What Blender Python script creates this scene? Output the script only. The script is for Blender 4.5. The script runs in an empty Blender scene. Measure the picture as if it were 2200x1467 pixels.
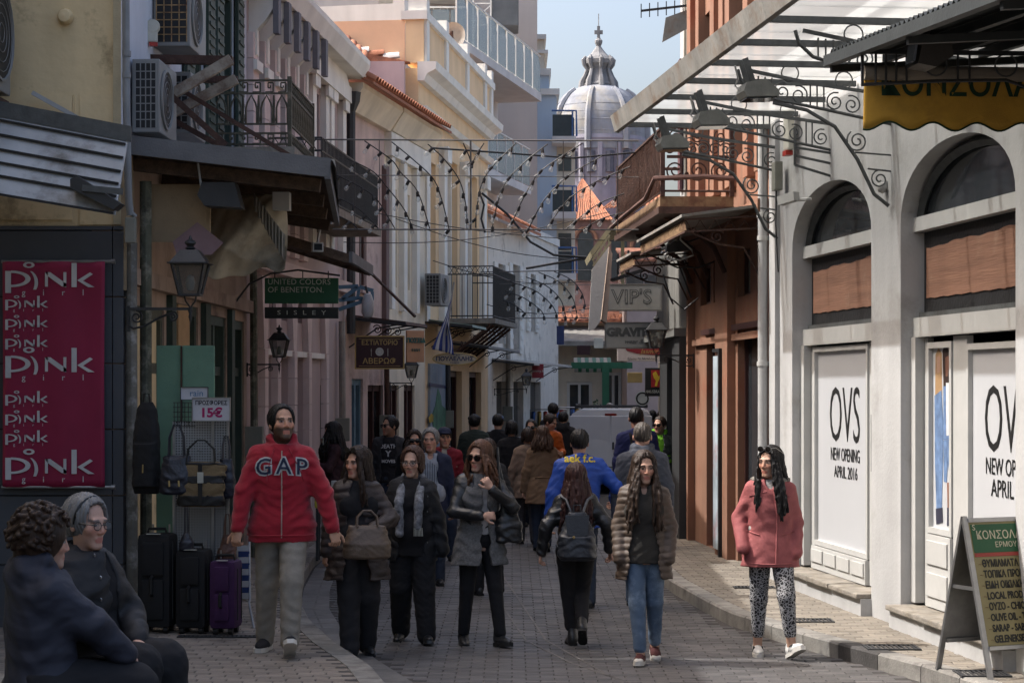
import bpy,bmesh,math,random
import numpy as np
from mathutils import Vector,Matrix
from mathutils.bvhtree import BVHTree
random.seed(7)
SC=bpy.context.scene
COL=SC.collection
R=math.radians
# ------------------------------------------------------------ camera, sky, sun, exposure
F,CX,HY,CH=4278.0,1100.0,830.0,2.18
cam_d=bpy.data.cameras.new('camera');cam=bpy.data.objects.new('camera',cam_d);COL.objects.link(cam)
cam_d.sensor_width=36;cam_d.lens=70;cam_d.shift_y=(HY-733.5)/2200
cam_d.clip_start=0.2;cam_d.clip_end=2000
cam.location=(0,0,CH);cam.rotation_euler=(R(90),0,0)
SC.camera=cam
SUN_EL,SUN_AZ=53.0,8.0
world=bpy.data.worlds.new('World');SC.world=world;world.use_nodes=True
wn=world.node_tree;wn.nodes.clear()
sky=wn.nodes.new('ShaderNodeTexSky');sky.sky_type='NISHITA';sky.sun_disc=False
sky.sun_elevation=R(SUN_EL);sky.sun_rotation=R(-(90-SUN_AZ));sky.air_density=1.0;sky.dust_density=8.0;sky.ozone_density=1.0
bg=wn.nodes.new('ShaderNodeBackground');bg.inputs[1].default_value=0.14
wo=wn.nodes.new('ShaderNodeOutputWorld')
hs_=wn.nodes.new('ShaderNodeHueSaturation');hs_.inputs['Saturation'].default_value=1.08
wn.links.new(sky.outputs[0],hs_.inputs['Color']);wn.links.new(hs_.outputs[0],bg.inputs[0]);wn.links.new(bg.outputs[0],wo.inputs[0])
sun_d=bpy.data.lights.new('sun','SUN');sun_d.energy=2.0;sun_d.angle=R(0.53);sun_d.color=(1.0,0.985,0.965)
sun=bpy.data.objects.new('sun',sun_d);COL.objects.link(sun)
sdir=Vector((-math.cos(R(SUN_EL))*math.cos(R(SUN_AZ)),math.cos(R(SUN_EL))*math.sin(R(SUN_AZ)),math.sin(R(SUN_EL))))
sun.rotation_euler=sdir.to_track_quat('Z','Y').to_euler();sun.location=sdir*60
SC.view_settings.view_transform='Standard';SC.view_settings.look='None'
SC.view_settings.exposure=1.38;SC.view_settings.gamma=1.0
try:
 SC.cycles.max_bounces=9;SC.cycles.diffuse_bounces=7;SC.cycles.transparent_max_bounces=12;SC.cycles.caustics_reflective=False;SC.cycles.caustics_refractive=False
except Exception:pass
# ------------------------------------------------------------ measuring helpers
def wx(px,Y):return(px-CX)*Y/F
def wz(py,Y):return CH-(py-HY)*Y/F
def W(px,py,Y):return Vector((wx(px,Y),Y,wz(py,Y)))
# ------------------------------------------------------------ materials
MATS={}
def pmat(name,col=(.3,.3,.3),rough=0.8,var=0.18,scale=3.0,bump=0.15,bscale=60.0,metal=0.0,streak=0.0,spec=0.35,dirt=None,dirt_amt=0.0,dirt_scale=1.2,island=False,attr=None,coat=0.0,objrand=0.0,stretch=None,sheen=0.0):
 if name in MATS:return MATS[name]
 m=bpy.data.materials.new(name);m.use_nodes=True;MATS[name]=m
 nt=m.node_tree;N=nt.nodes;L=nt.links;b=N['Principled BSDF']
 b.inputs['Roughness'].default_value=rough;b.inputs['Metallic'].default_value=metal
 b.inputs['Specular IOR Level'].default_value=spec
 if coat:b.inputs['Coat Weight'].default_value=coat
 if sheen:b.inputs['Sheen Weight'].default_value=sheen
 tc=N.new('ShaderNodeTexCoord')
 src=tc.outputs['Object']
 if stretch:
  mp=N.new('ShaderNodeMapping');mp.inputs['Scale'].default_value=stretch;L.new(src,mp.inputs[0]);src=mp.outputs[0]
 n1=N.new('ShaderNodeTexNoise');n1.inputs['Scale'].default_value=scale;n1.inputs['Detail'].default_value=6;n1.inputs['Roughness'].default_value=0.62
 L.new(src,n1.inputs['Vector'])
 mr=N.new('ShaderNodeMapRange');mr.inputs[1].default_value=0.3;mr.inputs[2].default_value=0.7
 mr.inputs[3].default_value=1-var;mr.inputs[4].default_value=1+var
 L.new(n1.outputs['Fac'],mr.inputs[0]);fac=mr.outputs[0]
 def mul(a,bb):
  x=N.new('ShaderNodeMath');x.operation='MULTIPLY';L.new(a,x.inputs[0]);L.new(bb,x.inputs[1]);return x.outputs[0]
 def rng(sock,lo,hi):
  x=N.new('ShaderNodeMapRange');x.inputs[3].default_value=lo;x.inputs[4].default_value=hi;L.new(sock,x.inputs[0]);return x.outputs[0]
 if streak:
  mp=N.new('ShaderNodeMapping');mp.inputs['Scale'].default_value=(2.6,2.6,0.32);L.new(tc.outputs['Object'],mp.inputs[0])
  n2=N.new('ShaderNodeTexNoise');n2.inputs['Scale'].default_value=1.0;n2.inputs['Detail'].default_value=5;L.new(mp.outputs[0],n2.inputs['Vector'])
  x=N.new('ShaderNodeMapRange');x.inputs[1].default_value=0.33;x.inputs[2].default_value=0.66;x.inputs[3].default_value=1-streak;x.inputs[4].default_value=1.0
  L.new(n2.outputs['Fac'],x.inputs[0]);fac=mul(fac,x.outputs[0])
 if island:
  g=N.new('ShaderNodeNewGeometry');fac=mul(fac,rng(g.outputs['Random Per Island'],1-island,1+island))
 if objrand:
  oi=N.new('ShaderNodeObjectInfo');fac=mul(fac,rng(oi.outputs['Random'],1-objrand,1+objrand))
 vm=N.new('ShaderNodeVectorMath');vm.operation='SCALE'
 if attr:
  at=N.new('ShaderNodeAttribute');at.attribute_name=attr;base=at.outputs['Color']
 else:
  rgb=N.new('ShaderNodeRGB');rgb.outputs[0].default_value=(*col,1);base=rgb.outputs[0]
 if dirt:
  n3=N.new('ShaderNodeTexNoise');n3.inputs['Scale'].default_value=dirt_scale;n3.inputs['Detail'].default_value=8;n3.inputs['Roughness'].default_value=0.7
  L.new(tc.outputs['Object'],n3.inputs['Vector'])
  x=N.new('ShaderNodeMapRange');x.inputs[1].default_value=0.62-0.35*dirt_amt;x.inputs[2].default_value=0.74-0.25*dirt_amt
  L.new(n3.outputs['Fac'],x.inputs[0])
  mx=N.new('ShaderNodeMix');mx.data_type='RGBA';L.new(x.outputs[0],mx.inputs[0]);L.new(base,mx.inputs[6]);mx.inputs[7].default_value=(*dirt,1)
  base=mx.outputs[2]
 L.new(base,vm.inputs[0]);L.new(fac,vm.inputs['Scale']);L.new(vm.outputs[0],b.inputs['Base Color'])
 if bump:
  n4=N.new('ShaderNodeTexNoise');n4.inputs['Scale'].default_value=bscale;n4.inputs['Detail'].default_value=4;L.new(src,n4.inputs['Vector'])
  bp=N.new('ShaderNodeBump');bp.inputs['Strength'].default_value=bump;bp.inputs['Distance'].default_value=0.02
  L.new(n4.outputs['Fac'],bp.inputs['Height']);L.new(bp.outputs[0],b.inputs['Normal'])
 return m
def glassmat(name,col=(0.03,0.035,0.04),rough=0.06,spec=0.7):
 if name in MATS:return MATS[name]
 m=pmat(name,col,rough,var=0.3,scale=1.5,bump=0.04,bscale=2.0,spec=spec)
 return m
def clearmat(name,col,alpha,rough=0.1,translucent=0.0):
 if name in MATS:return MATS[name]
 m=bpy.data.materials.new(name);m.use_nodes=True;MATS[name]=m
 nt=m.node_tree;N=nt.nodes;L=nt.links;b=N['Principled BSDF'];out=N['Material Output']
 b.inputs['Base Color'].default_value=(*col,1);b.inputs['Roughness'].default_value=rough
 tr=N.new('ShaderNodeBsdfTransparent');tr.inputs[0].default_value=(0.9,0.92,0.92,1)
 last=b.outputs[0]
 if translucent:
  tl=N.new('ShaderNodeBsdfTranslucent');tl.inputs[0].default_value=(*col,1)
  tc=N.new('ShaderNodeTexCoord');nz=N.new('ShaderNodeTexNoise');nz.inputs['Scale'].default_value=2.2;nz.inputs['Detail'].default_value=6
  L.new(tc.outputs['Object'],nz.inputs['Vector'])
  cr=N.new('ShaderNodeMapRange');cr.inputs[1].default_value=0.3;cr.inputs[2].default_value=0.7;cr.inputs[3].default_value=0.75;cr.inputs[4].default_value=1.0
  L.new(nz.outputs['Fac'],cr.inputs[0])
  vm=N.new('ShaderNodeVectorMath');vm.operation='SCALE';vm.inputs[0].default_value=col;L.new(cr.outputs[0],vm.inputs['Scale']);L.new(vm.outputs[0],tl.inputs[0])
  mx=N.new('ShaderNodeMixShader');mx.inputs[0].default_value=translucent;L.new(last,mx.inputs[1]);L.new(tl.outputs[0],mx.inputs[2]);last=mx.outputs[0]
 mx=N.new('ShaderNodeMixShader');mx.inputs[0].default_value=alpha;L.new(tr.outputs[0],mx.inputs[1]);L.new(last,mx.inputs[2])
 L.new(mx.outputs[0],out.inputs[0])
 return m
# ------------------------------------------------------------ mesh building
class MB:
 def __init__(s):s.v=[];s.f=[]
 def add(s,vs,fs):
  o=len(s.v);s.v+=[tuple(x)for x in vs];s.f+=[tuple(o+i for i in f)for f in fs];return s
 def quad(s,a,b,c,d):return s.add([a,b,c,d],[(0,1,2,3)])
 def box(s,x0,x1,y0,y1,z0,z1):
  return s.add([(x0,y0,z0),(x1,y0,z0),(x1,y1,z0),(x0,y1,z0),(x0,y0,z1),(x1,y0,z1),(x1,y1,z1),(x0,y1,z1)],[(0,3,2,1),(4,5,6,7),(0,1,5,4),(1,2,6,5),(2,3,7,6),(3,0,4,7)])
 def cbox(s,x0,x1,y0,y1,z0,z1,c):
  bm=bmesh.new();vs=[bm.verts.new(p)for p in[(x0,y0,z0),(x1,y0,z0),(x1,y1,z0),(x0,y1,z0),(x0,y0,z1),(x1,y0,z1),(x1,y1,z1),(x0,y1,z1)]]
  for f in[(0,3,2,1),(4,5,6,7),(0,1,5,4),(1,2,6,5),(2,3,7,6),(3,0,4,7)]:bm.faces.new([vs[i]for i in f])
  bmesh.ops.bevel(bm,geom=bm.edges[:],offset=c,segments=2,affect='EDGES',profile=0.6)
  bm.verts.index_update();s.add([v.co[:]for v in bm.verts],[[v.index for v in f.verts]for f in bm.faces]);bm.free();return s
 def beam(s,a,b,w,h=None,up=(0,0,1)):
  a=Vector(a);b=Vector(b);h=h or w;d=(b-a).normalized();u=Vector(up)
  if abs(d.dot(u))>0.98:u=Vector((0,1,0))
  x=d.cross(u).normalized();z=x.cross(d)
  vs=[p+x*i*w/2+z*j*h/2 for p in(a,b)for i,j in((-1,-1),(1,-1),(1,1),(-1,1))]
  return s.add(vs,[(0,1,2,3),(7,6,5,4),(0,4,5,1),(1,5,6,2),(2,6,7,3),(3,7,4,0)])
 def tube(s,pts,r,seg=6,closed=False,cap=True):
  P=[Vector(p)for p in pts];n=len(P);rr=r if isinstance(r,(list,tuple))else[r]*n
  o=len(s.v);prev=None
  for i,p in enumerate(P):
   if closed:d=P[(i+1)%n]-P[i-1]
   else:d=P[min(i+1,n-1)]-P[max(i-1,0)]
   if d.length<1e-9:d=Vector((0,0,1))
   d.normalize()
   u=prev if prev else(Vector((0,0,1))if abs(d.z)<0.9 else Vector((1,0,0)))
   u=(u-d*u.dot(d))
   if u.length<1e-6:u=Vector((0,1,0))-d*d.y
   u.normalize();prev=u;w=d.cross(u)
   for k in range(seg):
    a=2*math.pi*k/seg;s.v.append(tuple(p+(u*math.cos(a)+w*math.sin(a))*rr[i]))
  m=n if closed else n-1
  for i in range(m):
   for k in range(seg):
    a=o+i*seg+k;b=o+i*seg+(k+1)%seg;c=o+((i+1)%n)*seg+(k+1)%seg;d=o+((i+1)%n)*seg+k
    s.f.append((a,b,c,d))
  if cap and not closed:
   s.f.append(tuple(o+k for k in reversed(range(seg))));s.f.append(tuple(o+(n-1)*seg+k for k in range(seg)))
  return s
 def lathe(s,prof,c=(0,0,0),seg=16,ax='z',a0=0.0,a1=2*math.pi,sq=False):
  o=len(s.v);full=abs(a1-a0-2*math.pi)<1e-6;m=seg if full else seg+1
  for r,z in prof:
   for k in range(m):
    a=a0+(a1-a0)*k/seg;x,y=r*math.cos(a),r*math.sin(a)
    p=(x,y,z)if ax=='z' else((x,z,y)if ax=='y' else(z,x,y))
    s.v.append((p[0]+c[0],p[1]+c[1],p[2]+c[2]))
  for i in range(len(prof)-1):
   for k in range(seg):
    k2=(k+1)%m
    s.f.append((o+i*m+k,o+i*m+k2,o+(i+1)*m+k2,o+(i+1)*m+k))
  return s
 def prism(s,poly,fn,d0,d1):
  n=len(poly);o=len(s.v)
  s.v+=[tuple(fn(a,b,d0))for a,b in poly]+[tuple(fn(a,b,d1))for a,b in poly]
  s.f.append(tuple(o+i for i in range(n)));s.f.append(tuple(o+n+i for i in reversed(range(n))))
  for i in range(n):j=(i+1)%n;s.f.append((o+i,o+n+i,o+n+j,o+j))
  return s
 def sheet(s,fn,nu,nv):
  o=len(s.v)
  for j in range(nv+1):
   for i in range(nu+1):s.v.append(tuple(fn(i/nu,j/nv)))
  for j in range(nv):
   for i in range(nu):
    a=o+j*(nu+1)+i;s.f.append((a,a+1,a+nu+2,a+nu+1))
  return s
 def mesh(s,name='part',smooth=False):
  me=bpy.data.meshes.new(name);me.from_pydata(s.v,[],s.f)
  bm=bmesh.new();bm.from_mesh(me);bmesh.ops.recalc_face_normals(bm,faces=bm.faces);bm.to_mesh(me);bm.free()
  if smooth:
   me.polygons.foreach_set('use_smooth',[True]*len(me.polygons))
   try:me.set_sharp_from_angle(angle=R(40))
   except Exception:pass
  me.update();return me
 def build(s,name,mat,parent=None,smooth=False,loc=None,rot=None):
  return mk(name,s.mesh(name,smooth),mat,parent,loc,rot)
def mk(name,me,mat,parent=None,loc=None,rot=None):
 o=bpy.data.objects.new(name,me);COL.objects.link(o)
 if mat is not None and len(me.materials)==0:me.materials.append(mat)
 if parent:o.parent=parent
 if loc is not None:o.location=loc
 if rot is not None:o.rotation_euler=rot
 return o
def tag(o,label=None,cat=None,group=None,kind=None):
 if label:o['label']=label
 if cat:o['category']=cat
 if group:o['group']=group
 if kind:o['kind']=kind
 return o
def thing(name,label,cat,loc=(0,0,0),rotz=0.0,group=None):
 o=bpy.data.objects.new(name,None);COL.objects.link(o);o.location=loc;o.rotation_euler=(0,0,rotz)
 o.empty_display_size=0.1
 return tag(o,label,cat,group)
def solidify(o,t,off=-1.0):
 m=o.modifiers.new('s','SOLIDIFY');m.thickness=t;m.offset=off;return o
TXT={}
def text(body,size,mat,parent,loc,rot=(R(90),0,0),ext=0.002,align='CENTER',sx=1.0,bold=0.0,shear=0.0,name='lettering',space=1.0):
 c=bpy.data.curves.new('t','FONT');c.body=body;c.size=size;c.extrude=ext;c.align_x=align;c.align_y='CENTER'
 c.offset=bold;c.shear=shear;c.resolution_u=3;c.space_character=space
 t=bpy.data.objects.new('t',c)
 me=bpy.data.meshes.new_from_object(t)
 bpy.data.objects.remove(t);me.materials.clear()
 if sx!=1.0:
  for v in me.vertices:v.co.x*=sx
 return mk(name,me,mat,parent,loc,rot)
def copy_tree(o,parent=None):
 c=o.copy();COL.objects.link(c);c.parent=parent
 for ch in list(o.children):copy_tree(ch,c)
 return c
class Fac:
 def __init__(s,name,label,P0,P1,cat='building',group=None):
  s.P0=Vector((*P0,0));s.P1=Vector((*P1,0));d=s.P1-s.P0;s.L=d.length;s.d=d.normalized();s.n=Vector((s.d.y,-s.d.x,0))
  s.t=thing(name,label,cat,s.P0,math.atan2(d.y,d.x),group)
 def u(s,px,out=0.0):
  k=(px-CX)/F;p=s.P0+s.n*out
  return(k*p.y-p.x)/(s.d.x-k*s.d.y)
 def uz(s,px,py,out=0.0):
  u=s.u(px,out);Y=(s.P0+s.n*out+s.d*u).y;return u,wz(py,Y)
 def w(s,u,y,z):return s.P0+s.d*u-s.n*y+Vector((0,0,z))
 def dist(s,u):return(s.P0+s.d*u).y
def wall(fac,name,u0,u1,z0,z1,openings,mat,depth=0.3,y=0.0,parent=None):
 """front sheet with rectangular openings (ua,ub,za,zb), reveals of the given depth, closed sides, top and back"""
 m=MB()
 us=sorted(set([u0,u1]+[c for o in openings for c in(o[0],o[1])if u0<c<u1]))
 zs=sorted(set([z0,z1]+[c for o in openings for c in(o[2],o[3])if z0<c<z1]))
 for i in range(len(us)-1):
  for j in range(len(zs)-1):
   a,b,c,d=us[i],us[i+1],zs[j],zs[j+1];mx,mz=(a+b)/2,(c+d)/2
   if any(o[0]<mx<o[1]and o[2]<mz<o[3]for o in openings):continue
   m.quad((a,y,c),(b,y,c),(b,y,d),(a,y,d));m.quad((a,y+depth,c),(a,y+depth,d),(b,y+depth,d),(b,y+depth,c))
 for a,b,c,d in openings:
  m.quad((a,y,c),(a,y,d),(a,y+depth,d),(a,y+depth,c));m.quad((b,y,c),(b,y+depth,c),(b,y+depth,d),(b,y,d))
  m.quad((a,y,d),(b,y,d),(b,y+depth,d),(a,y+depth,d))
  if c>z0:m.quad((a,y,c),(a,y+depth,c),(b,y+depth,c),(b,y,c))
 m.quad((u0,y,z0),(u0,y,z1),(u0,y+depth,z1),(u0,y+depth,z0));m.quad((u1,y,z0),(u1,y+depth,z0),(u1,y+depth,z1),(u1,y,z1))
 m.quad((u0,y,z1),(u1,y,z1),(u1,y+depth,z1),(u0,y+depth,z1))
 return m.build(name,mat,parent or fac.t)
def spiral(r0,turns,n,c=(0,0),a0=0.0,sgn=1,rmin=0.15):
 return[(c[0]+r0*(1-(1-rmin)*i/n)*math.cos(a0+sgn*2*math.pi*turns*i/n),c[1]+r0*(1-(1-rmin)*i/n)*math.sin(a0+sgn*2*math.pi*turns*i/n))for i in range(n+1)]
# ------------------------------------------------------------ people: fields turned into one continuous surface
class Field:
 def __init__(s,lo,hi,h):
  s.h=h;s.o=np.array(lo,np.float32);s.n=np.ceil((np.array(hi)-np.array(lo))/h).astype(int)+1
  s.a=np.full(s.n,0.5,np.float32)
 def sub(s,lo,hi,pad):
  i0=np.clip(np.floor((np.array(lo)-pad-s.o)/s.h).astype(int),0,s.n);i1=np.clip(np.ceil((np.array(hi)+pad-s.o)/s.h).astype(int)+1,0,s.n)
  if np.any(i1<=i0):return None
  sl=tuple(slice(a,b)for a,b in zip(i0,i1))
  g=[(s.o[k]+np.arange(i0[k],i1[k],dtype=np.float32)*s.h)for k in range(3)]
  return sl,g[0][:,None,None],g[1][None,:,None],g[2][None,None,:]
 def put(s,sl,d,k,cut=False):
  a=s.a[sl]
  if cut:
   d=-d;hh=np.clip(0.5-0.5*(a-d)/k,0,1)if k else None
   s.a[sl]=(a*(1-hh)+d*hh+k*hh*(1-hh))if k else np.maximum(a,d)
  else:
   if k:hh=np.clip(0.5+0.5*(a-d)/k,0,1);s.a[sl]=a*(1-hh)+d*hh-k*hh*(1-hh)
   else:s.a[sl]=np.minimum(a,d)
 def cap(s,a,b,ra,rb,k=0.01,cut=False,flat=None):
  a=np.array(a,np.float32);b=np.array(b,np.float32);r=max(ra,rb)
  q=s.sub(np.minimum(a,b)-r,np.maximum(a,b)+r,k+3*s.h)
  if q is None:return s
  sl,x,y,z=q;d=b-a;L2=float(d@d)+1e-12
  px,py,pz=x-a[0],y-a[1],z-a[2]
  t=np.clip((px*d[0]+py*d[1]+pz*d[2])/L2,0,1)
  dd=np.sqrt((px-t*d[0])**2+(py-t*d[1])**2+(pz-t*d[2])**2)-(ra+(rb-ra)*t)
  s.put(sl,dd,k,cut);return s
 def ell(s,c,r,k=0.01,cut=False,M=None):
  c=np.array(c,np.float32);r=np.array(r,np.float32);rm=r.max()if M is not None else r
  q=s.sub(c-rm,c+rm,k+3*s.h)
  if q is None:return s
  sl,x,y,z=q;px,py,pz=x-c[0],y-c[1],z-c[2]
  if M is not None:px,py,pz=(M[0][i]*px+M[1][i]*py+M[2][i]*pz for i in range(3))
  k0=np.sqrt((px/r[0])**2+(py/r[1])**2+(pz/r[2])**2)
  k1=np.sqrt((px/r[0]**2)**2+(py/r[1]**2)**2+(pz/r[2]**2)**2)+1e-9
  s.put(sl,np.clip(k0*(k0-1)/k1,-0.3,0.5),k,cut);return s
 def loft(s,kn,k=0.01,cut=False,p=2.0):
  kn=sorted(kn);Z=[q[0]for q in kn];m=max(max(q[1],q[2])for q in kn)
  lo=(min(q[3]-q[1]for q in kn),min(q[4]-q[2]for q in kn),Z[0]);hi=(max(q[3]+q[1]for q in kn),max(q[4]+q[2]for q in kn),Z[-1])
  q=s.sub(lo,hi,k+3*s.h)
  if q is None:return s
  sl,x,y,z=q;zz=np.clip(z,Z[0],Z[-1])
  rx,ry,cx,cy=(np.interp(zz,Z,[t[i]for t in kn]).astype(np.float32)for i in(1,2,3,4))
  e=(np.abs((x-cx)/rx)**p+np.abs((y-cy)/ry)**p)**(1/p)
  d=(e-1)*np.minimum(rx,ry)
  dz=np.maximum(Z[0]-z,z-Z[-1]);d=np.maximum(d,dz+0*d)
  s.put(sl,d,k,cut);return s
 def boxcut(s,lo,hi):
  q=s.sub(lo,hi,3*s.h)
  if q is None:return s
  sl,x,y,z=q;d=np.maximum(np.maximum(np.maximum(lo[0]-x,x-hi[0]),np.maximum(lo[1]-y,y-hi[1])),np.maximum(lo[2]-z,z-hi[2]))
  s.a[sl]=np.maximum(s.a[sl],-d);return s
 def fold(s,amp,seed=0,lam=(0.05,0.14),n=7,vert=0.35):
  rs=np.random.RandomState(seed);x,y,z=(s.o[k]+np.arange(s.n[k],dtype=np.float32)*s.h for k in range(3))
  x,y,z=x[:,None,None],y[None,:,None],z[None,None,:]
  acc=np.zeros(s.n,np.float32);wx_=0.02*np.sin(z*23+rs.rand()*6)+0.015*np.sin(x*31+rs.rand()*6);wz_=0.03*np.sin(x*19+rs.rand()*6)+0.02*np.sin(y*27)
  for i in range(n):
   l=rs.uniform(*lam);th=rs.uniform(-1,1)*(1.1 if rs.rand()>vert else 0.5);ph=rs.rand()*6.28;kk=6.283/l
   a=math.sin(th)*kk;b=rs.uniform(-0.5,0.5)*kk;c=math.cos(th)*kk
   w=np.sin(a*(x+wx_)+b*y+c*(z+wz_)+ph);acc+=w*np.abs(w)
  s.a+=.6*amp*acc/math.sqrt(n);return s
 def quilt(s,amp,lam,z0=0.0):
  z=s.o[2]+np.arange(s.n[2],dtype=np.float32)*s.h
  x=s.o[0]+np.arange(s.n[0],dtype=np.float32)*s.h
  ph=(z[None,:]+0.012*np.sin(x[:,None]*14)-z0)/lam
  s.a-=(amp*(np.abs(np.sin(math.pi*ph))**0.6-0.5))[:,None,:];return s
 def surf(s):
  A=s.a;A[0],A[-1],A[:,0],A[:,-1],A[:,:,0],A[:,:,-1]=(0.5,)*6
  neg=A<0;c=[neg[i:A.shape[0]-1+i,j:A.shape[1]-1+j,k:A.shape[2]-1+k]for i in(0,1)for j in(0,1)for k in(0,1)]
  cnt=sum(q.astype(np.int8)for q in c);act=(cnt>0)&(cnt<8);I=np.argwhere(act)
  idx=np.full(act.shape,-1,np.int32);idx[act]=np.arange(len(I))
  acc=np.zeros((len(I),3),np.float32);num=np.zeros(len(I),np.float32)
  offs=[(i,j,k)for i in(0,1)for j in(0,1)for k in(0,1)]
  vals={o:A[I[:,0]+o[0],I[:,1]+o[1],I[:,2]+o[2]]for o in offs}
  for o in offs:
   for ax in range(3):
    if o[ax]==0:
     p=list(o);p[ax]=1;v0,v1=vals[o],vals[tuple(p)];m=(v0<0)!=(v1<0)
     t=np.where(m,v0/np.where(m,v0-v1,1),0)
     for a in range(3):acc[:,a]+=np.where(m,o[a]+(t if a==ax else 0),0)
     num+=m
  V=(I+acc/np.maximum(num,1)[:,None])*s.h+s.o
  faces=[]
  for ax in range(3):
   b,cc=(ax+1)%3,(ax+2)%3
   sl0=[slice(1,-1)]*3;sl0[ax]=slice(0,-1);sl1=list(sl0);sl1[ax]=slice(1,None)
   n0,n1=neg[tuple(sl0)],neg[tuple(sl1)];E=np.argwhere(n0!=n1)
   if not len(E):continue
   flip=n0[E[:,0],E[:,1],E[:,2]];E=E+1;E[:,ax]-=1
   q=[]
   for db,dc in((1,1),(0,1),(0,0),(1,0)):
    e=E.copy();e[:,b]-=db;e[:,cc]-=dc;q.append(idx[e[:,0],e[:,1],e[:,2]])
   q=np.stack(q,1);q[~flip]=q[~flip][:,::-1];faces.append(q)
  return V,np.concatenate(faces)
 def build(s,name,mat,parent,colfn=None):
  V,Q=s.surf();Q=Q[(Q>=0).all(1)]
  me=bpy.data.meshes.new(name);n=len(Q)
  me.vertices.add(len(V));me.vertices.foreach_set('co',V.astype(np.float32).ravel())
  me.loops.add(n*4);me.loops.foreach_set('vertex_index',Q.ravel().astype(np.int32));me.polygons.add(n)
  me.polygons.foreach_set('loop_start',np.arange(0,n*4,4,dtype=np.int32));me.polygons.foreach_set('loop_total',np.full(n,4,np.int32))
  me.polygons.foreach_set('use_smooth',np.ones(n,bool));me.update(calc_edges=True);me.validate()
  if colfn is not None:
   ca=me.color_attributes.new('tint','FLOAT_COLOR','POINT');c=colfn(V);ca.data.foreach_set('color',np.concatenate([c,np.ones((len(c),1))],1).astype(np.float32).ravel())
  return mk(name,me,mat,parent)
def ik(a,b,l1,l2,pole):
 a,b,pole=Vector(a),Vector(b),Vector(pole);d=b-a;L=min(d.length,(l1+l2)*0.999);d.normalize();b=a+d*L
 x=(l1*l1-l2*l2+L*L)/(2*L);y=math.sqrt(max(l1*l1-x*x,0));p=pole-d*pole.dot(d);p.normalize()
 return a+d*x+p*y,b
SKIN=dict(attr='tint')
def head_rot(yaw,pitch,roll=0):return Matrix.Rotation(yaw,3,'Z')@Matrix.Rotation(pitch,3,'X')@Matrix.Rotation(roll,3,'Y')
def add_head(fd,c,M,s,fem):
 T=lambda x,y,z:Vector(c)+M@(Vector((x,y,z))*s);A=np.array(M)
 E=lambda p,r,k=0.012,cut=False:fd.ell(T(*p),[q*s for q in r],k,cut,A)
 K=lambda p,q,ra,rb,k=0.008,cut=False:fd.cap(T(*p),T(*q),ra*s,rb*s,k,cut)
 E((0,.014,.028),(.073,.094,.086));jw=.052 if fem else .058
 E((0,-.022,-.040),(jw+.004,.069,.079),.03);K((-.012,-.07,-.098),(.012,-.07,-.098),.02,.02,.02)
 for sx in(-1,1):
  E((sx*.036,-.058,-.022),(.027,.026,.024),.02)
  E((sx*.074,.012,-.012),(.010,.018,.030),.006)
 K((-.036,-.078,.02),(.036,-.078,.02),.012,.012,.015)
 for sx in(-1,1):E((sx*.031,-.098,.001),(.019,.016,.012),.008,True)
 for sx in(-1,1):E((sx*.031,-.075,.001),(.014,.014,.0125),.003)
 K((0,-.085,.014),(0,-.102,-.03),.0075,.0105,.008)
 for sx in(-1,1):E((sx*.011,-.094,-.035),(.008,.010,.0075),.006)
 K((-.017,-.083,-.062),(.017,-.083,-.062),.008,.008,.006);K((-.013,-.082,-.075),(.013,-.082,-.075),.009,.009,.006)
 K((-.02,-.098,-.0685),(.02,-.098,-.0685),.0055,.0055,.003,True)
def face_cols(c,M,s,sp):
 A=np.array(M);c=np.array(c);tone=np.array(sp.get('skin',(0.36,0.2,0.135)))*1.22;hairc=np.array(sp.get('browc',(0.03,0.02,0.015)))
 def fn(V):
  p=((V-c)@A)/s;x,y,z=p[:,0],p[:,1],p[:,2];ax=np.abs(x);out=np.repeat(tone[None],len(V),0)
  near=(ax<.09)&(np.abs(z)<.14)&(np.abs(y)<.13);front=near&(y<-.045)
  red=np.exp(-((ax-.038)**2+(z+.025)**2)/.0006)*front+np.exp(-(ax**2+(z+.03)**2)/.0002)*front
  out=out*(1+red[:,None]*np.array([.12,-.12,-.15]))
  bd=sp.get('beard',0)
  if bd:
   w=np.clip((-.028-z-.25*np.clip(.05-ax,0,1))/.015,0,1)*near*(y<.03)*(z>-.15);w=np.maximum(w,((ax<.03)&(z<-.043)&(z>-.056)&front)*.9)
   w=np.where((ax<.022)&(z<-.056)&(z>-.084),w*.2,w);out=out*(1-w[:,None]*bd)+hairc*w[:,None]*bd
  lip=front&(ax<.024-.3*np.abs(z+.069))&(z<-.056)&(z>-.083)&(y<-.075)
  out[lip]=np.array(sp.get('lipc',tone*np.array([.95,.6,.62])))
  br=front&(ax>.012)&(ax<.052)&(np.abs(z-.021+.12*np.clip(ax-.035,0,1))<.0065);out[br]=out[br]*.15+hairc*.85
  ey=front&(np.abs(ax-.031)<.0145)&(np.abs(z-.001)<.006-14*(ax-.031)**2)&(y<-.065);out[ey]=(.26,.23,.21)
  ir=ey&(np.abs(ax-.031)<.0075);out[ir]=(.03,.02,.015)
  ld=front&(np.abs(ax-.031)<.017)&(z>.0065)&(z<.0125)&(y<-.068);out[ld]=out[ld]*.4+hairc*.2
  return out
 return fn
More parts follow.
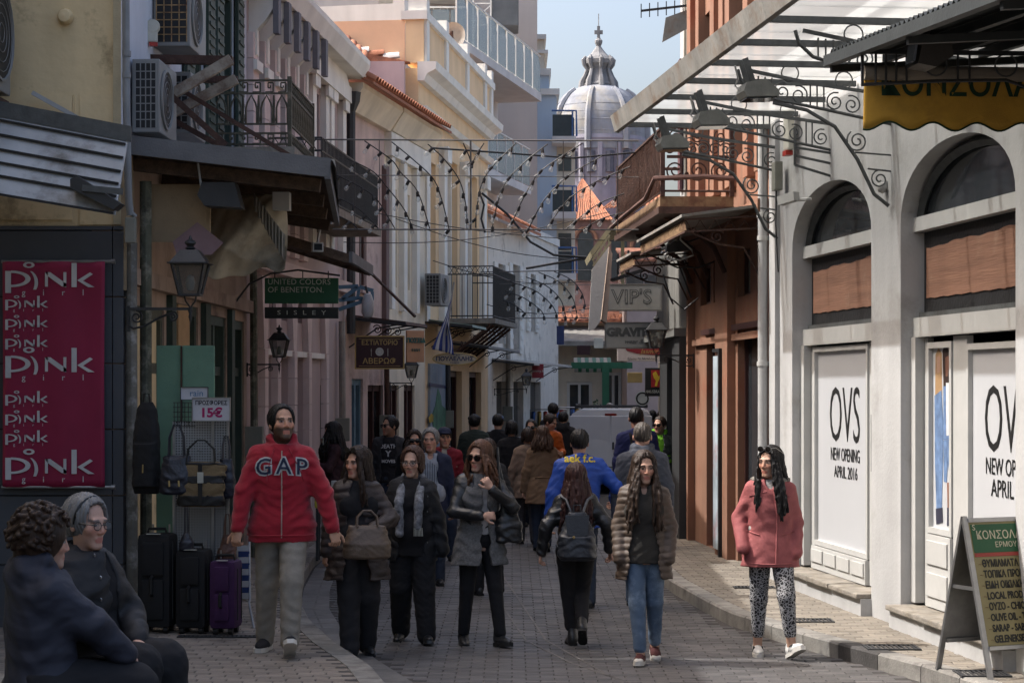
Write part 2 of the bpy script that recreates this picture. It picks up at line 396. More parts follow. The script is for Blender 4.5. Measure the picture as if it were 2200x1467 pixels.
def add_hand(fd,wrist,d,nrm,s,curl=0.5,right=False):
 d=Vector(d).normalized();nrm=Vector(nrm);nrm=(nrm-d*nrm.dot(d)).normalized();side=d.cross(nrm)*(1 if right else-1)
 w=Vector(wrist);M=np.array(Matrix((side,d,nrm)).transposed())
 fd.cap(w-d*.03*s,w+d*.02*s,.024*s,.026*s,.012)
 fd.ell(w+d*.05*s,(.04*s,.05*s,.016*s),.01,False,M)
 for i,(o,L)in enumerate(((.030,.072),(.010,.08),(-.010,.074),(-.029,.058))):
  p=w+d*.085*s+side*o*s;a=0.25+curl*0.9;r=.0092*s
  for j,f in enumerate((.42,.33,.25)):
   q=p+(d*math.cos(a)-nrm*math.sin(a))*L*f*s;fd.cap(p,q,r,r*.93,.004);p=q;a+=curl*1.05;r*=.93
 p=w+d*.03*s+side*.034*s;a=.75
 for f in(.04,.032):
  q=p+(d*math.cos(a)+side*math.sin(a)-nrm*.35*curl)*f*s;fd.cap(p,q,.0115*s,.0098*s,.006);p=q;a-=.45
def hair_field(sp,c,M,s,h):
 T=lambda x,y,z:Vector(c)+M@(Vector((x,y,z))*s);A=np.array(M);st=sp['hair'];L=st.get('len',0)
 c=Vector(c);rr=.16*s+.03
 fd=Field((c.x-rr-.06,c.y-rr-.05,c.z-.12*s-L-.06),(c.x+rr+.06,c.y+rr+.07,c.z+.19),h)
 t=st.get('vol',.012);hl=st.get('hairline',.052)
 fd.ell(T(0,.018,.030),[(.074+t)*s,(.095+t)*s,(.088+t)*s],0,False,A)
 if st.get('back',0):fd.cap(T(0,.07,.0),T(0,.075,-.06),.06*s,.05*s,.02)
 for q in(-.024,0,.024):fd.ell(T(q,-.105,-.014+(hl-.052)-abs(q)*.2),[.047*s,.085*s,.112*s],.005,True,A)
 if not L:
  lo=st.get('low',-.055)
  for sx in(-1,1):fd.ell(T(sx*.085,-.0,-.07),[.028*s,.05*s,.045*s],.008,True,A)
  fd.ell(T(0,-.01,lo-.11),[.14*s,.2*s,.10*s],.01,True,A)
  if st.get('side',0):
   for sx in(-1,1):fd.ell(T(sx*.072,.015,-.03),[.02*s,.06*s,.06*s],.015,False,A)
 rs=random.Random(sp.get('seed',1))
 if L:
  for i in range(int(st.get('locks',44)*1.6)):
   th=rs.uniform(-2.5,2.5)
   sx,cy=math.sin(th),math.cos(th);lev=rs.uniform(-.02,.05)
   p=T(.072*sx,.014+.092*cy,lev);ln=L*rs.uniform(.75,1.05);fr=st.get('front',0.35)
   out=Vector((sx*.055,(.05 if cy>-.2 else-.075),0))+Vector((rs.uniform(-.02,.02),rs.uniform(-.015,.015),0))
   if abs(th)>1.45 and rs.random()>fr+.3:out.y=.03
   wv=rs.uniform(0,6.28);r0=rs.uniform(.009,.016)*s;n=7;q0=p
   sw=st.get('sway',0)
   for j in range(1,n+1):
    f=j/n;q=p+Vector((0,0,-ln*f-.1*s*f))+out*math.sin(min(f*1.9,1.57))+Vector((math.sin(wv+f*5)*.014*f+sw*f*f,math.cos(wv+f*4.3)*.01*f,0))
    fd.cap(q0,q,r0*(1-.55*(j-1)/n),r0*(1-.5*j/n),.012);q0=q
  for sx in(-1,1):fd.cap(T(sx*.07,-.03,.045),T(sx*.078,.0,-.06),.018*s,.016*s,.01);fd.cap(T(sx*.015,-.05,.108),T(sx*.07,-.05,.04),.013*s,.013*s,.01)
  fd.ell(T(0,-.1,-.035),[.057*s,.07*s,.112*s],.004,True,A)
 x,y,z=(fd.o[k]+np.arange(fd.n[k],dtype=np.float32)*fd.h-c[k]for k in range(3))
 ang=np.arctan2(x[:,None]+0*y[None],y[None]+.02+0*x[:,None])[:,:,None]
 zz=z[None,None,:]
 sd=sp.get('seed',1);kind=st.get('kind','straight')
 if kind=='curly':
  X,Y_=x[:,None,None],y[None,:,None]
  rc=random.Random(sd)
  for i in range(260):
   a_,b_=rc.uniform(-3.14,3.14),rc.uniform(-.55,1.5);v_=Vector((math.sin(a_)*math.cos(b_)*(.076+t),.018+math.cos(a_)*math.cos(b_)*(.097+t),.03+math.sin(b_)*(.09+t)))
   if v_.y<-.03 and v_.z<.085:continue
   q_=T(*v_);w_=Vector((rc.uniform(-1,1),rc.uniform(-1,1),rc.uniform(-1,1)))*.016;fd.cap(q_-w_,q_+w_,rc.uniform(.008,.014),rc.uniform(.007,.011),.004)
 else:
  fd.a+=(.0028*np.sin(ang*31+9*zz+sd)+.002*np.sin(ang*57-14*zz+2*sd)+.0018*np.sin(ang*17+zz*60+sd))
 return fd
CLOTH={}
def cloth(name,col,rough=0.85,**kw):
 d=dict(var=0.14,scale=14,bump=0.25,bscale=260,spec=0.25);d.update(kw);return pmat(name,col,rough,**d)
def project_text(body,size,mat,target,cx,cz,ydir=-1,sx=1.0,bold=0.0,off=0.004,name='lettering',space=1.0,arc=0.0,shear=0.0):
 """letters laid on a garment's own surface"""
 o=text(body,size,mat,target,(0,0,0),(0,0,0),0,sx=sx,bold=bold,name=name,space=space,shear=shear);me=o.data
 bm=bmesh.new();bm.from_mesh(me);bmesh.ops.triangulate(bm,faces=bm.faces)
 for _ in range(2):
  es=[e for e in bm.edges if e.calc_length()>size*.12]
  if es:bmesh.ops.subdivide_edges(bm,edges=es,cuts=1);bmesh.ops.triangulate(bm,faces=bm.faces)
 bm.to_mesh(me);bm.free()
 tm=target.data;bv=BVHTree.FromPolygons([v.co for v in tm.vertices],[p.vertices[:]for p in tm.polygons])
 for v in me.vertices:
  x=cx+(v.co.x if ydir<0 else-v.co.x);z=cz+v.co.y-arc*v.co.x**2
  hit=bv.ray_cast(Vector((x,ydir*1.5,z)),Vector((0,-ydir,0)))
  y=hit[0].y if hit[0]else 0
  v.co=(x,y+ydir*off,z)
 return o
def surf_line(target,pts,r,mat,name,ydir=-1,off=0.0,n=24,seg=5):
 """thin strip (zip, seam, strap) that follows a garment's surface through points (x, z)"""
 tm=target.data;bv=BVHTree.FromPolygons([v.co for v in tm.vertices],[p.vertices[:]for p in tm.polygons]);out=[]
 for i in range(n+1):
  f=i/n*(len(pts)-1);k=min(int(f),len(pts)-2);f-=k;x=pts[k][0]*(1-f)+pts[k+1][0]*f;z=pts[k][1]*(1-f)+pts[k+1][1]*f
  hit=bv.ray_cast(Vector((x,ydir*1.5,z)),Vector((0,-ydir,0)))
  if hit[0]:out.append((x,hit[0].y+ydir*off,z))
 if len(out)>1:return MB().tube(out,r,seg).build(name,mat,target,True)
def person(label,px,Y,sp,z0=0.0,name='person'):
 """sp: H, yaw, pose, hair, top, legs, shoes ... one continuous body; hair, clothes and worn things are its children"""
 H=sp.get('H',1.7);fem=sp.get('fem',True);h=sp.get('h',.008);yaw=R(sp.get('yaw',0));seat=sp.get('seat',False)
 t=thing(name,label,'person',(wx(px,Y),Y,z0),yaw)
 lean=sp.get('lean',0.0);roll=sp.get('roll',0.0)
 hipz=sp.get('hipz',.525*H);pel=Vector((sp.get('px',0),0,hipz));up=H*.525
 dz=hipz-up
 Z=lambda f:f*H+dz+(min(max(0,f-.6),.22)*.07*H if f<.9 else 0)
 cy=lambda z:lean*max(0,(z-hipz));cxx=lambda z:roll*max(0,(z-hipz))+sp.get('px',0)
 bw=sp.get('bw',1.0);bd=sp.get('bd',1.0)
 shw=(.098 if fem else .112)*H*sp.get('shw',1.0)
 sh={+1:Vector((shw+cxx(Z(.80)),cy(Z(.80))+.005,Z(.798))),-1:Vector((-shw+cxx(Z(.80)),cy(Z(.80))+.005,Z(.805)))}
 hip={+1:pel+Vector((.048*H,0,0)),-1:pel+Vector((-.048*H,0,0))}
 ft=sp.get('feet',((.09,-.05,0),(-.09,.08,0)))
 fp=sp.get('fpitch',(0,0));fyaw=sp.get('fyaw',(8,-8))
 leg={}
 for i,sg in enumerate((1,-1)):
  an=Vector(ft[i])+Vector((0,0,.05*H));k,an=ik(hip[sg],an,.245*H,.235*H,sp.get('kpole',(0,-1,.05)));leg[sg]=(hip[sg],k,an)
 hd=sp.get('hands',((.25,-.02,.47*H),(-.25,.02,.47*H)));arm={}
 pole=sp.get('epole',((.5,.8,-.3),(-.5,.8,-.3)))
 for i,sg in enumerate((1,-1)):
  e,w=ik(sh[sg],hd[i],.172*H,.155*H,pole[i]);arm[sg]=(sh[sg],e,w)
 hs=sp.get('hs',1.0)*H/1.72*(1.07 if fem else 1.09);hy=R(sp.get('hyaw',0));hp=R(sp.get('hpitch',0));HM=head_rot(hy,hp,R(sp.get('hroll',0)))
 hc=Vector((cxx(Z(.93)),cy(Z(.93))-.012+sp.get('hfwd',0),Z(1.0)-.113*hs))
 neck=Vector((cxx(Z(.82)),cy(Z(.82))+.012,Z(.81)))
 lo=[min(v)for v in zip(*[tuple(x)for sg in(1,-1)for x in(*leg[sg],*arm[sg])])];hi=[max(v)for v in zip(*[tuple(x)for sg in(1,-1)for x in(*leg[sg],*arm[sg])])]
 lo=Vector((min(lo[0],-.2)-.13,min(lo[1],-.12)-.2,min(lo[2]-.12,-.02)if not seat else lo[2]-.15));hi=Vector((max(hi[0],.2)+.13,max(hi[1],.12)+.14,Z(1.0)+.05))
# ---- body
 fd=Field(lo,hi,h);B=H
 tor=[(Z(.47),.075,.05),(Z(.52),.093,.064),(Z(.60),.077,.055),(Z(.70),.086,.062),(Z(.77),.088,.058),(Z(.815),.06,.045)]
 fd.loft([(z,rx*B*bw*.92,ry*B*bd*.92,cxx(z),cy(z))for z,rx,ry in tor],0)
 for sg in(1,-1):
  a,k,an=leg[sg];fd.cap(a,k,.05*H,.032*H,.03);fd.cap(k,an,.032*H,.021*H,.02)
  fy=R(fyaw[0 if sg>0 else 1]);pt=R(fp[0 if sg>0 else 1]);dv=Matrix.Rotation(fy,3,'Z')@Vector((0,-math.cos(pt),math.sin(pt)))
  fd.cap(an-dv*.02+Vector((0,0,-.02)),an+dv*.085-Vector((0,0,.05*math.cos(pt))),.028,.02,.02)
  s0,e,w=arm[sg];fd.cap(s0+Vector((-sg*.025,0,-.035)),e,.021*H,.022*H,.03);fd.cap(e,w,.023*H,.016*H,.015)
  cu=sp.get('curl',(.55,.55))[0 if sg>0 else 1]
  if cu is not None:
   dd=(w-e);nr=sp.get('palm',((1,-.3,.2),(-1,-.3,.2)))[0 if sg>0 else 1]
   hdv=sp.get('hdir',(None,None))[0 if sg>0 else 1]
   add_hand(fd,w,hdv or dd,nr,H/1.72*(.93 if fem else 1.03),cu,sg<0)
 fd.cap(neck,hc+HM@Vector((0,.02,-.06)),.034*H*(.88 if fem else 1.05),.03*H*(.85 if fem else 1.02),.02)
 add_head(fd,hc,HM,hs,fem)
 fd.build('body',pmat('skin',(.36,.2,.13),.55,var=.08,scale=40,bump=.12,bscale=180,spec=.4,attr='tint'),t,face_cols(hc,HM,hs,sp))
 ctx=dict(H=H,Z=Z,cy=cy,cx=cxx,arm=arm,leg=leg,sh=sh,hc=hc,HM=HM,hs=hs,neck=neck,lo=lo,hi=hi,pel=pel,t=t,shw=shw)
# ---- hair
 if sp.get('hair'):
  hm=sp['hair'];hf=hair_field(sp,hc,HM,hs,min(h,.007));hmat=pmat('hair_'+hm['mat'][0],hm['mat'][1],hm.get('rough',.5),var=.35,scale=30,bump=.25,bscale=120,spec=.25,stretch=(1,1,.12))
  if hm.get('tip'):
   tint=np.array(hm['tip']);root=np.array(hm['mat'][1])
   hmat=pmat('hair_'+hm['mat'][0],root,.5,var=.4,scale=30,bump=.5,bscale=90,stretch=(1,1,.12),attr='tint')
   ctx['hair']=hf.build('hair',hmat,t,lambda V:root+(tint-root)*np.clip((hc.z-.0-V[:,2])/.22,0,1)[:,None])
  else:ctx['hair']=hf.build('hair',hmat,t)
# ---- trousers
 lg=sp['legs']
 if lg:
  th=lg.get('r',(.062,.043,.036));f2=Field((lo.x,lo.y,lo.z),(hi.x,hi.y,Z(.63)),max(h,.008))
  f2.loft([(z,rx*B*bw+.008,ry*B*bd+.008,cxx(z),cy(z))for z,rx,ry in[(Z(.485),.078,.055),(Z(.52),.094,.067),(Z(.57),.086,.062),(Z(.61),.08,.057)]],0)
  hem=lg.get('hem',.05)
  for sg in(1,-1):
   a,k,an=leg[sg];e=k+(an-k)*(1-(hem-.045)/.235)if hem>.05 else an-(an-k).normalized()*-.015
   fl_=Field((lo.x,lo.y,lo.z),(hi.x,hi.y,Z(.63)),max(h,.008));fl_.cap(a,k,th[0]*H,th[1]*H,0);fl_.cap(k,e,th[1]*H,th[2]*H,.02);f2.put((slice(None),)*3,fl_.a,.012)
  f2.fold(lg.get('fold',.004),sp.get('seed',1)+5)
  ctx['legs']=f2.build(lg.get('name','trousers'),lg['mat'],t)
# ---- shoes
 shs=sp.get('shoes')
 if shs:
  for i,sg in enumerate((1,-1)):
   a,k,an=leg[sg];fy=R(fyaw[i]);pt=R(fp[i]);Rz=Matrix.Rotation(fy,3,'Z');dv=Rz@Vector((0,-math.cos(pt),math.sin(pt)));upv=Rz@Vector((0,math.sin(pt),math.cos(pt)));sd=dv.cross(upv)
   s_=H/1.72*shs.get('s',1.0);M3=np.array(Matrix((sd,dv,upv)).transposed());base=an-upv*.05*H
   P=lambda x,y,z:base+(sd*x+dv*y+upv*z)*s_
   f3=Field([min(q)-.12 for q in zip(P(0,-.1,0),P(0,.22,0),k if shs.get('boot')else an)],[max(q)+.12 for q in zip(P(0,-.1,0),P(0,.22,0),an+Vector((0,0,shs.get('boot',0))))],.006 if h<.012 else .01)
   f3.ell(P(0,-.035,.045),(.036*s_,.045*s_,.045*s_),.02,False,M3);f3.ell(P(0,.06,.035),(.044*s_,.11*s_,.032*s_),.03,False,M3)
   f3.cap(P(0,-.03,.06),P(0,-.03,.085),.036*s_,.034*s_,.02);f3.cap(P(0,.02,.06),P(0,.09,.04),.032*s_,.03*s_,.02)
   if shs.get('boot'):f3.cap(P(0,-.03,.06),an+(k-an).normalized()*shs['boot'],.04*s_,.05*s_,.03);f3.fold(.003,3+i)
   sh_o=f3.build('boot' if shs.get('boot')else 'shoe',shs['mat'],t)
   ss=MB();pr=[(.034,-.075),(.04,-.03),(.036,.03),(.046,.09),(.042,.14),(.022,.172),(-.02,.172),(-.038,.14),(-.042,.09),(-.034,.03),(-.038,-.03),(-.032,-.075)]
   sh_t=shs.get('sole_h',.026);ss.prism([(a_*1.04,b_)for a_,b_ in pr],lambda a_,b_,c_:P(a_,b_,c_),-.004,sh_t);ss.build('sole',shs.get('sole',shs['mat']),sh_o)
   if shs.get('laces'):
    for q in range(4):MB().tube([P(-.022,.035+q*.02,.066-q*.004),P(0,.04+q*.02,.074-q*.006),P(.022,.035+q*.02,.066-q*.004)],.0035,4).build('lace',shs['laces'],sh_o)
   if shs.get('toe'):ctx['t'+str(i)]=None;f4=Field([min(q)-.08 for q in zip(P(0,.14,.02),P(0,.1,.02))],[max(q)+.08 for q in zip(P(0,.14,.02),P(0,.1,.02))],.006);f4.ell(P(0,.125,.03),(.041*s_,.05*s_,.027*s_),0,False,M3);f4.build('toe_cap',shs['toe'],sh_o)
   if shs.get('stripes'):
    for sx in(-1,1):
     for q in range(3):MB().beam(P(sx*.041,.005+q*.022,.03),P(sx*.033,.025+q*.022,.075),.009,.006).build('stripe',shs['stripes'],sh_o)
# ---- upper garments, inner to outer
 for g in sp.get('tops',()):
  ctx[g.get('name','jacket')]=garment(g,ctx,sp)
 return ctx
def garment(g,c,sp):
 H,Z,cy,cx=c['H'],c['Z'],c['cy'],c['cx'];h=max(sp.get('h',.008),g.get('h',.008));th=g.get('th',.02)*.75+.002;bw=sp.get('bw',1.0);bd=sp.get('bd',1.0)
 lo,hi=c['lo'],c['hi'];hem=g.get('hem',.47);f=Field((lo.x-.03,lo.y-.03,Z(hem)-.08),(hi.x+.03,hi.y+.03,Z(.92)),h)
 hf=g.get('flare',0.0);kn=[]
 for q,rx,ry in[(hem,None,None),(.52,.094,.066),(.60,.08,.058),(.70,.087,.063),(.77,.088,.058),(.81,.066,.048),(.832,.042,.036)]:
  if rx is None:rx,ry=.093,.066
  elif q<=hem+.01:continue
  k=max(0,(.62-q))*hf
  kn.append((Z(q),rx*H*bw+th+k+(g.get('box',0)if .5<q<.7 else 0),ry*H*bd+th+k*.8+(g.get('box',0)*.6 if .5<q<.7 else 0),cx(Z(q)),cy(Z(q))))
 f.loft(kn,0,p=g.get('p',2.2))
 if g.get('bust'):
  for sg in(1,-1):f.ell((sg*.045*H+cx(Z(.72)),cy(Z(.72))-.05*H*bd-th*.6,Z(.715)),(.042*H,.024*H,.045*H),.06)
 if g.get('belly'):f.ell((cx(Z(.58)),cy(Z(.58))-.045*H*bd,Z(.585)),(.085*H*bw,.05*H*bd,.075*H),.05)
 n=c['neck']
 if g.get('hood'):
  f.ell((n.x,n.y+.08,n.z+.01),(.115,.065,.085),.03);f.cap((n.x-.085,n.y-.01,n.z+.085),(n.x-.03,n.y-.105,n.z-.03),.032,.026,.015);f.cap((n.x+.085,n.y-.01,n.z+.085),(n.x+.03,n.y-.105,n.z-.03),.032,.026,.015)
  f.cap((n.x-.085,n.y-.0,n.z+.085),(n.x-.05,n.y+.08,n.z+.075),.034,.034,.02);f.cap((n.x+.085,n.y-.0,n.z+.085),(n.x+.05,n.y+.08,n.z+.075),.034,.034,.02)
 if g.get('collar'):
  cr=g['collar'];N=12
  for i in range(N):
   a0,a1=-2.5+5.0*i/N,-2.5+5.0*(i+1)/N;q=lambda a:(n.x+.068*math.sin(a),n.y+.005+.07*math.cos(a),n.z+cr*(.6+.4*math.cos(a)))
   f.cap(q(a0),q(a1),.017,.017,.012)
 if g.get('open'):
  w0,w1=g['open'];xm=g.get('open_x',0)
  q=f.sub((-.3,-.6,lo.z),(.3,0.0,Z(.9)),0);slx,x,y,z=q;tt=np.clip((z-Z(hem))/(Z(.84)-Z(hem)),0,1);wv=w0+(w1-w0)*tt+.008*np.sin(z*30)
  yc=np.interp(z,[k[0]for k in kn],[k[4]for k in kn]);xc=np.interp(z,[k[0]for k in kn],[k[3]for k in kn])
  d=np.maximum(np.abs(x-xm-xc)-wv,y-yc+.02);f.a[slx]=np.maximum(f.a[slx],-d)
 sl=g.get('sleeve',(.036,.031,.025));sl=sl and[q*.87 for q in sl];tip=g.get('cuff',1.0)
 if sl:
  for sg in(1,-1):
   s0,e,w=c['arm'][sg];f.cap(s0+Vector((-sg*(.012+(sl[0]-.03)*H),0,-(sl[0]-.022)*H*.95)),e,sl[0]*H*.95,sl[1]*H,.05);f.cap(s0+Vector((-sg*.02,0,-.018)),c['neck']+Vector((0,.012,.012)),.021*H,.031*H,.06)
   if tip>0:f.cap(e,e+(w-e)*tip,sl[1]*H,sl[2]*H,.02)
 if g.get('fold',.005):f.fold(g.get('fold',.005),sp.get('seed',1)+int(hem*100),g.get('lam',(.05,.14)))
 if g.get('quilt'):f.quilt(*g['quilt'])
 f.cap((n.x,n.y-.01,n.z-.01),(n.x,n.y-.04,n.z+.2),g.get('neckr',.055),.075,.008,True)
 if g.get('vneck'):f.cap((n.x,n.y-.09,n.z-g['vneck']),(n.x,n.y-.12,n.z+.08),.006,.07,.008,True)
 return f.build(g.get('name','jacket'),g['mat'],c['t'])
def specs_on(c,mat_lens,mat_frame,up=False,big=1.0,name='sunglasses',clear=False):
 """glasses on the nose, or pushed up on the hair"""
 hc,M,s=c['hc'],c['HM'],c['hs'];T=(lambda x,y,z:hc+M@(Vector((x,y,z))*s));dz,dy=(.105,.02)if up else(0,0)
 t=MB()
 for sx in(-1,1):
  ring=[T(sx*.033+.024*big*math.cos(a),-.104+dy+abs(math.cos(a))*.003,-.001+dz+.019*big*math.sin(a))for a in[6.283*i/14 for i in range(14)]]
  t.tube(ring,.0022,4,closed=True);t.tube([T(sx*.056,-.1+dy,.006+dz),T(sx*.08,-.06+dy,.007+dz),T(sx*.083,.02+dy*2,.0+dz*.6)],.003,4)
 t.tube([T(-.01,-.105+dy,.003+dz),T(0,-.109+dy,.006+dz),T(.01,-.105+dy,.003+dz)],.0025,4)
 o=t.build(name,mat_frame,c['t'],True)
 for sx in(-1,1):
  m=MB();ring=[T(sx*.033+.023*big*math.cos(a),-.1035+dy,-.001+dz+.018*big*math.sin(a))for a in[6.283*i/14 for i in range(14)]]
  m.add([tuple(T(sx*.033,-.107+dy,-.001+dz))]+[tuple(p)for p in ring],[(0,i+1,(i+1)%14+1)for i in range(14)]);m.build('lens',mat_lens,o,True)
 return o
# ------------------------------------------------------------ ground, street, pavements
M_ground=pmat('ground_earth',(.16,.145,.13),.95,var=.25,scale=.5,bump=.2,bscale=8)
M_mortar=pmat('paving_joint',(.055,.05,.047),.95,var=.3,scale=4,bump=.3,bscale=30)
M_brick_d=pmat('street_brick',(.088,.082,.079),.6,var=.4,scale=2.2,bump=.35,bscale=45,island=.24,objrand=.24,spec=.4,dirt=(.052,.05,.05),dirt_amt=.5,dirt_scale=.9)
M_brick_l=pmat('pale_brick',(.19,.168,.138),.85,var=.22,scale=2.5,bump=.35,bscale=45,island=.2,objrand=.2,dirt=(.17,.15,.125),dirt_amt=.3,dirt_scale=1.1)
M_brick_g=pmat('left_brick',(.20,.172,.145),.85,var=.22,scale=2.5,bump=.35,bscale=45,island=.2,objrand=.2,dirt=(.11,.095,.085),dirt_amt=.3,dirt_scale=1.1)
M_kerb=pmat('kerb_stone',(.235,.225,.205),.9,var=.22,scale=6,bump=.35,bscale=50,streak=.25,dirt=(.14,.13,.12),dirt_amt=.35,dirt_scale=2.5,objrand=.12)
M_kerbd=pmat('kerb_dark',(.05,.047,.045),.8,var=.3,scale=6,bump=.35,bscale=50)
M_iron=pmat('grey_iron_paint',(.075,.08,.08),.55,var=.25,scale=12,bump=.15,bscale=60,spec=.4)
M_cast=pmat('black_iron',(.022,.023,.025),.5,var=.3,scale=12,bump=.2,bscale=60,spec=.45)
def struct(o):o['kind']='structure';return o
struct(MB().sheet(lambda u,v:(-700+1400*u,-60+1300*v,-.05),4,4).build('ground',M_ground))
RK=[(3.55,12.4),(3.07,14.64),(2.65,15.9),(2.28,17.1),(1.99,18.25),(1.86,19.4),(1.68,21.3),(1.62,24),(1.66,28),(1.75,33),(2.1,40),(2.6,47),(3.2,60)]
LK=[(-.35,11.0),(-.72,13.0),(-1.03,14.64),(-1.42,16.0),(-1.79,17.6),(-2.1,19.5),(-2.27,21.4),(-2.40,24),(-2.38,27),(-2.1,30),(-1.5,34),(-.9,39),(-.2,45),(.7,51),(2.0,60)]
def lerp(P,y):
 if y<=P[0][1]:return P[0][0]+(P[1][0]-P[0][0])*(y-P[0][1])/(P[1][1]-P[0][1])
 for(a,b),(c,d)in zip(P,P[1:]):
  if b<=y<=d:return a+(c-a)*(y-b)/(d-b)
 return P[-1][0]
street=struct(MB().sheet(lambda u,v:(-40+80*u,-8+78*v,-.008),2,2).build('street',M_mortar))
RPZ,LPZ=.12,.13
def slab(name,edge_fn,sgn,z,y0,y1,mat):
 m=MB();ys=[y0+(y1-y0)*i/60 for i in range(61)]
 for a,b in zip(ys,ys[1:]):
  xa,xb=edge_fn(a)+sgn*.16,edge_fn(b)+sgn*.16;fa=sgn*9
  m.quad((xa,a,z),(fa,a,z),(fa,b,z),(xb,b,z));m.quad((xa,a,z),(xb,b,z),(xb,b,-.05),(xa,a,-.05))
 return struct(m.build(name,mat))
pav_r=slab('pavement_right',lambda y:lerp(RK,y),1,RPZ-.006,8,60,M_mortar)
pav_l=slab('pavement_left',lambda y:lerp(LK,y),-1,LPZ-.006,6,60,M_mortar)
def brick_mesh(L,Wd,t=.05,c=.005):
 m=MB();x,y=L/2,Wd/2
 m.add([(-x,-y,-t),(x,-y,-t),(x,y,-t),(-x,y,-t),(-x,-y,-c),(x,-y,-c),(x,y,-c),(-x,y,-c),(-x+c,-y+c,0),(x-c,-y+c,0),(x-c,y-c,0),(-x+c,y-c,0)],[(0,1,5,4),(1,2,6,5),(2,3,7,6),(3,0,4,7),(4,5,9,8),(5,6,10,9),(6,7,11,10),(7,4,8,11),(8,9,10,11)])
 return m
def lay(parent,spots,L,Wd,mat,z,n_single,name='brick',rest_name='far_bricks'):
 """nearest bricks as parts of their own, the rest as one part"""
 spots=sorted(spots,key=lambda q:q[1]);bm_=brick_mesh(L,Wd);me=bm_.mesh(name);me.materials.append(mat);rs=random.Random(4)
 vis=[q for q in spots if q[1]>13.5];near=vis[:n_single];rest=vis[n_single:]
 for x,y,r in near:mk(name,me,None,parent,(x,y,z+rs.uniform(-.002,.002)),(rs.uniform(-.012,.012),rs.uniform(-.012,.012),r))
 big=MB();base=np.array(bm_.v)
 vs,fs=[],[]
 for x,y,r in rest:
  c,s=math.cos(r),math.sin(r);o=len(vs);dz=z+rs.uniform(-.002,.002);tx,ty=rs.uniform(-.012,.012),rs.uniform(-.012,.012)
  for p in bm_.v:vs.append((x+c*p[0]-s*p[1],y+s*p[0]+c*p[1],dz+p[2]+tx*p[0]+ty*p[1]))
  fs+=[tuple(o+i for i in f)for f in bm_.f]
 big.v,big.f=vs,fs
 if vs:
  me2=bpy.data.meshes.new(rest_name);me2.from_pydata(vs,[],fs);o=mk(rest_name,me2,mat,parent);o['kind']='stuff'
rs=random.Random(2)
sp_=[]
for j in range(0,150):
 y=13.4+j*.104
 if y>27:break
 for i in range(0,16):
  x=lerp(RK,y)+.16+.118+i*.208+(j%2)*.104-.09
  if x>2.81+.12*(21.4-y)+.25 or x>4.2:break
  if y>21.4 and x>2.8:break
  sp_.append((x,y,rs.uniform(-.008,.008)))
lay(pav_r,sp_,.2,.096,M_brick_l,RPZ,300)
sp_=[]
for j in range(0,200):
 y=13.2+j*.104
 if y>27:break
 x1=lerp(LK,y)-.17
 for i in range(0,30):
  x=x1-.10-i*.208-(j%2)*.104
  if x<wx(0,y)-.2 or x<-4.6 or(y>17 and x<-3.3):break
  sp_.append((x,y,rs.uniform(-.008,.008)))
lay(pav_l,sp_,.2,.096,M_brick_g,LPZ,300)
sp_=[]
for j in range(0,160):
 y=14.0+j*.107
 for i in range(-30,30):
  x=i*.212+(j%2)*.106
  if lerp(LK,y)+.36<x<lerp(RK,y)-.08:sp_.append((x,y,rs.uniform(-.02,.02)))
lay(street,sp_,.205,.099,M_brick_d,0.0,300)
M_gut=pmat('gutter_stone',(.14,.135,.13),.8,var=.25,scale=5,bump=.3,bscale=50,objrand=.15)
def kerb(parent,P,sgn,z,y0,y1,ln,mat,w=.16,dark=()):
 y=y0;k=0
 while y<y1:
  a,b=y+.006,y+ln-.006;m=MB();q=[]
  for yy in(a,(a+b)/2,b):q.append((lerp(P,yy),yy))
  poly=[(x,yy)for x,yy in q]+[(x+sgn*w,yy)for x,yy in reversed(q)];c=.018
  m.prism(poly,lambda a_,b_,d:(a_,b_,d),-.04,z-c)
  o=len(m.v);poly2=[(x+sgn*c,yy)for x,yy in q]+[(x+sgn*(w-.002),yy)for x,yy in reversed(q)];n=len(poly)
  m.v+=[(x,yy,z-c+.0004)for x,yy in poly]+[(x,yy,z)for x,yy in poly2]
  for i in range(n):j2=(i+1)%n;m.f.append((o+i,o+j2,o+n+j2,o+n+i))
  m.f.append(tuple(o+n+i for i in range(n)))
  m.build('kerb_stone',M_kerbd if k in dark else mat,parent);y+=ln;k+=1
kerb(pav_r,RK,1,RPZ+.004,12.9,30,.62,M_kerb,.17,dark=(4,))
kerb(pav_l,LK,-1,LPZ+.004,11.5,30,.62,M_kerb,.19)
y=13.5
while y<28:
 m=MB();a,b=y+.004,y+.4;xa,xb=lerp(LK,a)+.03,lerp(LK,b)+.03
 m.prism([(xa,a),(xa+.28,a),(xb+.28,b),(xb,b)],lambda p,q,d:(p,q,d),-.04,.002);m.build('gutter_stone',M_gut,street);y+=.404
for pts in([(1081,1304),(1130,1375),(1230,1425),(1357,1467)],[(1060,1210),(1093,1255),(1173,1375),(1290,1440),(1340,1467)],[(715,1200),(690,1255),(674,1310),(700,1365),(740,1410)],[(1500,1290),(1560,1335),(1640,1360)]):
 q=[(wx(a,9326/(b-HY)),9326/(b-HY))for a,b in pts];P_=[(x-.01,y)for x,y in q]+[(x+.01,y)for x,y in reversed(q)]
 MB().prism(P_,lambda a,b,d:(a,b,d),-.02,.0025).build('paving_seam',pmat('seam_stone',(.115,.108,.103),.8,var=.35,scale=4),street)
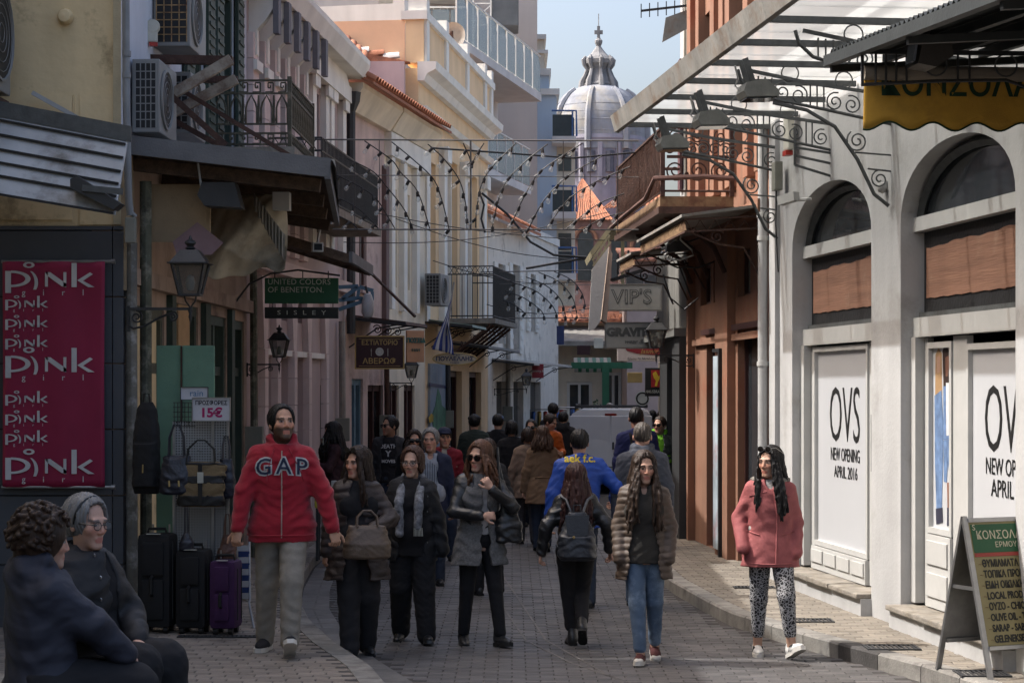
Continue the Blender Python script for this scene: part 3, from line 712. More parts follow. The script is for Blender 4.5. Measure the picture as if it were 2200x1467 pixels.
def grate(label,x,y,z,w,d,rot=0):
 t=thing('drain_cover',label,'drain cover',(x,y,z),rot)
 f=MB();f.box(-w/2,w/2,-d/2,-d/2+.02,0,.012).box(-w/2,w/2,d/2-.02,d/2,0,.012).box(-w/2,-w/2+.02,-d/2+.02,d/2-.02,0,.012).box(w/2-.02,w/2,-d/2+.02,d/2-.02,0,.012).build('frame',M_cast,t)
 n=int(w/.035)
 for i in range(1,n):MB().box(-w/2+i*w/n-.008,-w/2+i*w/n+.008,-d/2+.02,d/2-.02,0,.010).build('bar',M_cast,t)
grate('iron drain grate on the right pavement behind the woman in leggings',*(W(1620,1252,20.4).xy),RPZ,.42,.16)
grate('iron cover let into the pale pavement between kerb and white building',*(W(1740,1333,17.5).xy),RPZ,.40,.26)
grate('iron cover on the pavement nearest the sandwich board',*(W(1915,1390,15.7).xy),RPZ,.42,.3)
grate('dark drain grate at the near kerb corner by the sandwich board',*(W(2110,1452,14.25).xy),RPZ+.002,.36,.3)
grate('long iron drain grate in front of the suitcases',*(W(480,1368,16.3).xy),LPZ,.75,.10)
# ------------------------------------------------------------ right: white arcaded building
M_white=pmat('white_plaster',(.415,.415,.412),.85,var=.09,scale=1.6,bump=.16,bscale=28,streak=.16,dirt=(.33,.325,.31),dirt_amt=.25,dirt_scale=1.3)
M_whiteframe=pmat('white_joinery',(.43,.43,.415),.55,var=.06,scale=4,bump=.05,bscale=30)
M_film=pmat('white_window_film',(.48,.49,.505),.28,var=.03,scale=1,bump=.02,bscale=4,spec=.5)
M_dglass=glassmat('dark_glass')
M_lblk=pmat('black_lettering',(.012,.012,.012),.5,bump=0)
M_dark=pmat('dark_board',(.018,.018,.019),.6,var=.3,scale=5,bump=.2,bscale=25)
M_stone=pmat('sill_stone',(.22,.2,.17),.9,var=.3,scale=6,bump=.4,bscale=35,dirt=(.16,.14,.11),dirt_amt=.4,dirt_scale=4)
M_plywood=pmat('brown_board',(.25,.13,.085),.7,var=.22,scale=3,bump=.25,bscale=14,stretch=(.25,1,5),streak=.15,dirt=(.31,.19,.13),dirt_amt=.2,dirt_scale=2)
R1=Fac('white_building','white arcaded shop building with arched openings and posted shop windows',(2.81,21.4),(3.99,11.55))
def arch_wall(fac,bays,z0,zs,zc,ztop,u0,u1,mat,depth):
 m=MB();cur=u0
 def q(a,b,c,d):m.quad((a,0,c),(b,0,c),(b,0,d),(a,0,d));m.quad((a,depth,c),(a,depth,d),(b,depth,d),(b,depth,c))
 for a,b in bays:
  q(cur,a,z0,ztop);N=22;P=[]
  for i in range(N+1):
   th=math.pi*(1-i/N);x=(a+b)/2+(b-a)/2*math.cos(th);z=zs+(zc-zs)*abs(math.sin(th))**.85;P.append((x,z))
  for(x0,q0),(x1,q1)in zip(P,P[1:]):
   m.quad((x0,0,q0),(x1,0,q1),(x1,0,ztop),(x0,0,ztop));m.quad((x0,depth,q0),(x0,depth,ztop),(x1,depth,ztop),(x1,depth,q1));m.quad((x0,0,q0),(x0,depth,q0),(x1,depth,q1),(x1,0,q1))
  m.quad((a,0,z0),(a,depth,z0),(a,depth,zs),(a,0,zs));m.quad((b,0,z0),(b,0,zs),(b,depth,zs),(b,depth,z0));cur=b
 q(cur,u1,z0,ztop);m.quad((u0,0,z0),(u0,depth,z0),(u0,depth,ztop),(u0,0,ztop));m.quad((u0,0,ztop),(u0,depth,ztop),(u1,depth,ztop),(u1,0,ztop))
 return m.build('wall',mat,fac.t)
bays=[(R1.u(1702),R1.u(1872)),(R1.u(1935),R1.u(2182)),(R1.u(2182)+.85,R1.u(2182)+3.3)]
DEP=.23
arch_wall(R1,bays,0,3.55,4.16,5.5,0,10.0,M_white,DEP)
MB().box(0.02,9.98,DEP+.45,DEP+.5,0,5.45).box(0.0,.03,DEP+.001,DEP+.45,0,5.45).box(.03,9.95,DEP+.002,DEP+.44,5.3,5.5).build('inner_wall',M_dark,R1.t)
MB().box(-.03,10,-.05,.0,5.5,5.62).build('coping',M_white,R1.t)
for bi,(a,b)in enumerate(bays):
 y=DEP-.02
 f=MB();f.box(a-.1,b+.1,y-.10,y,3.50,3.62);f.build('transom_bar',M_whiteframe,R1.t)
 N=16;P=[((a+b)/2+(b-a)/2*math.cos(math.pi*(1-i/N)),3.55+.61*abs(math.sin(math.pi*(1-i/N)))**.85)for i in range(N+1)]
 MB().prism([(p[0],p[1]+.05)for p in P],lambda p,q,d:(p,d,q),y+.0,y+.02).build('arch_pane',M_dglass,R1.t)
 arc=MB();arc.tube([(p[0],y-.03,p[1]-.05)for p in P],.045,4);arc.build('arch_frame',M_iron,R1.t)
 MB().box(a-.05,b+.05,y+.0,y+.03,2.80,3.50).build('sign_board',M_dark,R1.t)
 brd=MB();n=24;top=[(a+.09+(b-a-.10)*i/n,3.36-.006*math.sin(i*1.7)-.008*math.sin(i*.6)+.04*(i/n))for i in range(n+1)];bot=[(x,2.93+.005*math.sin(i*2.1))for i,(x,_)in enumerate(top)]
 brd.prism(top+bot[::-1],lambda p,q,d:(p,d,q),y-.012,y-.001);brd.build('peeling_panel',M_plywood,R1.t)
 MB().box(a-.05,b+.05,y-.045,y+.0,2.77,2.81).build('board_rail',M_iron,R1.t)
 MB().box(a-.05,b+.05,y-.10,y+.02,2.60,2.765).build('lower_beam',M_whiteframe,R1.t)
 MB().box(a,a+.12,y-.12,y+.02,.34,2.60).build('jamb',M_whiteframe,R1.t);MB().box(b-.12,b,y-.12,y+.02,.34,2.60).build('jamb',M_whiteframe,R1.t)
 MB().box(a-.01,b+.01,-.10,y,0,.27).build('step',M_white,R1.t)
 for k in range(3):
  w=(b-a)/3;MB().cbox(a+k*w+.004,a+(k+1)*w-.004,-.14-.01*(k%2),y+.02,.272,.318+.006*(k%2),.012).build('sill_slab',M_stone,R1.t)
def shop_glass(u0,u1,z0,z1,y,film=True):
 fr=.05;f=MB();f.box(u0,u0+fr,y-.05,y+.02,z0,z1).box(u1-fr,u1,y-.05,y+.02,z0,z1).box(u0+fr,u1-fr,y-.05,y+.02,z1-fr,z1).box(u0+fr,u1-fr,y-.05,y+.02,z0,z0+fr)
 w=f.build('window',M_whiteframe,R1.t);MB().box(u0+fr,u1-fr,y-.01,y+.0,z0+fr,z1-fr).build('pane',M_film,w);return w
yg=DEP-.03
def uzr(px,py):return R1.uz(px,py,-yg)
a,b=bays[0]
u0=R1.u(1757,-yg);u1=R1.u(1866,-yg)+.12
MB().box(a+.13,u0-.02,yg-.03,yg+.02,.33,2.59).build('side_panel',M_whiteframe,R1.t)
MB().box(u0,u1,yg-.07,yg+.02,.33,.56).build('kick_board',M_whiteframe,R1.t)
for k in range(4):w=(u1-u0)/4;MB().cbox(u0+k*w+.03,u0+(k+1)*w-.03,yg-.085,yg-.069,.40,.53,.006).build('kick_panel',M_whiteframe,R1.t)
dw=shop_glass(u0,u1,.57,2.58,yg);MB().box(u1+.01,b-.13,yg-.03,yg+.02,.33,2.59).build('side_panel',M_whiteframe,R1.t)
def wtext(s,px0,px1,py0,py1,y=yg,**k):
 ua,za=R1.uz(px0,py0,-y);ub,zb=R1.uz(px1,py1,-y);_,zc_=R1.uz((px0+px1)/2,(py0+py1)/2,-y);Hh=abs(R1.uz((px0+px1)/2,py0,-y)[1]-R1.uz((px0+px1)/2,py1,-y)[1])
 o=text(s,1.0,M_lblk,R1.t,((ua+ub)/2,y-.014,zc_),ext=.0015,**k)
 xs=[v.co.x for v in o.data.vertices];ys=[v.co.y for v in o.data.vertices];cx_,cy_=(min(xs)+max(xs))/2,(min(ys)+max(ys))/2
 sx,sy=(ub-ua)/(max(xs)-min(xs)),Hh/(max(ys)-min(ys))
 for v in o.data.vertices:v.co.x=(v.co.x-cx_)*sx;v.co.y=(v.co.y-cy_)*sy
 return o
wtext('OVS',1786,1850,831,949,bold=-.008);wtext('NEW OPENING',1788,1850,963,991);wtext('APRIL 2016',1795,1845,1002,1028)
MB().tube([(b-.10,yg-.16,R1.uz(1862,1012)[1]),(b-.10,yg-.16,R1.uz(1862,890)[1])],.014,8).build('door_handle',M_iron,R1.t)
a,b=bays[1]
u0=R1.u(2003,-yg);u1=R1.u(2056,-yg);MB().box(a+.13,u0-.02,yg-.03,yg+.02,.33,2.59).build('side_panel',M_whiteframe,R1.t)
pw=shop_glass(u0,u1,.95,2.55,yg)
MB().box(u0,u1,yg-.06,yg+.02,.33,.94).build('kick_board',M_whiteframe,R1.t)
for z in(.42,.69):MB().cbox(u0+.05,u1-.05,yg-.075,yg-.059,z,z+.2,.006).build('kick_panel',M_whiteframe,R1.t)
MB().box(u1+.01,R1.u(2088,-yg)-.02,yg-.035,yg+.02,.33,2.59).build('mullion',M_whiteframe,R1.t)
u0=R1.u(2088,-yg);shop_glass(u0,b-.13,.57,2.52,yg);MB().box(u0,b-.13,yg-.06,yg+.02,.33,.56).build('kick_board',M_whiteframe,R1.t)
ov=wtext('OVS',2120,2215,827,972,bold=-.008);wtext('NEW OPENING',2122,2240,987,1024);wtext('APRIL 2016',2133,2228,1034,1072)
pd=pmat('print_denim',(.12,.19,.33),.5,var=.4,scale=10,bump=0);ph=pmat('print_hair',(.03,.018,.014),.5,var=.3,scale=8,bump=0);pb=pmat('print_blond',(.32,.2,.1),.5,var=.3,scale=8,bump=0);psk=pmat('print_skin',(.42,.26,.19),.5,bump=0);psk2=pmat('print_brown',(.2,.1,.07),.5,bump=0);pdk=pmat('print_dark',(.03,.03,.05),.5,bump=0);pwh=pmat('print_white',(.6,.6,.6),.5,bump=0)
def pr(mat,pts,k=0):
 q=[R1.uz(px,py,-yg)for px,py in pts];MB().prism(q,lambda p,z,d:(p,d,z),yg-.0125-.001*k,yg-.0105-.001*k).build('printed_figure',mat,pw)
pr(pb,[(2013,762),(2019,748),(2026,758),(2027,850),(2012,858)]);pr(psk,[(2016,768),(2021,762),(2024,775),(2022,800),(2017,802)],1);pr(pd,[(2011,850),(2026,838),(2029,900),(2029,990),(2026,1120),(2016,1120),(2012,1000)],1)
pr(ph,[(2028,755),(2035,732),(2047,738),(2051,775),(2050,840),(2030,830)]);pr(psk2,[(2034,768),(2041,764),(2043,780),(2040,808),(2035,808)],1);pr(pd,[(2030,830),(2050,826),(2051,940),(2030,945)],1);pr(pwh,[(2036,822),(2042,822),(2042,935),(2037,936)],2)
pr(pd,[(2030,946),(2051,941),(2050,1030),(2044,1034),(2040,990),(2037,1036),(2031,1034)],1);pr(psk2,[(2038,1036),(2042,1036),(2042,1090),(2039,1090)],1);pr(pdk,[(2038,1090),(2045,1090),(2046,1128),(2038,1130)],1);pr(pdk,[(2014,1092),(2028,1090),(2029,1122),(2015,1126)],2);pr(psk2,[(2045,1034),(2049,1032),(2050,1092),(2046,1090)],1);pr(pdk,[(2045,1090),(2051,1090),(2051,1126),(2046,1128)],2)
MB().box(-.0,.26,-.05,-.001,0,5.3).build('corner_pilaster',M_white,R1.t)
pp=thing('drainpipe','white drainpipe at the corner of the white arcaded building','pipe',(0,0,0));pp.matrix_world=R1.t.matrix_world;pp.location=R1.t.location;pp.rotation_euler=R1.t.rotation_euler
MB().tube([(-.06,-.10,z)for z in(.1,2,4,5.3)],.055,10).build('pipe',M_white,pp,True)
for z in(.8,2.4,3.75,4.0):MB().tube([(-.06,-.10,z),(-.06,-.10,z+.05)],.066,10).build('clamp',M_whiteframe,pp,True)
def small(name,label,cat,fn):
 t=thing(name,label,cat,(0,0,0));t.location=R1.t.location;t.rotation_euler=R1.t.rotation_euler;fn(t);return t
def cctv(t):
 b0,z=R1.uz(1690,432,.2);MB().beam((b0-.02,-.26,z+.0),(b0+.16,-.14,z+.035),.09,.09).build('housing',M_whiteframe,t);MB().beam((b0-.03,-.27,z-.003),(b0-.018,-.262,z+.0),.07,.07).build('lens',M_dark,t);MB().tube([(b0+.12,-.14,z),(b0+.2,-.04,z),(b0+.2,.0,z)],.018,6).build('arm',M_whiteframe,t)
small('security_camera','white bullet security camera on the corner of the white building','camera',cctv)
def alarm(t):
 u,z=R1.uz(1687,322,.1);MB().cbox(u-.02,u+.2,-.12,-.052,z-.02,z+.42,.02).build('case',pmat('cream_plastic',(.45,.44,.38),.5),t);MB().box(u-.0,u+.14,-.13,-.055,z-.07,z-.021).build('red_lens',pmat('red_plastic',(.35,.03,.02),.3),t)
small('alarm_box','cream alarm siren with red strobe on the white building','alarm',alarm)
def jb(t):
 u,z=R1.uz(1668,400,.1);MB().cbox(u-.05,u+.1,-.14,-.055,z-.05,z+.25,.01).build('case',pmat('grey_box',(.2,.2,.17),.6),t);MB().tube([(u,-.1,z-.05),(u+.05,-.12,z-.4),(u,-.08,z-.9)],.008,5).build('cable',M_dark,t)
small('junction_box','grey-green junction box beside the white drainpipe','junction box',jb)
def wl(t):
 u,z=R1.uz(1893,402,.05);MB().lathe([(0,.04),(.04,.03),(.05,0),(.035,-.04),(.0,-.06)],(u,-.04,z),10).build('lamp',M_whiteframe,t,True);MB().box(u-.03,u+.03,-.02,-.001,z-.02,z+.05).build('bracket',M_whiteframe,t)
small('wall_spotlight','small white spotlight on the wall between the two arches','lamp',wl)
# ------------------------------------------------------------ glass and iron canopy
M_canopy=clearmat('milky_canopy_sheet',(.50,.50,.485),.42,.35,.75)
M_fascia=pmat('weathered_fascia',(.27,.265,.245),.7,var=.25,scale=6,bump=.2,bscale=30,streak=.3,dirt=(.16,.12,.09),dirt_amt=.35,dirt_scale=3)
cn=thing('glass_canopy','grey wrought iron canopy with milky roof sheets and scrolled brackets','canopy',R1.t.location,0);cn.rotation_euler=R1.t.rotation_euler
CO,CZ=-1.72,4.93
for k in range(8):
 a,b=-.05+k*1.1,-.05+(k+1)*1.1
 MB().box(a+.006,b-.006,CO+.06,-.06,0,.012).build('roof_sheet',M_canopy,cn,loc=(0,0,CZ+.06))
 MB().prism([(CO,CZ-.04),(CO+.04,CZ-.05),(CO+.05,CZ+.12),(CO-.05,CZ+.13)],lambda p,q,d:(d,p,q),a+.002,b-.002).build('fascia_board',M_fascia,cn)
for k in range(9):
 u=.05+k*1.02;MB().beam((u,CO+.05,CZ+.03),(u,-.02,CZ+.03),.045,.05).build('rafter',M_iron,cn)
sc_me=MB().tube([(0,p[0],p[1])for p in spiral(.085,1.7,22,(0,0),1.2,1)],.0075,5).mesh('scroll',True);sc_me.materials.append(M_iron)
ring_me=MB().tube([(0,.075*math.cos(a),.075*math.sin(a))for a in[6.283*i/16 for i in range(16)]],.0065,5,closed=True).mesh('ring',True);ring_me.materials.append(M_iron)
sp_me=MB().tube([(0,p[0],p[1])for p in spiral(.10,1.9,30,(0,0),2.2,1)],.008,5).mesh('large_scroll',True);sp_me.materials.append(M_iron)
for ti,u in enumerate((.25,2.2,4.1,6.0)):
 top=[(u,-1.30,CZ-.02),(u,-.7,CZ-.13),(u,0,CZ-.22)];bot=[(u,-1.36,CZ-.02),(u,-1.33,CZ-.12),(u,-1.22,CZ-.22),(u,-1.05,CZ-.27),(u,-.6,CZ-.35),(u,0,CZ-.47)]
 br=MB();
 for p,q in zip(top,top[1:]):br.beam(p,q,.018,.03)
 br.build('bracket_top',M_iron,cn);MB().tube(bot,.015,6).build('bracket_bottom',M_iron,cn,True)
 for y in(-1.18,-1.12,-1.06,-.72,-.66,-.60,-.24,-.18):MB().tube([(u,y,CZ-.06-.115*(y+1.3)),(u,y,CZ-.24-.19*(y+1.22))],.008,5).build('baluster',M_iron,cn)
 for y,s in((-.97,1),(-.82,-1),(-.5,1),(-.35,-1),(-.09,1)):
  mk('scroll',sc_me,None,cn,(u,y,CZ-.17-.15*(y+1.2)*1.1),(0,0,0 if s>0 else math.pi))
 for y in(-.9,-.42):mk('ring',ring_me,None,cn,(u,y,CZ+.0-.11*(y+1.3)))
 if ti in(0,2):
  kb=[(u,-1.05,CZ-.30),(u,-.75,CZ-.36),(u,-.5,CZ-.5),(u,-.3,CZ-.78),(u,-.15,CZ-1.08),(u,-.02,CZ-1.18)];MB().tube(kb,.017,6).build('knee_brace',M_iron,cn,True)
  mk('large_scroll',sp_me,None,cn,(u,-.30,CZ-.62));mk('scroll',sc_me,None,cn,(u,-.1,CZ-.95))
  for z in(CZ-.72,CZ-.86):MB().tube([(u,-.32-(CZ-.72-z)*-.8,z),(u,0,z-.02)],.009,5).build('twisted_bar',M_iron,cn)
 else:
  fr=MB()
  for p,q in(((u,-.35,CZ-.25),(u,-.35,CZ-.62)),((u,-.35,CZ-.62),(u,0,CZ-.72)),((u,-.35,CZ-.45),(u,0,CZ-.5)),((u,-.35,CZ-.53),(u,0,CZ-.6))):fr.beam(p,q,.022,.022)
  fr.build('end_frame',M_iron,cn)
M_flood=pmat('flood_housing',(.17,.175,.16),.5,var=.2,scale=8,bump=.1)
def flood(label,u,y,z,wdt=.30,hang=.3):
 t=thing('floodlight',label,'floodlight',R1.t.location,0,None);t.rotation_euler=R1.t.rotation_euler
 m=MB();m.prism([(-.5*wdt,.02),(-.42*wdt,.09),(.15*wdt,.12),(.5*wdt,.03),(.5*wdt,-.02),(-.42*wdt,-.03)],lambda p,q,d:(u+d,y+p,z+q),-.15,.15);m.build('housing',M_flood,t)
 MB().prism([(-.40*wdt,-.032),(.46*wdt,-.022),(.46*wdt,-.034),(-.40*wdt,-.044)],lambda p,q,d:(u+d,y+p,z+q),-.13,.13).build('glass',M_dglass,t)
 for s in(-.08,.08):MB().beam((u+s,y-.05,z+.08),(u+s*.8,y-.12,z+hang),.03,.05).build('hanger',M_iron,t)
 MB().tube([(u,y-.5*wdt,z+.04),(u-.02,y-.62*wdt,z+.08),(u,y-.55*wdt,z+.14),(u+.04,y-.2,z+hang*.8)],.008,5).build('cable',M_whiteframe,t)
flood('grey floodlight hung under the far end of the iron canopy',.95,-1.30,4.62)
flood('grey floodlight hung under the middle of the iron canopy',2.75,-1.30,4.62)
flood('grey floodlight hung under the near part of the iron canopy',4.55,-1.30,4.62)
# ------------------------------------------------------------ near corrugated canopy, awning
M_darkpaint=pmat('dark_green_grey_paint',(.026,.03,.03),.55,var=.2,scale=6,bump=.1)
nc=thing('corrugated_canopy','dark corrugated metal canopy above the yellow awning','canopy',R1.t.location,0);nc.rotation_euler=R1.t.rotation_euler
ne=lambda u:4.44-.055*(u-7.27)
m=MB();pitch=.09
m.sheet(lambda a,b:(7.27+4.6*a,-1.45+1.45*b,ne(7.27+4.6*a)+.09+.10*b+(.018*(1 if int(a*102+.01)%2 else-1))),102,6);cs=m.build('corrugated_sheet',M_darkpaint,nc);solidify(cs,.006)
MB().prism([(-1.49,-.01),(-1.42,-.01),(-1.42,.065),(-1.49,.065)],lambda p,q,d:(d,p,ne(d)+q),7.25,11.9).build('edge_beam',M_darkpaint,nc)
for y in(-1.05,-.7,-.35):MB().beam((7.29,y,ne(7.29)+.02+.1*(y+1.49)/1.49),(11.9,y,ne(11.9)+.02+.1*(y+1.49)/1.49),.05,.06).build('purlin',M_darkpaint,nc)
for u in(7.3,9.0,10.6):MB().beam((u,-1.45,ne(u)-.03),(u,-.02,ne(u)+.06),.05,.05).build('cross_beam',M_darkpaint,nc)
def fl2(t):
 u,y,z=8.5,-1.15,4.33;MB().prism([(-.1,-.09),(.02,-.11),(.13,-.04),(.12,.08),(-.06,.10)],lambda p,q,d:(u+d,y+p,z+q),-.11,.11).build('housing',pmat('bronze_metal',(.05,.045,.04),.5,bump=.1),t);MB().prism([(-.11,-.07),(-.09,.06),(-.105,.065),(-.125,-.07)],lambda p,q,d:(u+d,y+p,z+q),-.08,.08).build('glass',pmat('flood_glass',(.2,.23,.28),.08,spec=.7,bump=0),t)
 for s in(-.07,.07):MB().beam((u+s,y,z+.08),(u+s,y,z+.14),.03,.02).build('hanger',M_darkpaint,t)
small('floodlight','brown floodlight under the dark corrugated canopy above the yellow awning','floodlight',fl2)
M_yel=pmat('mustard_canvas',(.55,.32,.05),.9,var=.15,scale=3,bump=.2,bscale=120,dirt=(.42,.24,.045),dirt_amt=.3,dirt_scale=2)
M_tan=pmat('tan_canvas',(.26,.23,.19),.9,var=.15,scale=3,bump=.2,bscale=120)
M_dgreen=pmat('dark_green_print',(.012,.04,.02),.8,bump=0)
AY=13.25;aw=thing('yellow_awning','mustard yellow awning valance with dark green lettering and wavy hem','awning',(0,AY,0),R(4))
ax0,ax1,az0,az1=wx(1868,AY),3.74,wz(262,AY),wz(150,AY)
def val(u,v):
 x=ax0+(ax1-ax0)*u;hemz=az0+.028*math.cos((px_:=(x-ax0)/.305*2*math.pi)+2.6);return(x,.035*v-.012*math.sin(u*9),hemz*v+az1*(1-v))
v_=MB().sheet(val,60,6).build('valance',M_yel,aw,True);solidify(v_,.003)
MB().tube([(ax0+(ax1-ax0)*i/60,.035-.012*math.sin(i/60*9),val(i/60,1)[2])for i in range(61)],.008,5).build('hem_piping',M_dgreen,aw,True)
MB().tube([(ax0-.01,-.03,az1+.0),(ax1,-.03,az1)],.05,10).build('rolled_canvas',M_tan,aw,True)
text('ΚΟΝΖΟΛΑΚΙ',.235,M_dgreen,aw,((ax0+.10),-.02,az1-.075),align='LEFT',sx=.92,bold=.004,ext=.0015)
fr=thing('iron_scrollwork','black iron scrolled bars in front of the yellow awning','ironwork',(0,AY-.1,0),R(4))
MB().beam((ax0-.03,0,az1+.13),(ax0-.03,0,az1-.10),.018,.018).build('post',M_cast,fr);MB().tube([(ax0-.03,0,az1-.09),(ax0+.5,0,az1-.06),(ax0+.95,0,az1-.05),(ax0+1.1,0,az1-.1),(ax0+1.22,0,az1-.3),(ax0+1.3,0,az1-.5)],.012,6).build('curved_bar',M_cast,fr,True)
for x in(.06,.13,.2,.27,.62,.70):MB().tube([(ax0+x,0,az1+.13),(ax0+x,0,az1-.08)],.008,5).build('bar',M_cast,fr)
for x in(.47,.95):mk('ring',ring_me,None,fr,(ax0+x,0,az1+.05),(0,0,R(90)))
MB().beam((ax0-.03,0,az1+.13),(ax1,0,az1+.13),.02,.03).build('rail',M_cast,fr)
# ------------------------------------------------------------ sandwich board
sb=thing('sandwich_board','metal framed pavement sandwich board with green header and yellow price list','signboard',(wx(2066,14.25),14.25,RPZ),R(25))
M_alu=pmat('brushed_aluminium',(.33,.33,.33),.38,metal=.85,var=.15,scale=9,bump=.05)
M_cream=pmat('cream_print',(.22,.185,.085),.45,var=.08,bump=.02);M_grn=pmat('green_print',(.014,.075,.03),.4,var=.1,bump=.02);M_rpr=pmat('red_print',(.26,.04,.03),.5,bump=0);M_pale=pmat('pale_print',(.5,.46,.33),.5,bump=0)
HB_,SPR,BW=1.13,.30,.66
def bp(x,t,side,off=0.0):
 y=side*SPR*(1-t);d=Vector((0,side*HB_,SPR)).normalized();return Vector((x,y,HB_*t))+d*off
for side,nm in((-1,'front_panel'),(1,'rear_panel')):
 pnl=MB().add([tuple(bp(x,t,side,o))for o in(0,.012)for x,t in((.04,.2),(BW-.04,.2),(BW-.04,.96),(.04,.96))],[(0,1,2,3),(7,6,5,4),(0,4,5,1),(1,5,6,2),(2,6,7,3),(3,7,4,0)]).build(nm,M_alu if side>0 else M_cream,sb)
 for x in(.02,BW-.02):MB().beam(bp(x,0,side),bp(x,1,side),.04,.022,up=(0,-1,0)).build('leg',M_alu,sb)
 for t in(.19,.975):MB().beam(bp(.04,t,side),bp(BW-.04,t,side),.045,.026).build('rail',M_alu,sb)
MB().beam(bp(.02,.55,-1),bp(.02,.55,1),.012,.025).build('brace',M_alu,sb)
ang=math.atan2(SPR,HB_);rot=(R(90)-ang,0,0)
def strip(t0,t1,mat,nm,o=.016):MB().add([tuple(bp(x,t,-1,q))for q in(.0125,o)for x,t in((.05,t0),(BW-.05,t0),(BW-.05,t1),(.05,t1))],[(0,1,2,3),(7,6,5,4),(0,4,5,1),(1,5,6,2),(2,6,7,3),(3,7,4,0)]).build(nm,mat,sb)
strip(.77,.945,M_grn,'green_header');strip(.745,.768,M_rpr,'red_band')
text('ΚΟΝΣΟΛΑΚΙ',.085,M_pale,sb,bp(.085,.875,-1,.018),rot,align='LEFT',ext=.001,name='header_lettering',sx=.95);text('ΕΡΜΟΥ 86',.055,M_pale,sb,bp(.24,.815,-1,.018),rot,align='LEFT',ext=.001,name='header_lettering')
for i,s in enumerate(('ΘΥΜΙΑΜΑΤΑ - ΜΥΡΑ','ΤΟΠΙΚΑ ΠΡΟΙΟΝΤΑ','ΕΙΔΗ ΟΙΚΙΑΚΗΣ','LOCAL PRODUCTS','ΟΥΖΟ - CHIOS','OLIVE OIL - TEA','SARAP - SABUN','GELENEKSEL')):
 text(s,.072,M_lblk,sb,bp(.10,.70-i*.066,-1,.0155),rot,align='LEFT',sx=.72,bold=.002,ext=.001);text('~',.05,pmat('brown_print',(.15,.09,.04),.5,bump=0),sb,bp(.068,.70-i*.066,-1,.0155),rot,align='LEFT',ext=.001,name='bullet')
text('ఌ' if False else 'S',.06,M_pale,sb,bp(.075,.925,-1,.018),(R(90)-ang,0,0),ext=.001,name='ornament')
# ------------------------------------------------------------ right: terracotta house
M_terra=pmat('terracotta_plaster',(.25,.13,.083),.8,var=.14,scale=1.6,bump=.15,bscale=30,streak=.18,dirt=(.25,.09,.05),dirt_amt=.25,dirt_scale=1.2)
M_terra_d=pmat('terracotta_dark',(.16,.08,.052),.8,var=.15,scale=2,bump=.15,bscale=30)
M_oxb=pmat('oxblood_wood',(.045,.016,.014),.5,var=.25,scale=3,bump=.15,bscale=20,stretch=(4,4,.5))
M_curtain=pmat('pale_curtain',(.19,.22,.19),.5,var=.2,scale=6,bump=.1)
R2=Fac('terracotta_house','terracotta painted house with dark red shopfront beside the white building',(2.45,26.9),(2.80,21.42))
def op(fac,a,b,c,d):(u0,_),(u1,_)=fac.uz(a,c),fac.uz(b,c);um=(a+b)/2;return(u0,u1,fac.uz(um,d)[1],fac.uz(um,c)[1])
ops2=[op(R2,1518,1552,735,1200),op(R2,1585,1652,705,1225),op(R2,1505,1527,565,655),op(R2,1533,1548,556,648),op(R2,1585,1612,535,635),op(R2,1626,1652,522,622)]
ops2[0]=(*ops2[0][:2],.12,ops2[0][3]);ops2[1]=(*ops2[1][:2],.12,ops2[1][3])
ops2+=[(1.0,1.9,4.9,7.0),(3.3,4.2,4.9,7.0)]
wall(R2,'wall',0,R2.L,0,8.9,ops2,M_terra,.28)
MB().box(.01,R2.L-.01,.28,5,0,8.8).build('house_mass',M_terra_d,R2.t)
for i,(a,b,c,d)in enumerate(ops2):
 f=MB();e=.05;f.box(a,a+e,.08,.16,c,d).box(b-e,b,.08,.16,c,d).box(a+e,b-e,.08,.16,d-e,d).box(a+e,b-e,.08,.16,c,c+e)
 w=f.build('door' if i<2 else 'window',M_oxb,R2.t)
 MB().box(a+e,b-e,.12,.14,c+e,d-e).build('pane',M_curtain if 2<=i<6 else M_dglass,w)
 if i<2:MB().box(a+e,b-e,.10,.119,c+e,c+.55).build('door_panel',M_oxb,w);MB().box((a+b)/2-.02,(a+b)/2+.02,.09,.118,c+.55,d-e).build('mullion',M_oxb,w)
for a,b in((0.02,.16),(R2.u(1553)+.0,R2.u(1580)),(R2.L-.12,R2.L-.005)):MB().box(a,b,-.10,-.001,.1,4.05).build('pilaster',M_terra,R2.t)
for a,b in((0.0,.3),(.75,1.0),(1.9,2.2),(2.55,2.85),(3.0,3.3),(4.2,4.5),(4.9,5.3)):MB().box(a,b,-.09,-.001,4.55,8.6).build('pilaster',M_terra,R2.t)
MB().box(-.02,R2.L,-.16,-.001,4.06,4.2).build('string_course',M_terra,R2.t);MB().box(.2,R2.L-.1,-.05,-.001,2.72,2.80).build('lintel_band',M_terra,R2.t)
for a,b in((ops2[0][0]-.06,ops2[0][1]+.06),(ops2[1][0]-.06,ops2[1][1]+.02)):MB().box(a,b,-.07,-.001,ops2[1][3]+.0,ops2[1][3]+.07).build('door_hood',M_oxb,R2.t)
MB().box(-.05,R2.L+.02,-.35,-.001,8.6,8.9).build('cornice',M_terra,R2.t)
pst=thing('poster_panel','tall pale poster panel standing at the red shop door','poster',R2.t.location,0);pst.rotation_euler=R2.t.rotation_euler
u=R2.u(1540,.1);MB().box(u-.1,u+.30,-.13,-.10,.2,2.55).build('board',pmat('poster_blue_white',(.36,.42,.46),.35,var=.35,scale=2.2,bump=0,dirt=(.35,.12,.12),dirt_amt=.25,dirt_scale=2.5),pst);MB().box(u+.30,u+.38,-.14,-.09,.12,2.6).build('edge_post',M_dark,pst);MB().box(u-.12,u+.38,-.14,-.09,2.6,2.64).build('edge_rail',M_dark,pst)
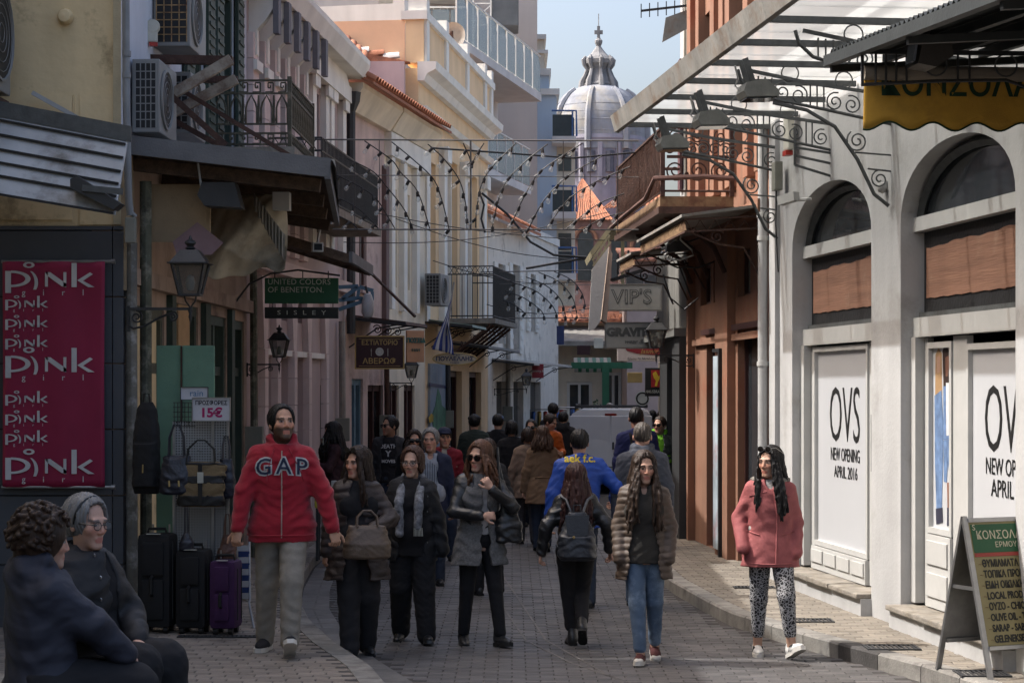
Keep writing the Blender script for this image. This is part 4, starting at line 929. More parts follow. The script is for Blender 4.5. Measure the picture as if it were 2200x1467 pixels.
M_rust=pmat('rusty_iron',(.06,.03,.021),.75,var=.35,scale=9,bump=.35,bscale=50,dirt=(.05,.025,.02),dirt_amt=.4,dirt_scale=6)
M_rustl=pmat('rust_ochre_slab',(.19,.12,.065),.85,var=.35,scale=5,bump=.3,bscale=30,dirt=(.12,.06,.035),dirt_amt=.4,dirt_scale=4)
bal=thing('iron_balcony','rusty red wrought iron balcony with big scrolls on the terracotta house','balcony',R2.t.location,0);bal.rotation_euler=R2.t.rotation_euler
ub0,ub1=-.6,R2.u(1600)-.05;BO=-.95;bz0,bz1=4.38,5.18
MB().box(ub0,ub1,BO-.03,-.12,bz0-.12,bz0).build('slab',M_rustl,bal);MB().box(ub0-.02,ub1+.02,BO-.05,-.10,bz0-.2,bz0-.121).build('slab_moulding',M_rust,bal)
MB().tube([(ub0,-.1,bz1),(ub0,BO,bz1),(ub1,BO,bz1),(ub1,-.1,bz1)],.022,6).build('handrail',M_rust,bal);MB().tube([(ub0,-.1,bz0+.06),(ub0,BO,bz0+.06),(ub1,BO,bz0+.06),(ub1,-.1,bz0+.06)],.014,5).build('lower_rail',M_rust,bal)
for u,y in((ub0,BO),(ub1,BO),(ub1,-.14)):MB().beam((u,y,bz0),(u,y,bz1+.03),.05,.05).build('corner_post',M_rust,bal)
n=int((ub1-ub0)/.12)
for i in range(1,n):
 u=ub0+(ub1-ub0)*i/n;MB().tube([(u,BO,bz0+.06),(u+.02,BO-.02,bz0+.3),(u-.02,BO,bz0+.5),(u,BO,bz1)],.009,5).build('baluster',M_rust,bal,True)
bsc=MB().tube([(0,p[0],p[1])for p in spiral(.125,2.0,34,(0,0),3.3,1,.12)],.0105,5).mesh('scroll',True);bsc.materials.append(M_rust)
bsm=MB().tube([(0,p[0],p[1])for p in spiral(.075,1.6,24,(0,0),0.5,1,.12)],.009,5).mesh('small_scroll',True);bsm.materials.append(M_rust)
for k,y in enumerate((-.80,-.54,-.28)):
 mk('scroll',bsc,None,bal,(ub1,y,bz0+.30),(0,0,0 if k%2 else math.pi));MB().beam((ub1,y-.13,bz0+.06),(ub1,y-.13,bz1),.014,.014).build('upright',M_rust,bal)
 mk('small_scroll',bsm,None,bal,(ub1,y-.06,bz0+.55));mk('small_scroll',bsm,None,bal,(ub1,y+.07,bz0+.55),(0,0,math.pi));mk('small_scroll',bsm,None,bal,(ub1,y-.0,bz0+.69),(R(90),0,0))
MB().box(ub1-.012,ub1+.012,-.9,-.18,bz0+.44,bz0+.475).build('panel_rail',M_rust,bal)
MB().tube([(ub0,BO-.1,bz0-.02),(ub0+1.5,BO-.12,bz0+.0),(ub1-.5,BO-.13,bz0+.02),(ub1+.03,BO-.1,bz0+.2),(ub1+.1,-.5,bz0+.22),(ub1+.08,-.12,bz0+.2)],.03,7).build('rolled_cover',pmat('brown_canvas',(.10,.055,.045),.9,var=.2),bal,True)
for u in(.6,2.0,3.2):MB().tube([(u,BO+.1,bz0-.2),(u,-.55,bz0-.3),(u,-.25,bz0-.55),(u,-.12,bz0-.85)],.03,6).build('bracket',M_rust,bal,True)
def lattice(label,u0,u1,z,out,fac=R2):
 t=thing('lattice_canopy',label,'canopy',fac.t.location,0);t.rotation_euler=fac.t.rotation_euler
 MB().prism([(-out-.05,z-.02),(-.1,z+.10),(-.1,z+.13),(-out-.05,z+.012)],lambda p,q,d:(d,p,q),u0-.04,u1+.05).build('roof_sheet',M_fascia,t)
 for zz in(0,-.13):MB().beam((u0,-out,z-.04+zz),(u1,-out,z-.04+zz),.02,.02).build('rail',M_rust,t);MB().beam((u1,-out,z-.04+zz),(u1,-.12,z-.0+zz),.02,.02).build('side_rail',M_rust,t)
 n=int((u1-u0)/.11)
 for i in range(n):a=u0+(u1-u0)*i/n;b=u0+(u1-u0)*(i+1)/n;MB().beam((a,-out,z-.05),(b,-out,z-.16),.02,.012).build('lattice_bar',M_rustl,t)
 n=int((out-.12)/.08)
 zg=[(u1,-out+(out-.12)*i/n,z-.045-.12*(i%2))for i in range(n+1)];MB().tube(zg,.009,4).build('zigzag',M_rust,t)
 for u in(u0+.15,u1-.05):MB().tube([(u,-out+.05,z-.17),(u,-out*.6,z-.30),(u,-out*.3,z-.34),(u,-.12,z-.62)],.013,5).build('bracket',M_rust,t,True);mk('small_scroll',bsm,None,t,(u,-out*.62,z-.22))
lattice('rusty lattice canopy just under the scrolled iron balcony',1.6,R2.u(1655)-.02,4.02,.92)
lattice('narrow rusty lattice canopy beyond the balcony, left of the floodlight',-1.2,.35,3.95,.85)
t=thing('floodlight','black floodlight with looping white cable under the rusty lattice canopy','floodlight',W(1455,535,23.6),R(10))
MB().prism([(-.16,-.05),(.14,-.02),(.16,.03),(-.05,.09),(-.16,.02)],lambda p,q,d:(p,d,q),-.12,.12).build('housing',M_cast,t);MB().prism([(-.165,-.045),(-.06,.095),(-.07,.105),(-.18,-.04)],lambda p,q,d:(p,d,q),-.1,.1).build('glass',pmat('flood_glass',(.2,.23,.28)),t);MB().beam((.02,0,.05),(.02,0,.3),.03,.1).build('hanger',M_cast,t)
MB().tube([(.02,-.13,.28),(-.0,-.14,.1),(.14,-.14,-.02),(.16,-.14,-.08),(.0,-.14,-.14),(-.16,-.14,-.13),(-.19,-.14,-.08),(-.15,-.13,-.05)],.011,6).build('cable',M_whiteframe,t,True)
for i,(pts)in enumerate(([(1425,590),(1440,640),(1470,665),(1500,640)],[(1420,560),(1455,575),(1500,575),(1540,560)],[(1440,505),(1480,520),(1530,500),(1560,480)],[(1455,560),(1470,600),(1485,640)])):
 o=MB().tube([tuple(W(a,b,24.6+.2*i))for a,b in pts],.011,5).build('cable',M_cast,None,True);tag(o,['black cable looping down the grey shopfront right of the lamp','black cable stretched under the rusty canopies','black cable bundle below the rusty lattice canopy','short black cable hanging beside the grey shopfront'][i],'cable')
# ------------------------------------------------------------ right: grey shopfront, white upper house
M_greyp=pmat('grey_metal_panel',(.15,.15,.14),.6,var=.12,scale=2,bump=.08,streak=.2)
M_char=pmat('charcoal_panel',(.035,.036,.037),.55,var=.2,scale=2,bump=.08)
M_whouse=pmat('grey_white_plaster',(.42,.41,.40),.85,var=.15,scale=1.5,bump=.2,bscale=20,streak=.25)
R3=Fac('grey_shopfront','narrow shopfront clad in dark grey panels behind the street lamp',(2.30,31.0),(2.44,26.92))
wall(R3,'wall',0,R3.L,0,4.3,[(1.0,3.2,.12,2.6)],M_char,.3);MB().box(1.0,3.2,.25,.29,.12,2.6).build('shop_glass',M_dglass,R3.t)
for k in range(5):a=.03+k*.8;MB().box(a,a+.78,-.05,-.001,2.98,4.25).build('grey_panel',M_greyp,R3.t)
MB().box(.0,R3.L,-.25,-.001,2.86,2.97).build('ledge',M_greyp,R3.t);MB().box(.01,R3.L-.01,.3,4,0,4.2).build('house_mass',M_char,R3.t)
MB().box(3.5,4.08,-.18,-.001,.12,2.86).build('side_panel',M_char,R3.t);MB().box(2.9,3.3,-.14,-.001,.12,2.86).build('side_panel',M_char,R3.t)
R3b=Fac('white_upper_house','tall white house with brown shutters and roof aerials above the shops',(2.62,31.0),(2.70,26.95))
wall(R3b,'wall',0,R3b.L,4.31,9.9,[(.5,1.2,5.2,7.2),(2.4,3.2,6.4,8.4)],M_whouse,.25);MB().box(.01,R3b.L-.01,.25,4,4.31,9.8).build('house_mass',M_whouse,R3b.t)
for a,b,c,d in((.5,1.2,5.2,7.2),(2.4,3.2,6.4,8.4)):
 w=MB().box(a,b,.08,.1,c,d).build('window',M_dglass,R3b.t);MB().box(a-.32,a-.01,-.06,-.02,c,d).box(b+.01,b+.32,-.06,-.02,c,d).build('shutter',pmat('plum_shutter',(.09,.04,.045),.7),w)
MB().box(-.1,R3b.L+.0,-.5,.3,9.3,9.55).build('eaves',pmat('grey_wood',(.13,.12,.10),.9),R3b.t)
for u in(1.9,2.2,R3b.L-.05):MB().tube([(u,-.09,4.5),(u+.02,-.11,6.5),(u,-.09,9.3)],.045,7).build('drainpipe',pmat('grey_wood',(.13,.12,.10)),R3b.t)
an=thing('roof_aerial','grey television aerials sticking out from the eaves of the white house','aerial',W(1400,24,28.5),0)
MB().beam((-.15,0,0),(.9,0,.12),.03,.03).build('boom',M_cast,an)
for i in range(7):MB().beam((-.15+i*.12,0,-.10+.012*i),(-.15+i*.12,0,.10+.012*i),.014,.014).build('element',M_cast,an)
MB().prism([(.15,-.45),(.7,-.15),(.75,.1),(.2,-.1)],lambda p,q,d:(p,d,q),-.02,.02).build('reflector',M_fascia,an);MB().tube([(.6,0,-.5),(.62,0,.5)],.03,6).build('mast',M_cast,an)
# ------------------------------------------------------------ right: shops beyond
R5=Fac('far_shop_row','row of small shops with signs beyond the grey shopfront',(3.45,47.0),(2.32,31.05))
wall(R5,'wall',0,R5.L,0,4.2,[(1+i*3.1,3+i*3.1,.12,2.5)for i in range(5)],pmat('ochre_grey_plaster',(.30,.26,.21),.85,var=.2,streak=.25),.3)
for i in range(5):MB().box(1+i*3.1,3+i*3.1,.2,.23,.12,2.5).build('shop_glass',M_dglass,R5.t)
MB().box(.01,R5.L-.01,.3,6,0,4.1).build('house_mass',M_whouse,R5.t)
# ------------------------------------------------------------ left: corner house with grey cladding
M_ochre=pmat('ochre_plaster',(0.683,0.543,0.323),.9,var=.12,scale=1.2,bump=.35,bscale=9,streak=.15,dirt=(.24,.19,.11),dirt_amt=.2,dirt_scale=1.5)
M_clad=pmat('slate_cladding',(0.063,0.068,0.078),.6,var=.1,scale=2,bump=.05,objrand=.08)
M_dk=pmat('shaft_dark',(.02,.02,.022),.9)
LA=Fac('corner_house','ochre plastered corner house clad in slate grey panels at street level',(-8.0,17.0),(-3.34,17.0))
u=LA.u
wall(LA,'upper_wall',0,LA.L,3.55,7.0,[],M_ochre,.3);MB().box(0,LA.L-.004,.02,.3,0,3.549).build('lower_wall',M_dk,LA.t)
MB().box(.01,LA.L-.02,.3,7.5,0,6.95).build('house_mass',M_ochre,LA.t);MB().box(-.3,LA.L+.12,-.25,7.5,7.0,7.15).build('roof',M_stone,LA.t)
zs=[0.0,.10]+[wz(p,17)for p in(1212,1064,922,781,638,496)]+[3.55]
for a,b in zip(zs[1:],zs[2:]):
 for c,d in((LA.L-2.5,LA.L-1.25),(LA.L-1.25,LA.L-.066)):MB().cbox(c+.004,d-.004,-.03,.018,a+.005,b-.005,.004).build('cladding_panel',M_clad,LA.t)
 MB().cbox(LA.L-.062,LA.L+.025,-.032,.30,a+.005,b-.005,.004).build('corner_panel',M_clad,LA.t)
for a,b,c,d in((u(158),u(160),3.9,wz(203,17)),(u(172),LA.L-.02,3.56,wz(203,17))):MB().box(a,b,-.014,-.001,c,d).build('plaster_patch',M_ochre,LA.t)
MB().box(u(0)-.6,u(156),-.012,-.001,3.6,wz(203,17)-.01).build('plaster_patch',M_ochre,LA.t)
MB().lathe([(0,-.09),(.05,-.08),(.07,-.03),(.065,0)],(u(142),0,wz(38,17)),12,ax='y').build('plaster_boss',M_ochre,LA.t,True)
MB().box(LA.L-.06,LA.L+.004,-.03,-.001,3.56,7.0).build('corner_bead',pmat('pale_ochre',(.42,.36,.24),.85),LA.t)
nb=Fac('neighbour_house','ochre house beyond the left edge of the street',(-4.75,2.0),(-4.75,16.7));MB().box(0,nb.L,0,6,0,8.3).build('wall',M_ochre,nb.t)
M_rib=pmat('ribbed_grey_sheet',(0.415,0.427,0.439),.6,var=.15,scale=1.5,bump=.1,bscale=30,streak=.25,dirt=(.15,.14,.125),dirt_amt=.3,dirt_scale=1.2)
ra=thing('ribbed_awning','grey ribbed metal awning on the corner house above the pink banner','awning',(0,16.3,0))
xl,xr=wx(0,16.3)-.9,wx(272,16.3)
def rz(x,t):px=x/16.3*F+CX;top=248+(300-248)*px/270-8;bot=425+(470-425)*px/270;return wz(top+(bot-top)*t,16.3)
rib=[0,.10,.28,.46,.62,.78,1.0]
for a,b in zip(rib,rib[1:]):
 MB().prism([(xl,a),(xr,a),(xr,b),(xl,b)],lambda x,t,d:(x,.07-.55*t+d,rz(x,t)-(.008 if t==b else 0)),0,.03).build('slat',M_rib,ra)
 MB().beam((xl,.055-.55*b,rz(xl,b)+.002),(xr-.01,.055-.55*b,rz(xr,b)+.002),.03,.018).build('rib',M_dark,ra)
MB().prism([(xl,0),(xr+.03,0),(xr+.03,1),(xl,1)],lambda x,t,d:(x,.03+d,rz(x,0)+.09-.13*t),0,.03).build('front_rail',M_iron,ra)
fl=thing('awning_floodlight','dark strip floodlight on the ribbed awning left of the downpipe','floodlight',W(205,415,15.85),0)
MB().prism([(-.18,.10),(-.13,.13),(.22,-.09),(.16,-.14),(-.18,.03)],lambda p,q,d:(p,d,q),-.1,.1).build('housing',M_char,fl);MB().beam((-.08,-.11,.03),(.24,-.11,.0),.02,.05).build('arm',M_iron,fl)
M_acw=pmat('aircon_case',(.22,.22,.215),.5,var=.08,scale=4,bump=.03,streak=.15)
def aircon(label,loc,rz,w=.8,h=.55,d=.3,mat=M_acw,grid='wire',rusty=False,group=None):
 t=thing('air_conditioner',label,'air conditioner',loc,rz,group)
 MB().cbox(-w/2,w/2,0,d,0,h,.012).build('case',mat,t)
 fx=-w*.12;fr=h*.42
 MB().lathe([(fr,-.004),(fr,-.02),(fr-.02,-.022),(fr-.025,-.004)],(fx,0,h/2),20,ax='y').build('fan_ring',mat,t,True);MB().lathe([(0,-.006),(fr-.025,-.006)],(fx,0,h/2),20,ax='y').build('fan_opening',M_dark,t)
 for k in range(1,5):MB().tube([(fx+fr*k/5*math.cos(a),-.014,h/2+fr*k/5*math.sin(a))for a in[6.283*i/18 for i in range(18)]],.003,4,closed=True).build('fan_wire',mat,t)
 gm=pmat('rusty_yellow_grille',(.33,.21,.10),.8,var=.4,scale=10,dirt=(.12,.05,.03),dirt_amt=.3,dirt_scale=8)if rusty else mat
 x0=w/2+.004
 MB().box(w/2-.001,w/2+.003,.03,d-.03,.04,h-.04).build('side_opening',M_dark,t);MB().box(-w/2-.003,-w/2+.001,.03,d-.03,.04,h-.04).build('side_opening',M_dark,t)
 for s in(-1,1):
  x=s*(w/2+.006)
  for i in range(1,8):z=.04+(h-.08)*i/8;MB().beam((x,.03,z),(x,d-.03,z),.006,.009).build('grille_bar',gm,t)
  for i in range(0,5):y=.03+(d-.06)*i/4;MB().beam((x,y,.04),(x,y,h-.04),.006,.009).build('grille_bar',gm,t)
 return t
t=aircon('white air conditioner at the top left corner on the ochre wall',(wx(18,16.6),16.4,wz(205,16.6)),R(90),w=.55,h=.95,d=.42)
MB().box(-.4,.3,.02,.1,-.12,-.04).build('rusty_shelf',M_rust,t)
br=thing('wall_brace','grey steel brace on the ochre wall below the left air conditioner','bracket',(0,16.85,0));MB().beam((wx(70,16.85),0,wz(200,16.85)),(wx(200,16.85),.03,wz(272,16.85)),.06,.035).build('strut',M_rib,br)
M_pipe=pmat('grey_pipe',(.22,.23,.24),.55,var=.15,scale=5,bump=.05,streak=.2);M_pipeg=pmat('mossy_pipe',(.085,.09,.065),.7,var=.4,scale=6,bump=.3,dirt=(.25,.24,.19),dirt_amt=.35,dirt_scale=7)
p=thing('downpipe','grey downpipe on the corner above the lamp bracket','pipe',(0,0,0));MB().tube([(wx(270,16.8),16.8,wz(-60,16.8)),(wx(271,16.8),16.8,wz(200,16.8)),(wx(276,16.8),16.8,wz(425,16.8)),(wx(279,16.8),16.82,wz(462,16.8))],.032,9).build('pipe',M_pipe,p,True);MB().tube([(wx(279,16.8),16.82,wz(455,16.8)),(wx(290,16.8),16.84,wz(465,16.8))],.02,8).build('outlet',M_pipe,p,True)
MB().cbox(wx(270,16.82),wx(292,16.82),16.78,16.86,wz(522,16.82),wz(468,16.82),.006).build('junction_box',pmat('grey_box'),p)
for z in(110,156,280):MB().tube([(wx(272,16.8),16.8,wz(z,16.8)),(wx(272,16.8),16.8,wz(z+12,16.8))],.038,9).build('collar',M_pipe,p,True)
p=thing('downpipe','mottled grey pipe beside the hanging black backpack','pipe',(0,0,0));MB().tube([(wx(282,17.05),17.05,wz(520,17)),(wx(284,17.05),17.05,LPZ)],.05,9).build('pipe',pmat('mottled_pipe',(.13,.125,.11),.6,var=.3,scale=6,dirt=(.3,.3,.29),dirt_amt=.3,dirt_scale=5),p,True)
p=thing('downpipe','mossy green pipe left of the green board','pipe',(0,0,0));MB().tube([(wx(313,17.4),17.4,wz(390,17.4)),(wx(314,17.4),17.4,LPZ)],.052,9).build('pipe',M_pipeg,p,True)
p=thing('downpipe','tall grey pipe high up beside the siren','pipe',(0,0,0));MB().tube([(wx(304,18.4),18.4,wz(120,18.4)),(wx(304,18.4),18.4,wz(-80,18.4))],.05,9).build('pipe',M_pipe,p,True)
# ------------------------------------------------------------ left: old shop house with the wooden canopy
M_bwall=pmat('faded_rose_plaster',(0.439,0.323,0.25),.9,var=.2,scale=1.5,bump=.3,bscale=12,streak=.25,dirt=(.22,.15,.12),dirt_amt=.3)
M_bup=pmat('pale_blue_plaster',(0.549,0.573,0.634),.85,var=.1,scale=1.5,bump=.2,bscale=15,streak=.15)
M_green=pmat('dark_green_wood',(.035,.055,.045),.6,var=.25,scale=3,bump=.2,bscale=20,stretch=(4,4,.5))
M_ogreen=pmat('olive_wood',(.085,.09,.065),.65,var=.25,scale=3,bump=.2,bscale=20,stretch=(4,4,.5))
LB=Fac('old_shop_house','old shop house with green doors behind the luggage display',(-3.34,17.01),(-3.2,24.0))
opsB=[(.5,1.9,.14,2.9),(2.3,3.7,.14,3.0),(4.3,5.5,.14,2.95),(5.8,6.8,.14,2.95),(3.2,4.0,4.7,6.6),(5.0,6.0,4.55,6.7)]
wall(LB,'lower_wall',0,LB.L,0,4.25,[o for o in opsB if o[3]<4],M_bwall,.25);wall(LB,'upper_wall',0,LB.L,4.251,7.0,[o for o in opsB if o[3]>4],M_bup,.25)
MB().box(.3,LB.L-.02,.25,4.0,.01,6.9).build('house_mass',M_bwall,LB.t);MB().box(0,LB.L+.05,-.28,4,7.0,7.12).build('roof',M_stone,LB.t)
for i,(a,b,c,d)in enumerate(opsB):
 m_=M_ogreen if i==0 else M_green
 f=MB().box(a,a+.1,.02,.14,c,d).box(b-.1,b,.02,.14,c,d).box(a+.1,b-.1,.02,.14,d-.1,d);w=f.build('door' if i<4 else 'window',m_,LB.t);MB().box(a+.1,b-.1,.13,.15,c,d-.1).build('pane',M_dglass,w)
 MB().box((a+b)/2-.05,(a+b)/2+.05,.04,.128,c,d-.1).build('mullion',m_,w)
 if i<4:
  MB().box(a+.1,(a+b)/2-.05,.06,.128,c,c+.7).box((a+b)/2+.05,b-.1,.06,.128,c,c+.7).build('door_panel',m_,w);MB().box(a+.1,b-.1,.05,.127,2.3,2.4).build('transom',m_,w)
 else:
  for s,x in((-1,a),(1,b)):
   sh=MB().box(min(x,x+s*.42),max(x,x+s*.42),-.06,-.02,c,d).build('shutter',M_green,w)
   for k in range(18):z=c+.08+(d-c-.16)*k/17;MB().box(min(x,x+s*.42)+.05,max(x,x+s*.42)-.05,-.075,-.061,z,z+.035).build('slat',M_green,sh)
MB().box(-.02,.28,-.05,-.001,3.0,4.2).build('plaster_panel',pmat('tan_board',(0.342,0.256,0.159),.9,var=.15,dirt=(.2,.15,.1),dirt_amt=.3),LB.t)
for a,b in((2.0,2.2),(3.85,4.15),(5.55,5.75)):MB().box(a,b,-.06,-.001,.13,3.05).build('pilaster',M_green,LB.t)
MB().box(.02,LB.L,-.10,-.001,3.06,3.2).build('shop_cornice',M_bwall,LB.t)
MB().box(2.35,2.95,-.05,-.001,2.42,2.98).build('picture_board',pmat('tan_poster',(.42,.27,.14),.8,var=.15),LB.t)
hb=thing('hoarding_board','tan painted board under the wooden canopy behind the lamp','board',(0,17.55,0));MB().box(wx(322,17.55),wx(452,17.55),0,.03,wz(520,17.55),wz(396,17.55)).build('board',pmat('tan_board',(0.342,0.256,0.159)),hb);MB().prism([(wx(372,17.55),wz(520,17.55)),(wx(425,17.55),wz(478,17.55)),(wx(480,17.55),wz(522,17.55)),(wx(455,17.55),wz(548,17.55)),(wx(380,17.55),wz(545,17.55))],lambda p,q,d:(p,d,q),-.03,-.002).build('mauve_board',pmat('mauve_board',(.26,.17,.18),.8,var=.15),hb)
cv=thing('hanging_canvas','dirty beige canvas sagging under the wooden canopy','awning',(0,18.4,0))
M_canvas=pmat('dirty_canvas',(.40,.345,.255),.95,var=.25,scale=2.5,bump=.5,bscale=6,dirt=(.26,.22,.16),dirt_amt=.35,dirt_scale=3)
x0,x1=wx(436,18.4),wx(616,18.4)
o=MB().sheet(lambda u_,v:(x0+(x1-x0)*u_,.06*math.sin(u_*5+v*4)+.09*math.sin(v*6+u_*5)*v+.05*abs(math.sin(u_*4-v*3+.4+.8*math.sin(v*4)))+.03*abs(math.sin(u_*6+v*5+math.sin(u_*5)))+.008*math.sin(u_*31+v*23+2*math.sin(v*9))-.12*v-.12*math.sin(3.1*u_)*math.sin(3.1*v),wz(418+176*v+12*math.sin(u_*6.5+.5)*v+6*math.sin(u_*15)*v-26*v*abs(2*u_-1)**3,18.4)),80,60).build('canvas',M_canvas,cv,True);solidify(o,.004)
x0b,x1b=wx(545,18.1),wx(612,18.1)
o=MB().sheet(lambda u_,v:(x0b+(x1b-x0b)*u_,-.3+.02*math.sin(u_*60),wz((415+90*u_)+(28+26*u_)*v+6*abs(math.sin(u_*28))*v,18.1)),60,4).build('fringe',pmat('grey_canvas',(.3,.28,.24),.95,var=.2),cv,True);solidify(o,.004)
M_wood=pmat('old_wood',(.075,.05,.035),.85,var=.4,scale=3,bump=.35,bscale=15,stretch=(.6,5,5),objrand=.25)
M_woodg=pmat('grey_wood_edge',(.115,.118,.125),.7,var=.2,scale=3,bump=.2)
M_tin=pmat('tin_edge',(.30,.28,.25),.6,var=.25,scale=4,bump=.2,streak=.2)
wc=thing('wooden_canopy','dark boarded wooden canopy with tin edge over the old shop','canopy',LB.t.location,0);wc.rotation_euler=LB.t.rotation_euler
CU0,CU1,COUT,CZI,CZO=.05,4.9,1.75,4.18,3.98
nb_=14
for k in range(nb_):
 a,b=.02+COUT*k/nb_,.02+COUT*(k+1)/nb_-.008;zf=lambda y:CZI+(CZO-CZI)*y/COUT
 TP=.74;MB().add([(CU0,-a,zf(a)),(CU1,-a*TP,zf(a)),(CU1,-b*TP,zf(b)),(CU0,-b,zf(b)),(CU0,-a,zf(a)+.025),(CU1,-a*TP,zf(a)+.025),(CU1,-b*TP,zf(b)+.025),(CU0,-b,zf(b)+.025)],[(0,1,2,3),(7,6,5,4),(0,4,5,1),(1,5,6,2),(2,6,7,3),(3,7,4,0)]).build('board',M_wood,wc)
for u_ in(.3,1.7,3.1,4.6):MB().beam((u_,-.02,CZI-.07),(u_,(-COUT+.05)*(1-.055*u_),CZO-.06),.09,.11).build('joist',M_wood,wc)
MB().beam((CU0-.05,-.0,CZI+.07),(CU0-.05,-COUT-.04,CZO+.06),.05,.16).build('end_fascia',M_woodg,wc)
MB().beam((CU0-.07,-COUT-.02,CZO+.05),(CU1+.04,-COUT*TP-.02,CZO+.05),.05,.17).build('front_fascia',M_woodg,wc)
for k in range(5):a=CU0-.04+k*1.0;MB().prism([(-.02,CZI+.13),(-COUT-.06,CZO+.125),(-COUT-.09,CZO+.06),(-COUT-.08,CZO+.135),(-.02,CZI+.145)],lambda p,q,d:(d,p*(1-.055*d),q),a,a+.99).build('tin_sheet',M_tin,wc)
MB().box(CU0+1.0,CU0+1.15,-1.3,-1.15,CZO-.20,CZO-.04).build('junction_box',M_whiteframe,wc)
MB().prism([(-.12,.06),(.16,.06),(.22,-.16),(-.1,-.14),(-.16,-.05)],lambda p,q,d:(.3+d,-.78-p,CZO-.1+q),-.12,.12).build('lamp_box',M_char,tag(thing('floodlight','black box floodlight with white cable under the wooden canopy','floodlight',LB.t.location,LB.t.rotation_euler.z)))
o=MB().tube([tuple(W(a,b,17.2))for a,b in((300,330),(318,328),(400,334),(425,350),(432,400),(445,430),(460,425),(470,412))],.010,6).build('white_cable',M_whiteframe,None,True);tag(o,'white cable looping from the canopy edge to the black floodlight','cable')
w2=thing('wooden_canopy','lower dark boarded canopy hung above the green hanging sign','canopy',LB.t.location,0);w2.rotation_euler=LB.t.rotation_euler
for k in range(10):a=.02+k*.14;MB().box(4.95,7.4,-a-.13,-a,3.98-.04*k,4.005-.04*k).build('board',M_wood,w2)
MB().beam((4.93,-.02,4.02),(4.93,-1.46,3.58),.05,.10).build('end_fascia',M_wood,w2);MB().beam((7.42,-.02,4.02),(7.42,-1.46,3.58),.05,.10).build('end_fascia',M_wood,w2);MB().beam((4.9,-1.47,3.6),(7.45,-1.47,3.6),.04,.12).build('front_fascia',M_woodg,w2)
fl=thing('floodlight','small white floodlight under the lower wooden canopy','floodlight',W(682,531,21.6),R(20));MB().box(-.06,.06,-.03,.04,-.05,.05).build('housing',M_whiteframe,fl);MB().box(-.045,.045,-.034,-.0301,-.035,.035).build('glass',M_dglass,fl);MB().beam((0,.03,.0),(.05,.05,.25),.02,.02).build('arm',M_whiteframe,fl)
rk=thing('rusty_rack','rusty steel rack of crossed beams carrying air conditioners','rack',LB.t.location,0);rk.rotation_euler=LB.t.rotation_euler
M_rbeam=pmat('flaking_steel',(.27,.235,.19),.75,var=.3,scale=5,bump=.25,bscale=25,dirt=(.10,.045,.028),dirt_amt=.5,dirt_scale=3)
def rb(px0,py0,px1,py1,Y,w=.07,h=.09,m_=None,Y1=None):a=W(px0,py0,Y);b=W(px1,py1,Y1 or Y);inv=rk.matrix_basis.inverted();MB().beam(inv@a,inv@b,w,h).build('beam',m_ or M_rbeam,rk)
rk.matrix_basis=LB.t.matrix_basis.copy()if LB.t.matrix_basis!=Matrix()else rk.matrix_basis
bpy.context.view_layer.update()
rb(282,127,500,131,18.3,.10,.075,M_rust);rb(362,170,510,172,18.9,.08,.06,M_rust)
rb(282,255,497,128,18.05);rb(362,248,508,170,18.6)
rb(284,130,485,312,18.0,.03,.055,M_rust);rb(400,200,640,345,18.3,.025,.04,M_rust);rb(370,257,480,318,18.4,.03,.05,M_rust)
aircon('tall air conditioner with rusty yellow grille on top of the rack',LB.w(1.75,-.35,wz(118,18.8)),LB.t.rotation_euler.z,w=.85,h=.62,d=.34,rusty=True)
aircon('air conditioner with dark grille right of the grey downpipe',LB.w(.75,-.26,wz(298,17.8)),LB.t.rotation_euler.z,w=.8,h=.64,d=.24)
aircon('white air conditioner with wire grille behind the crossed rusty beams',LB.w(2.15,-.28,wz(302,19.3)),LB.t.rotation_euler.z,w=.8,h=.58,d=.3)
sr=thing('alarm_siren','round cream alarm siren with red strobe beside the grey pipe','alarm',W(326,70,18.2),R(8));MB().cbox(-.05,.055,-.06,.02,-.10,.10,.02).lathe([(.0,-.07),(.06,-.065),(.066,-.02),(.066,.02)],(.01,0,.05),16,ax='y').build('case',pmat('cream_plastic',(.45,.44,.38),.5),sr);MB().box(-.02,.055,-.065,-.02,-.135,-.101).build('red_lens',pmat('red_plastic',(.35,.03,.02)),sr)
M_cast2=pmat('olive_cast_iron',(.075,.068,.048),.7,var=.35,scale=8,bump=.3,bscale=40,dirt=(.14,.12,.09),dirt_amt=.3,dirt_scale=8)
gb=thing('greek_key_balcony','cast iron balcony with Greek key bands and pointed arches','balcony',LB.t.location,0);gb.rotation_euler=LB.t.rotation_euler
gu0,gu1,go=LB.u(622,.85)-2.1,LB.u(622,.85),.85;
_,gz1=LB.uz(560,172,.5);gz0=4.76;gz1=5.5;gu0,gu1=4.5,6.55
MB().box(gu0-.06,gu1+.06,-go-.06,-.001,gz0-.11,gz0).build('slab',M_stone,gb);MB().box(gu0,gu1,-go+.05,-.001,gz0-.2,gz0-.111).build('slab_moulding',M_stone,gb)
def key_me(w,h,t):
 P=[(0,0),(w,0),(w,h),(w*.35,h),(w*.35,h*.45),(w*.65,h*.45),(w*.65,h*.7)];m=MB()
 for p,q in zip(P,P[1:]):m.beam((p[0],0,p[1]),(q[0],0,q[1]),t,t)
 me=m.mesh('greek_key');me.materials.append(M_cast2);return me
kme=key_me(.085,.10,.014);arch_me=MB().tube([(-.06,0,0),(-.06,0,.16),(-.045,0,.22),(0,0,.30),(.045,0,.22),(.06,0,.16),(.06,0,0)],.011,5).mesh('pointed_arch',True);arch_me.materials.append(M_cast2)
stem_me=MB().lathe([(.012,0),(.02,.03),(.011,.1),(.014,.2),(.009,.3)],(0,0,0),8).mesh('baluster',True);stem_me.materials.append(M_cast2)
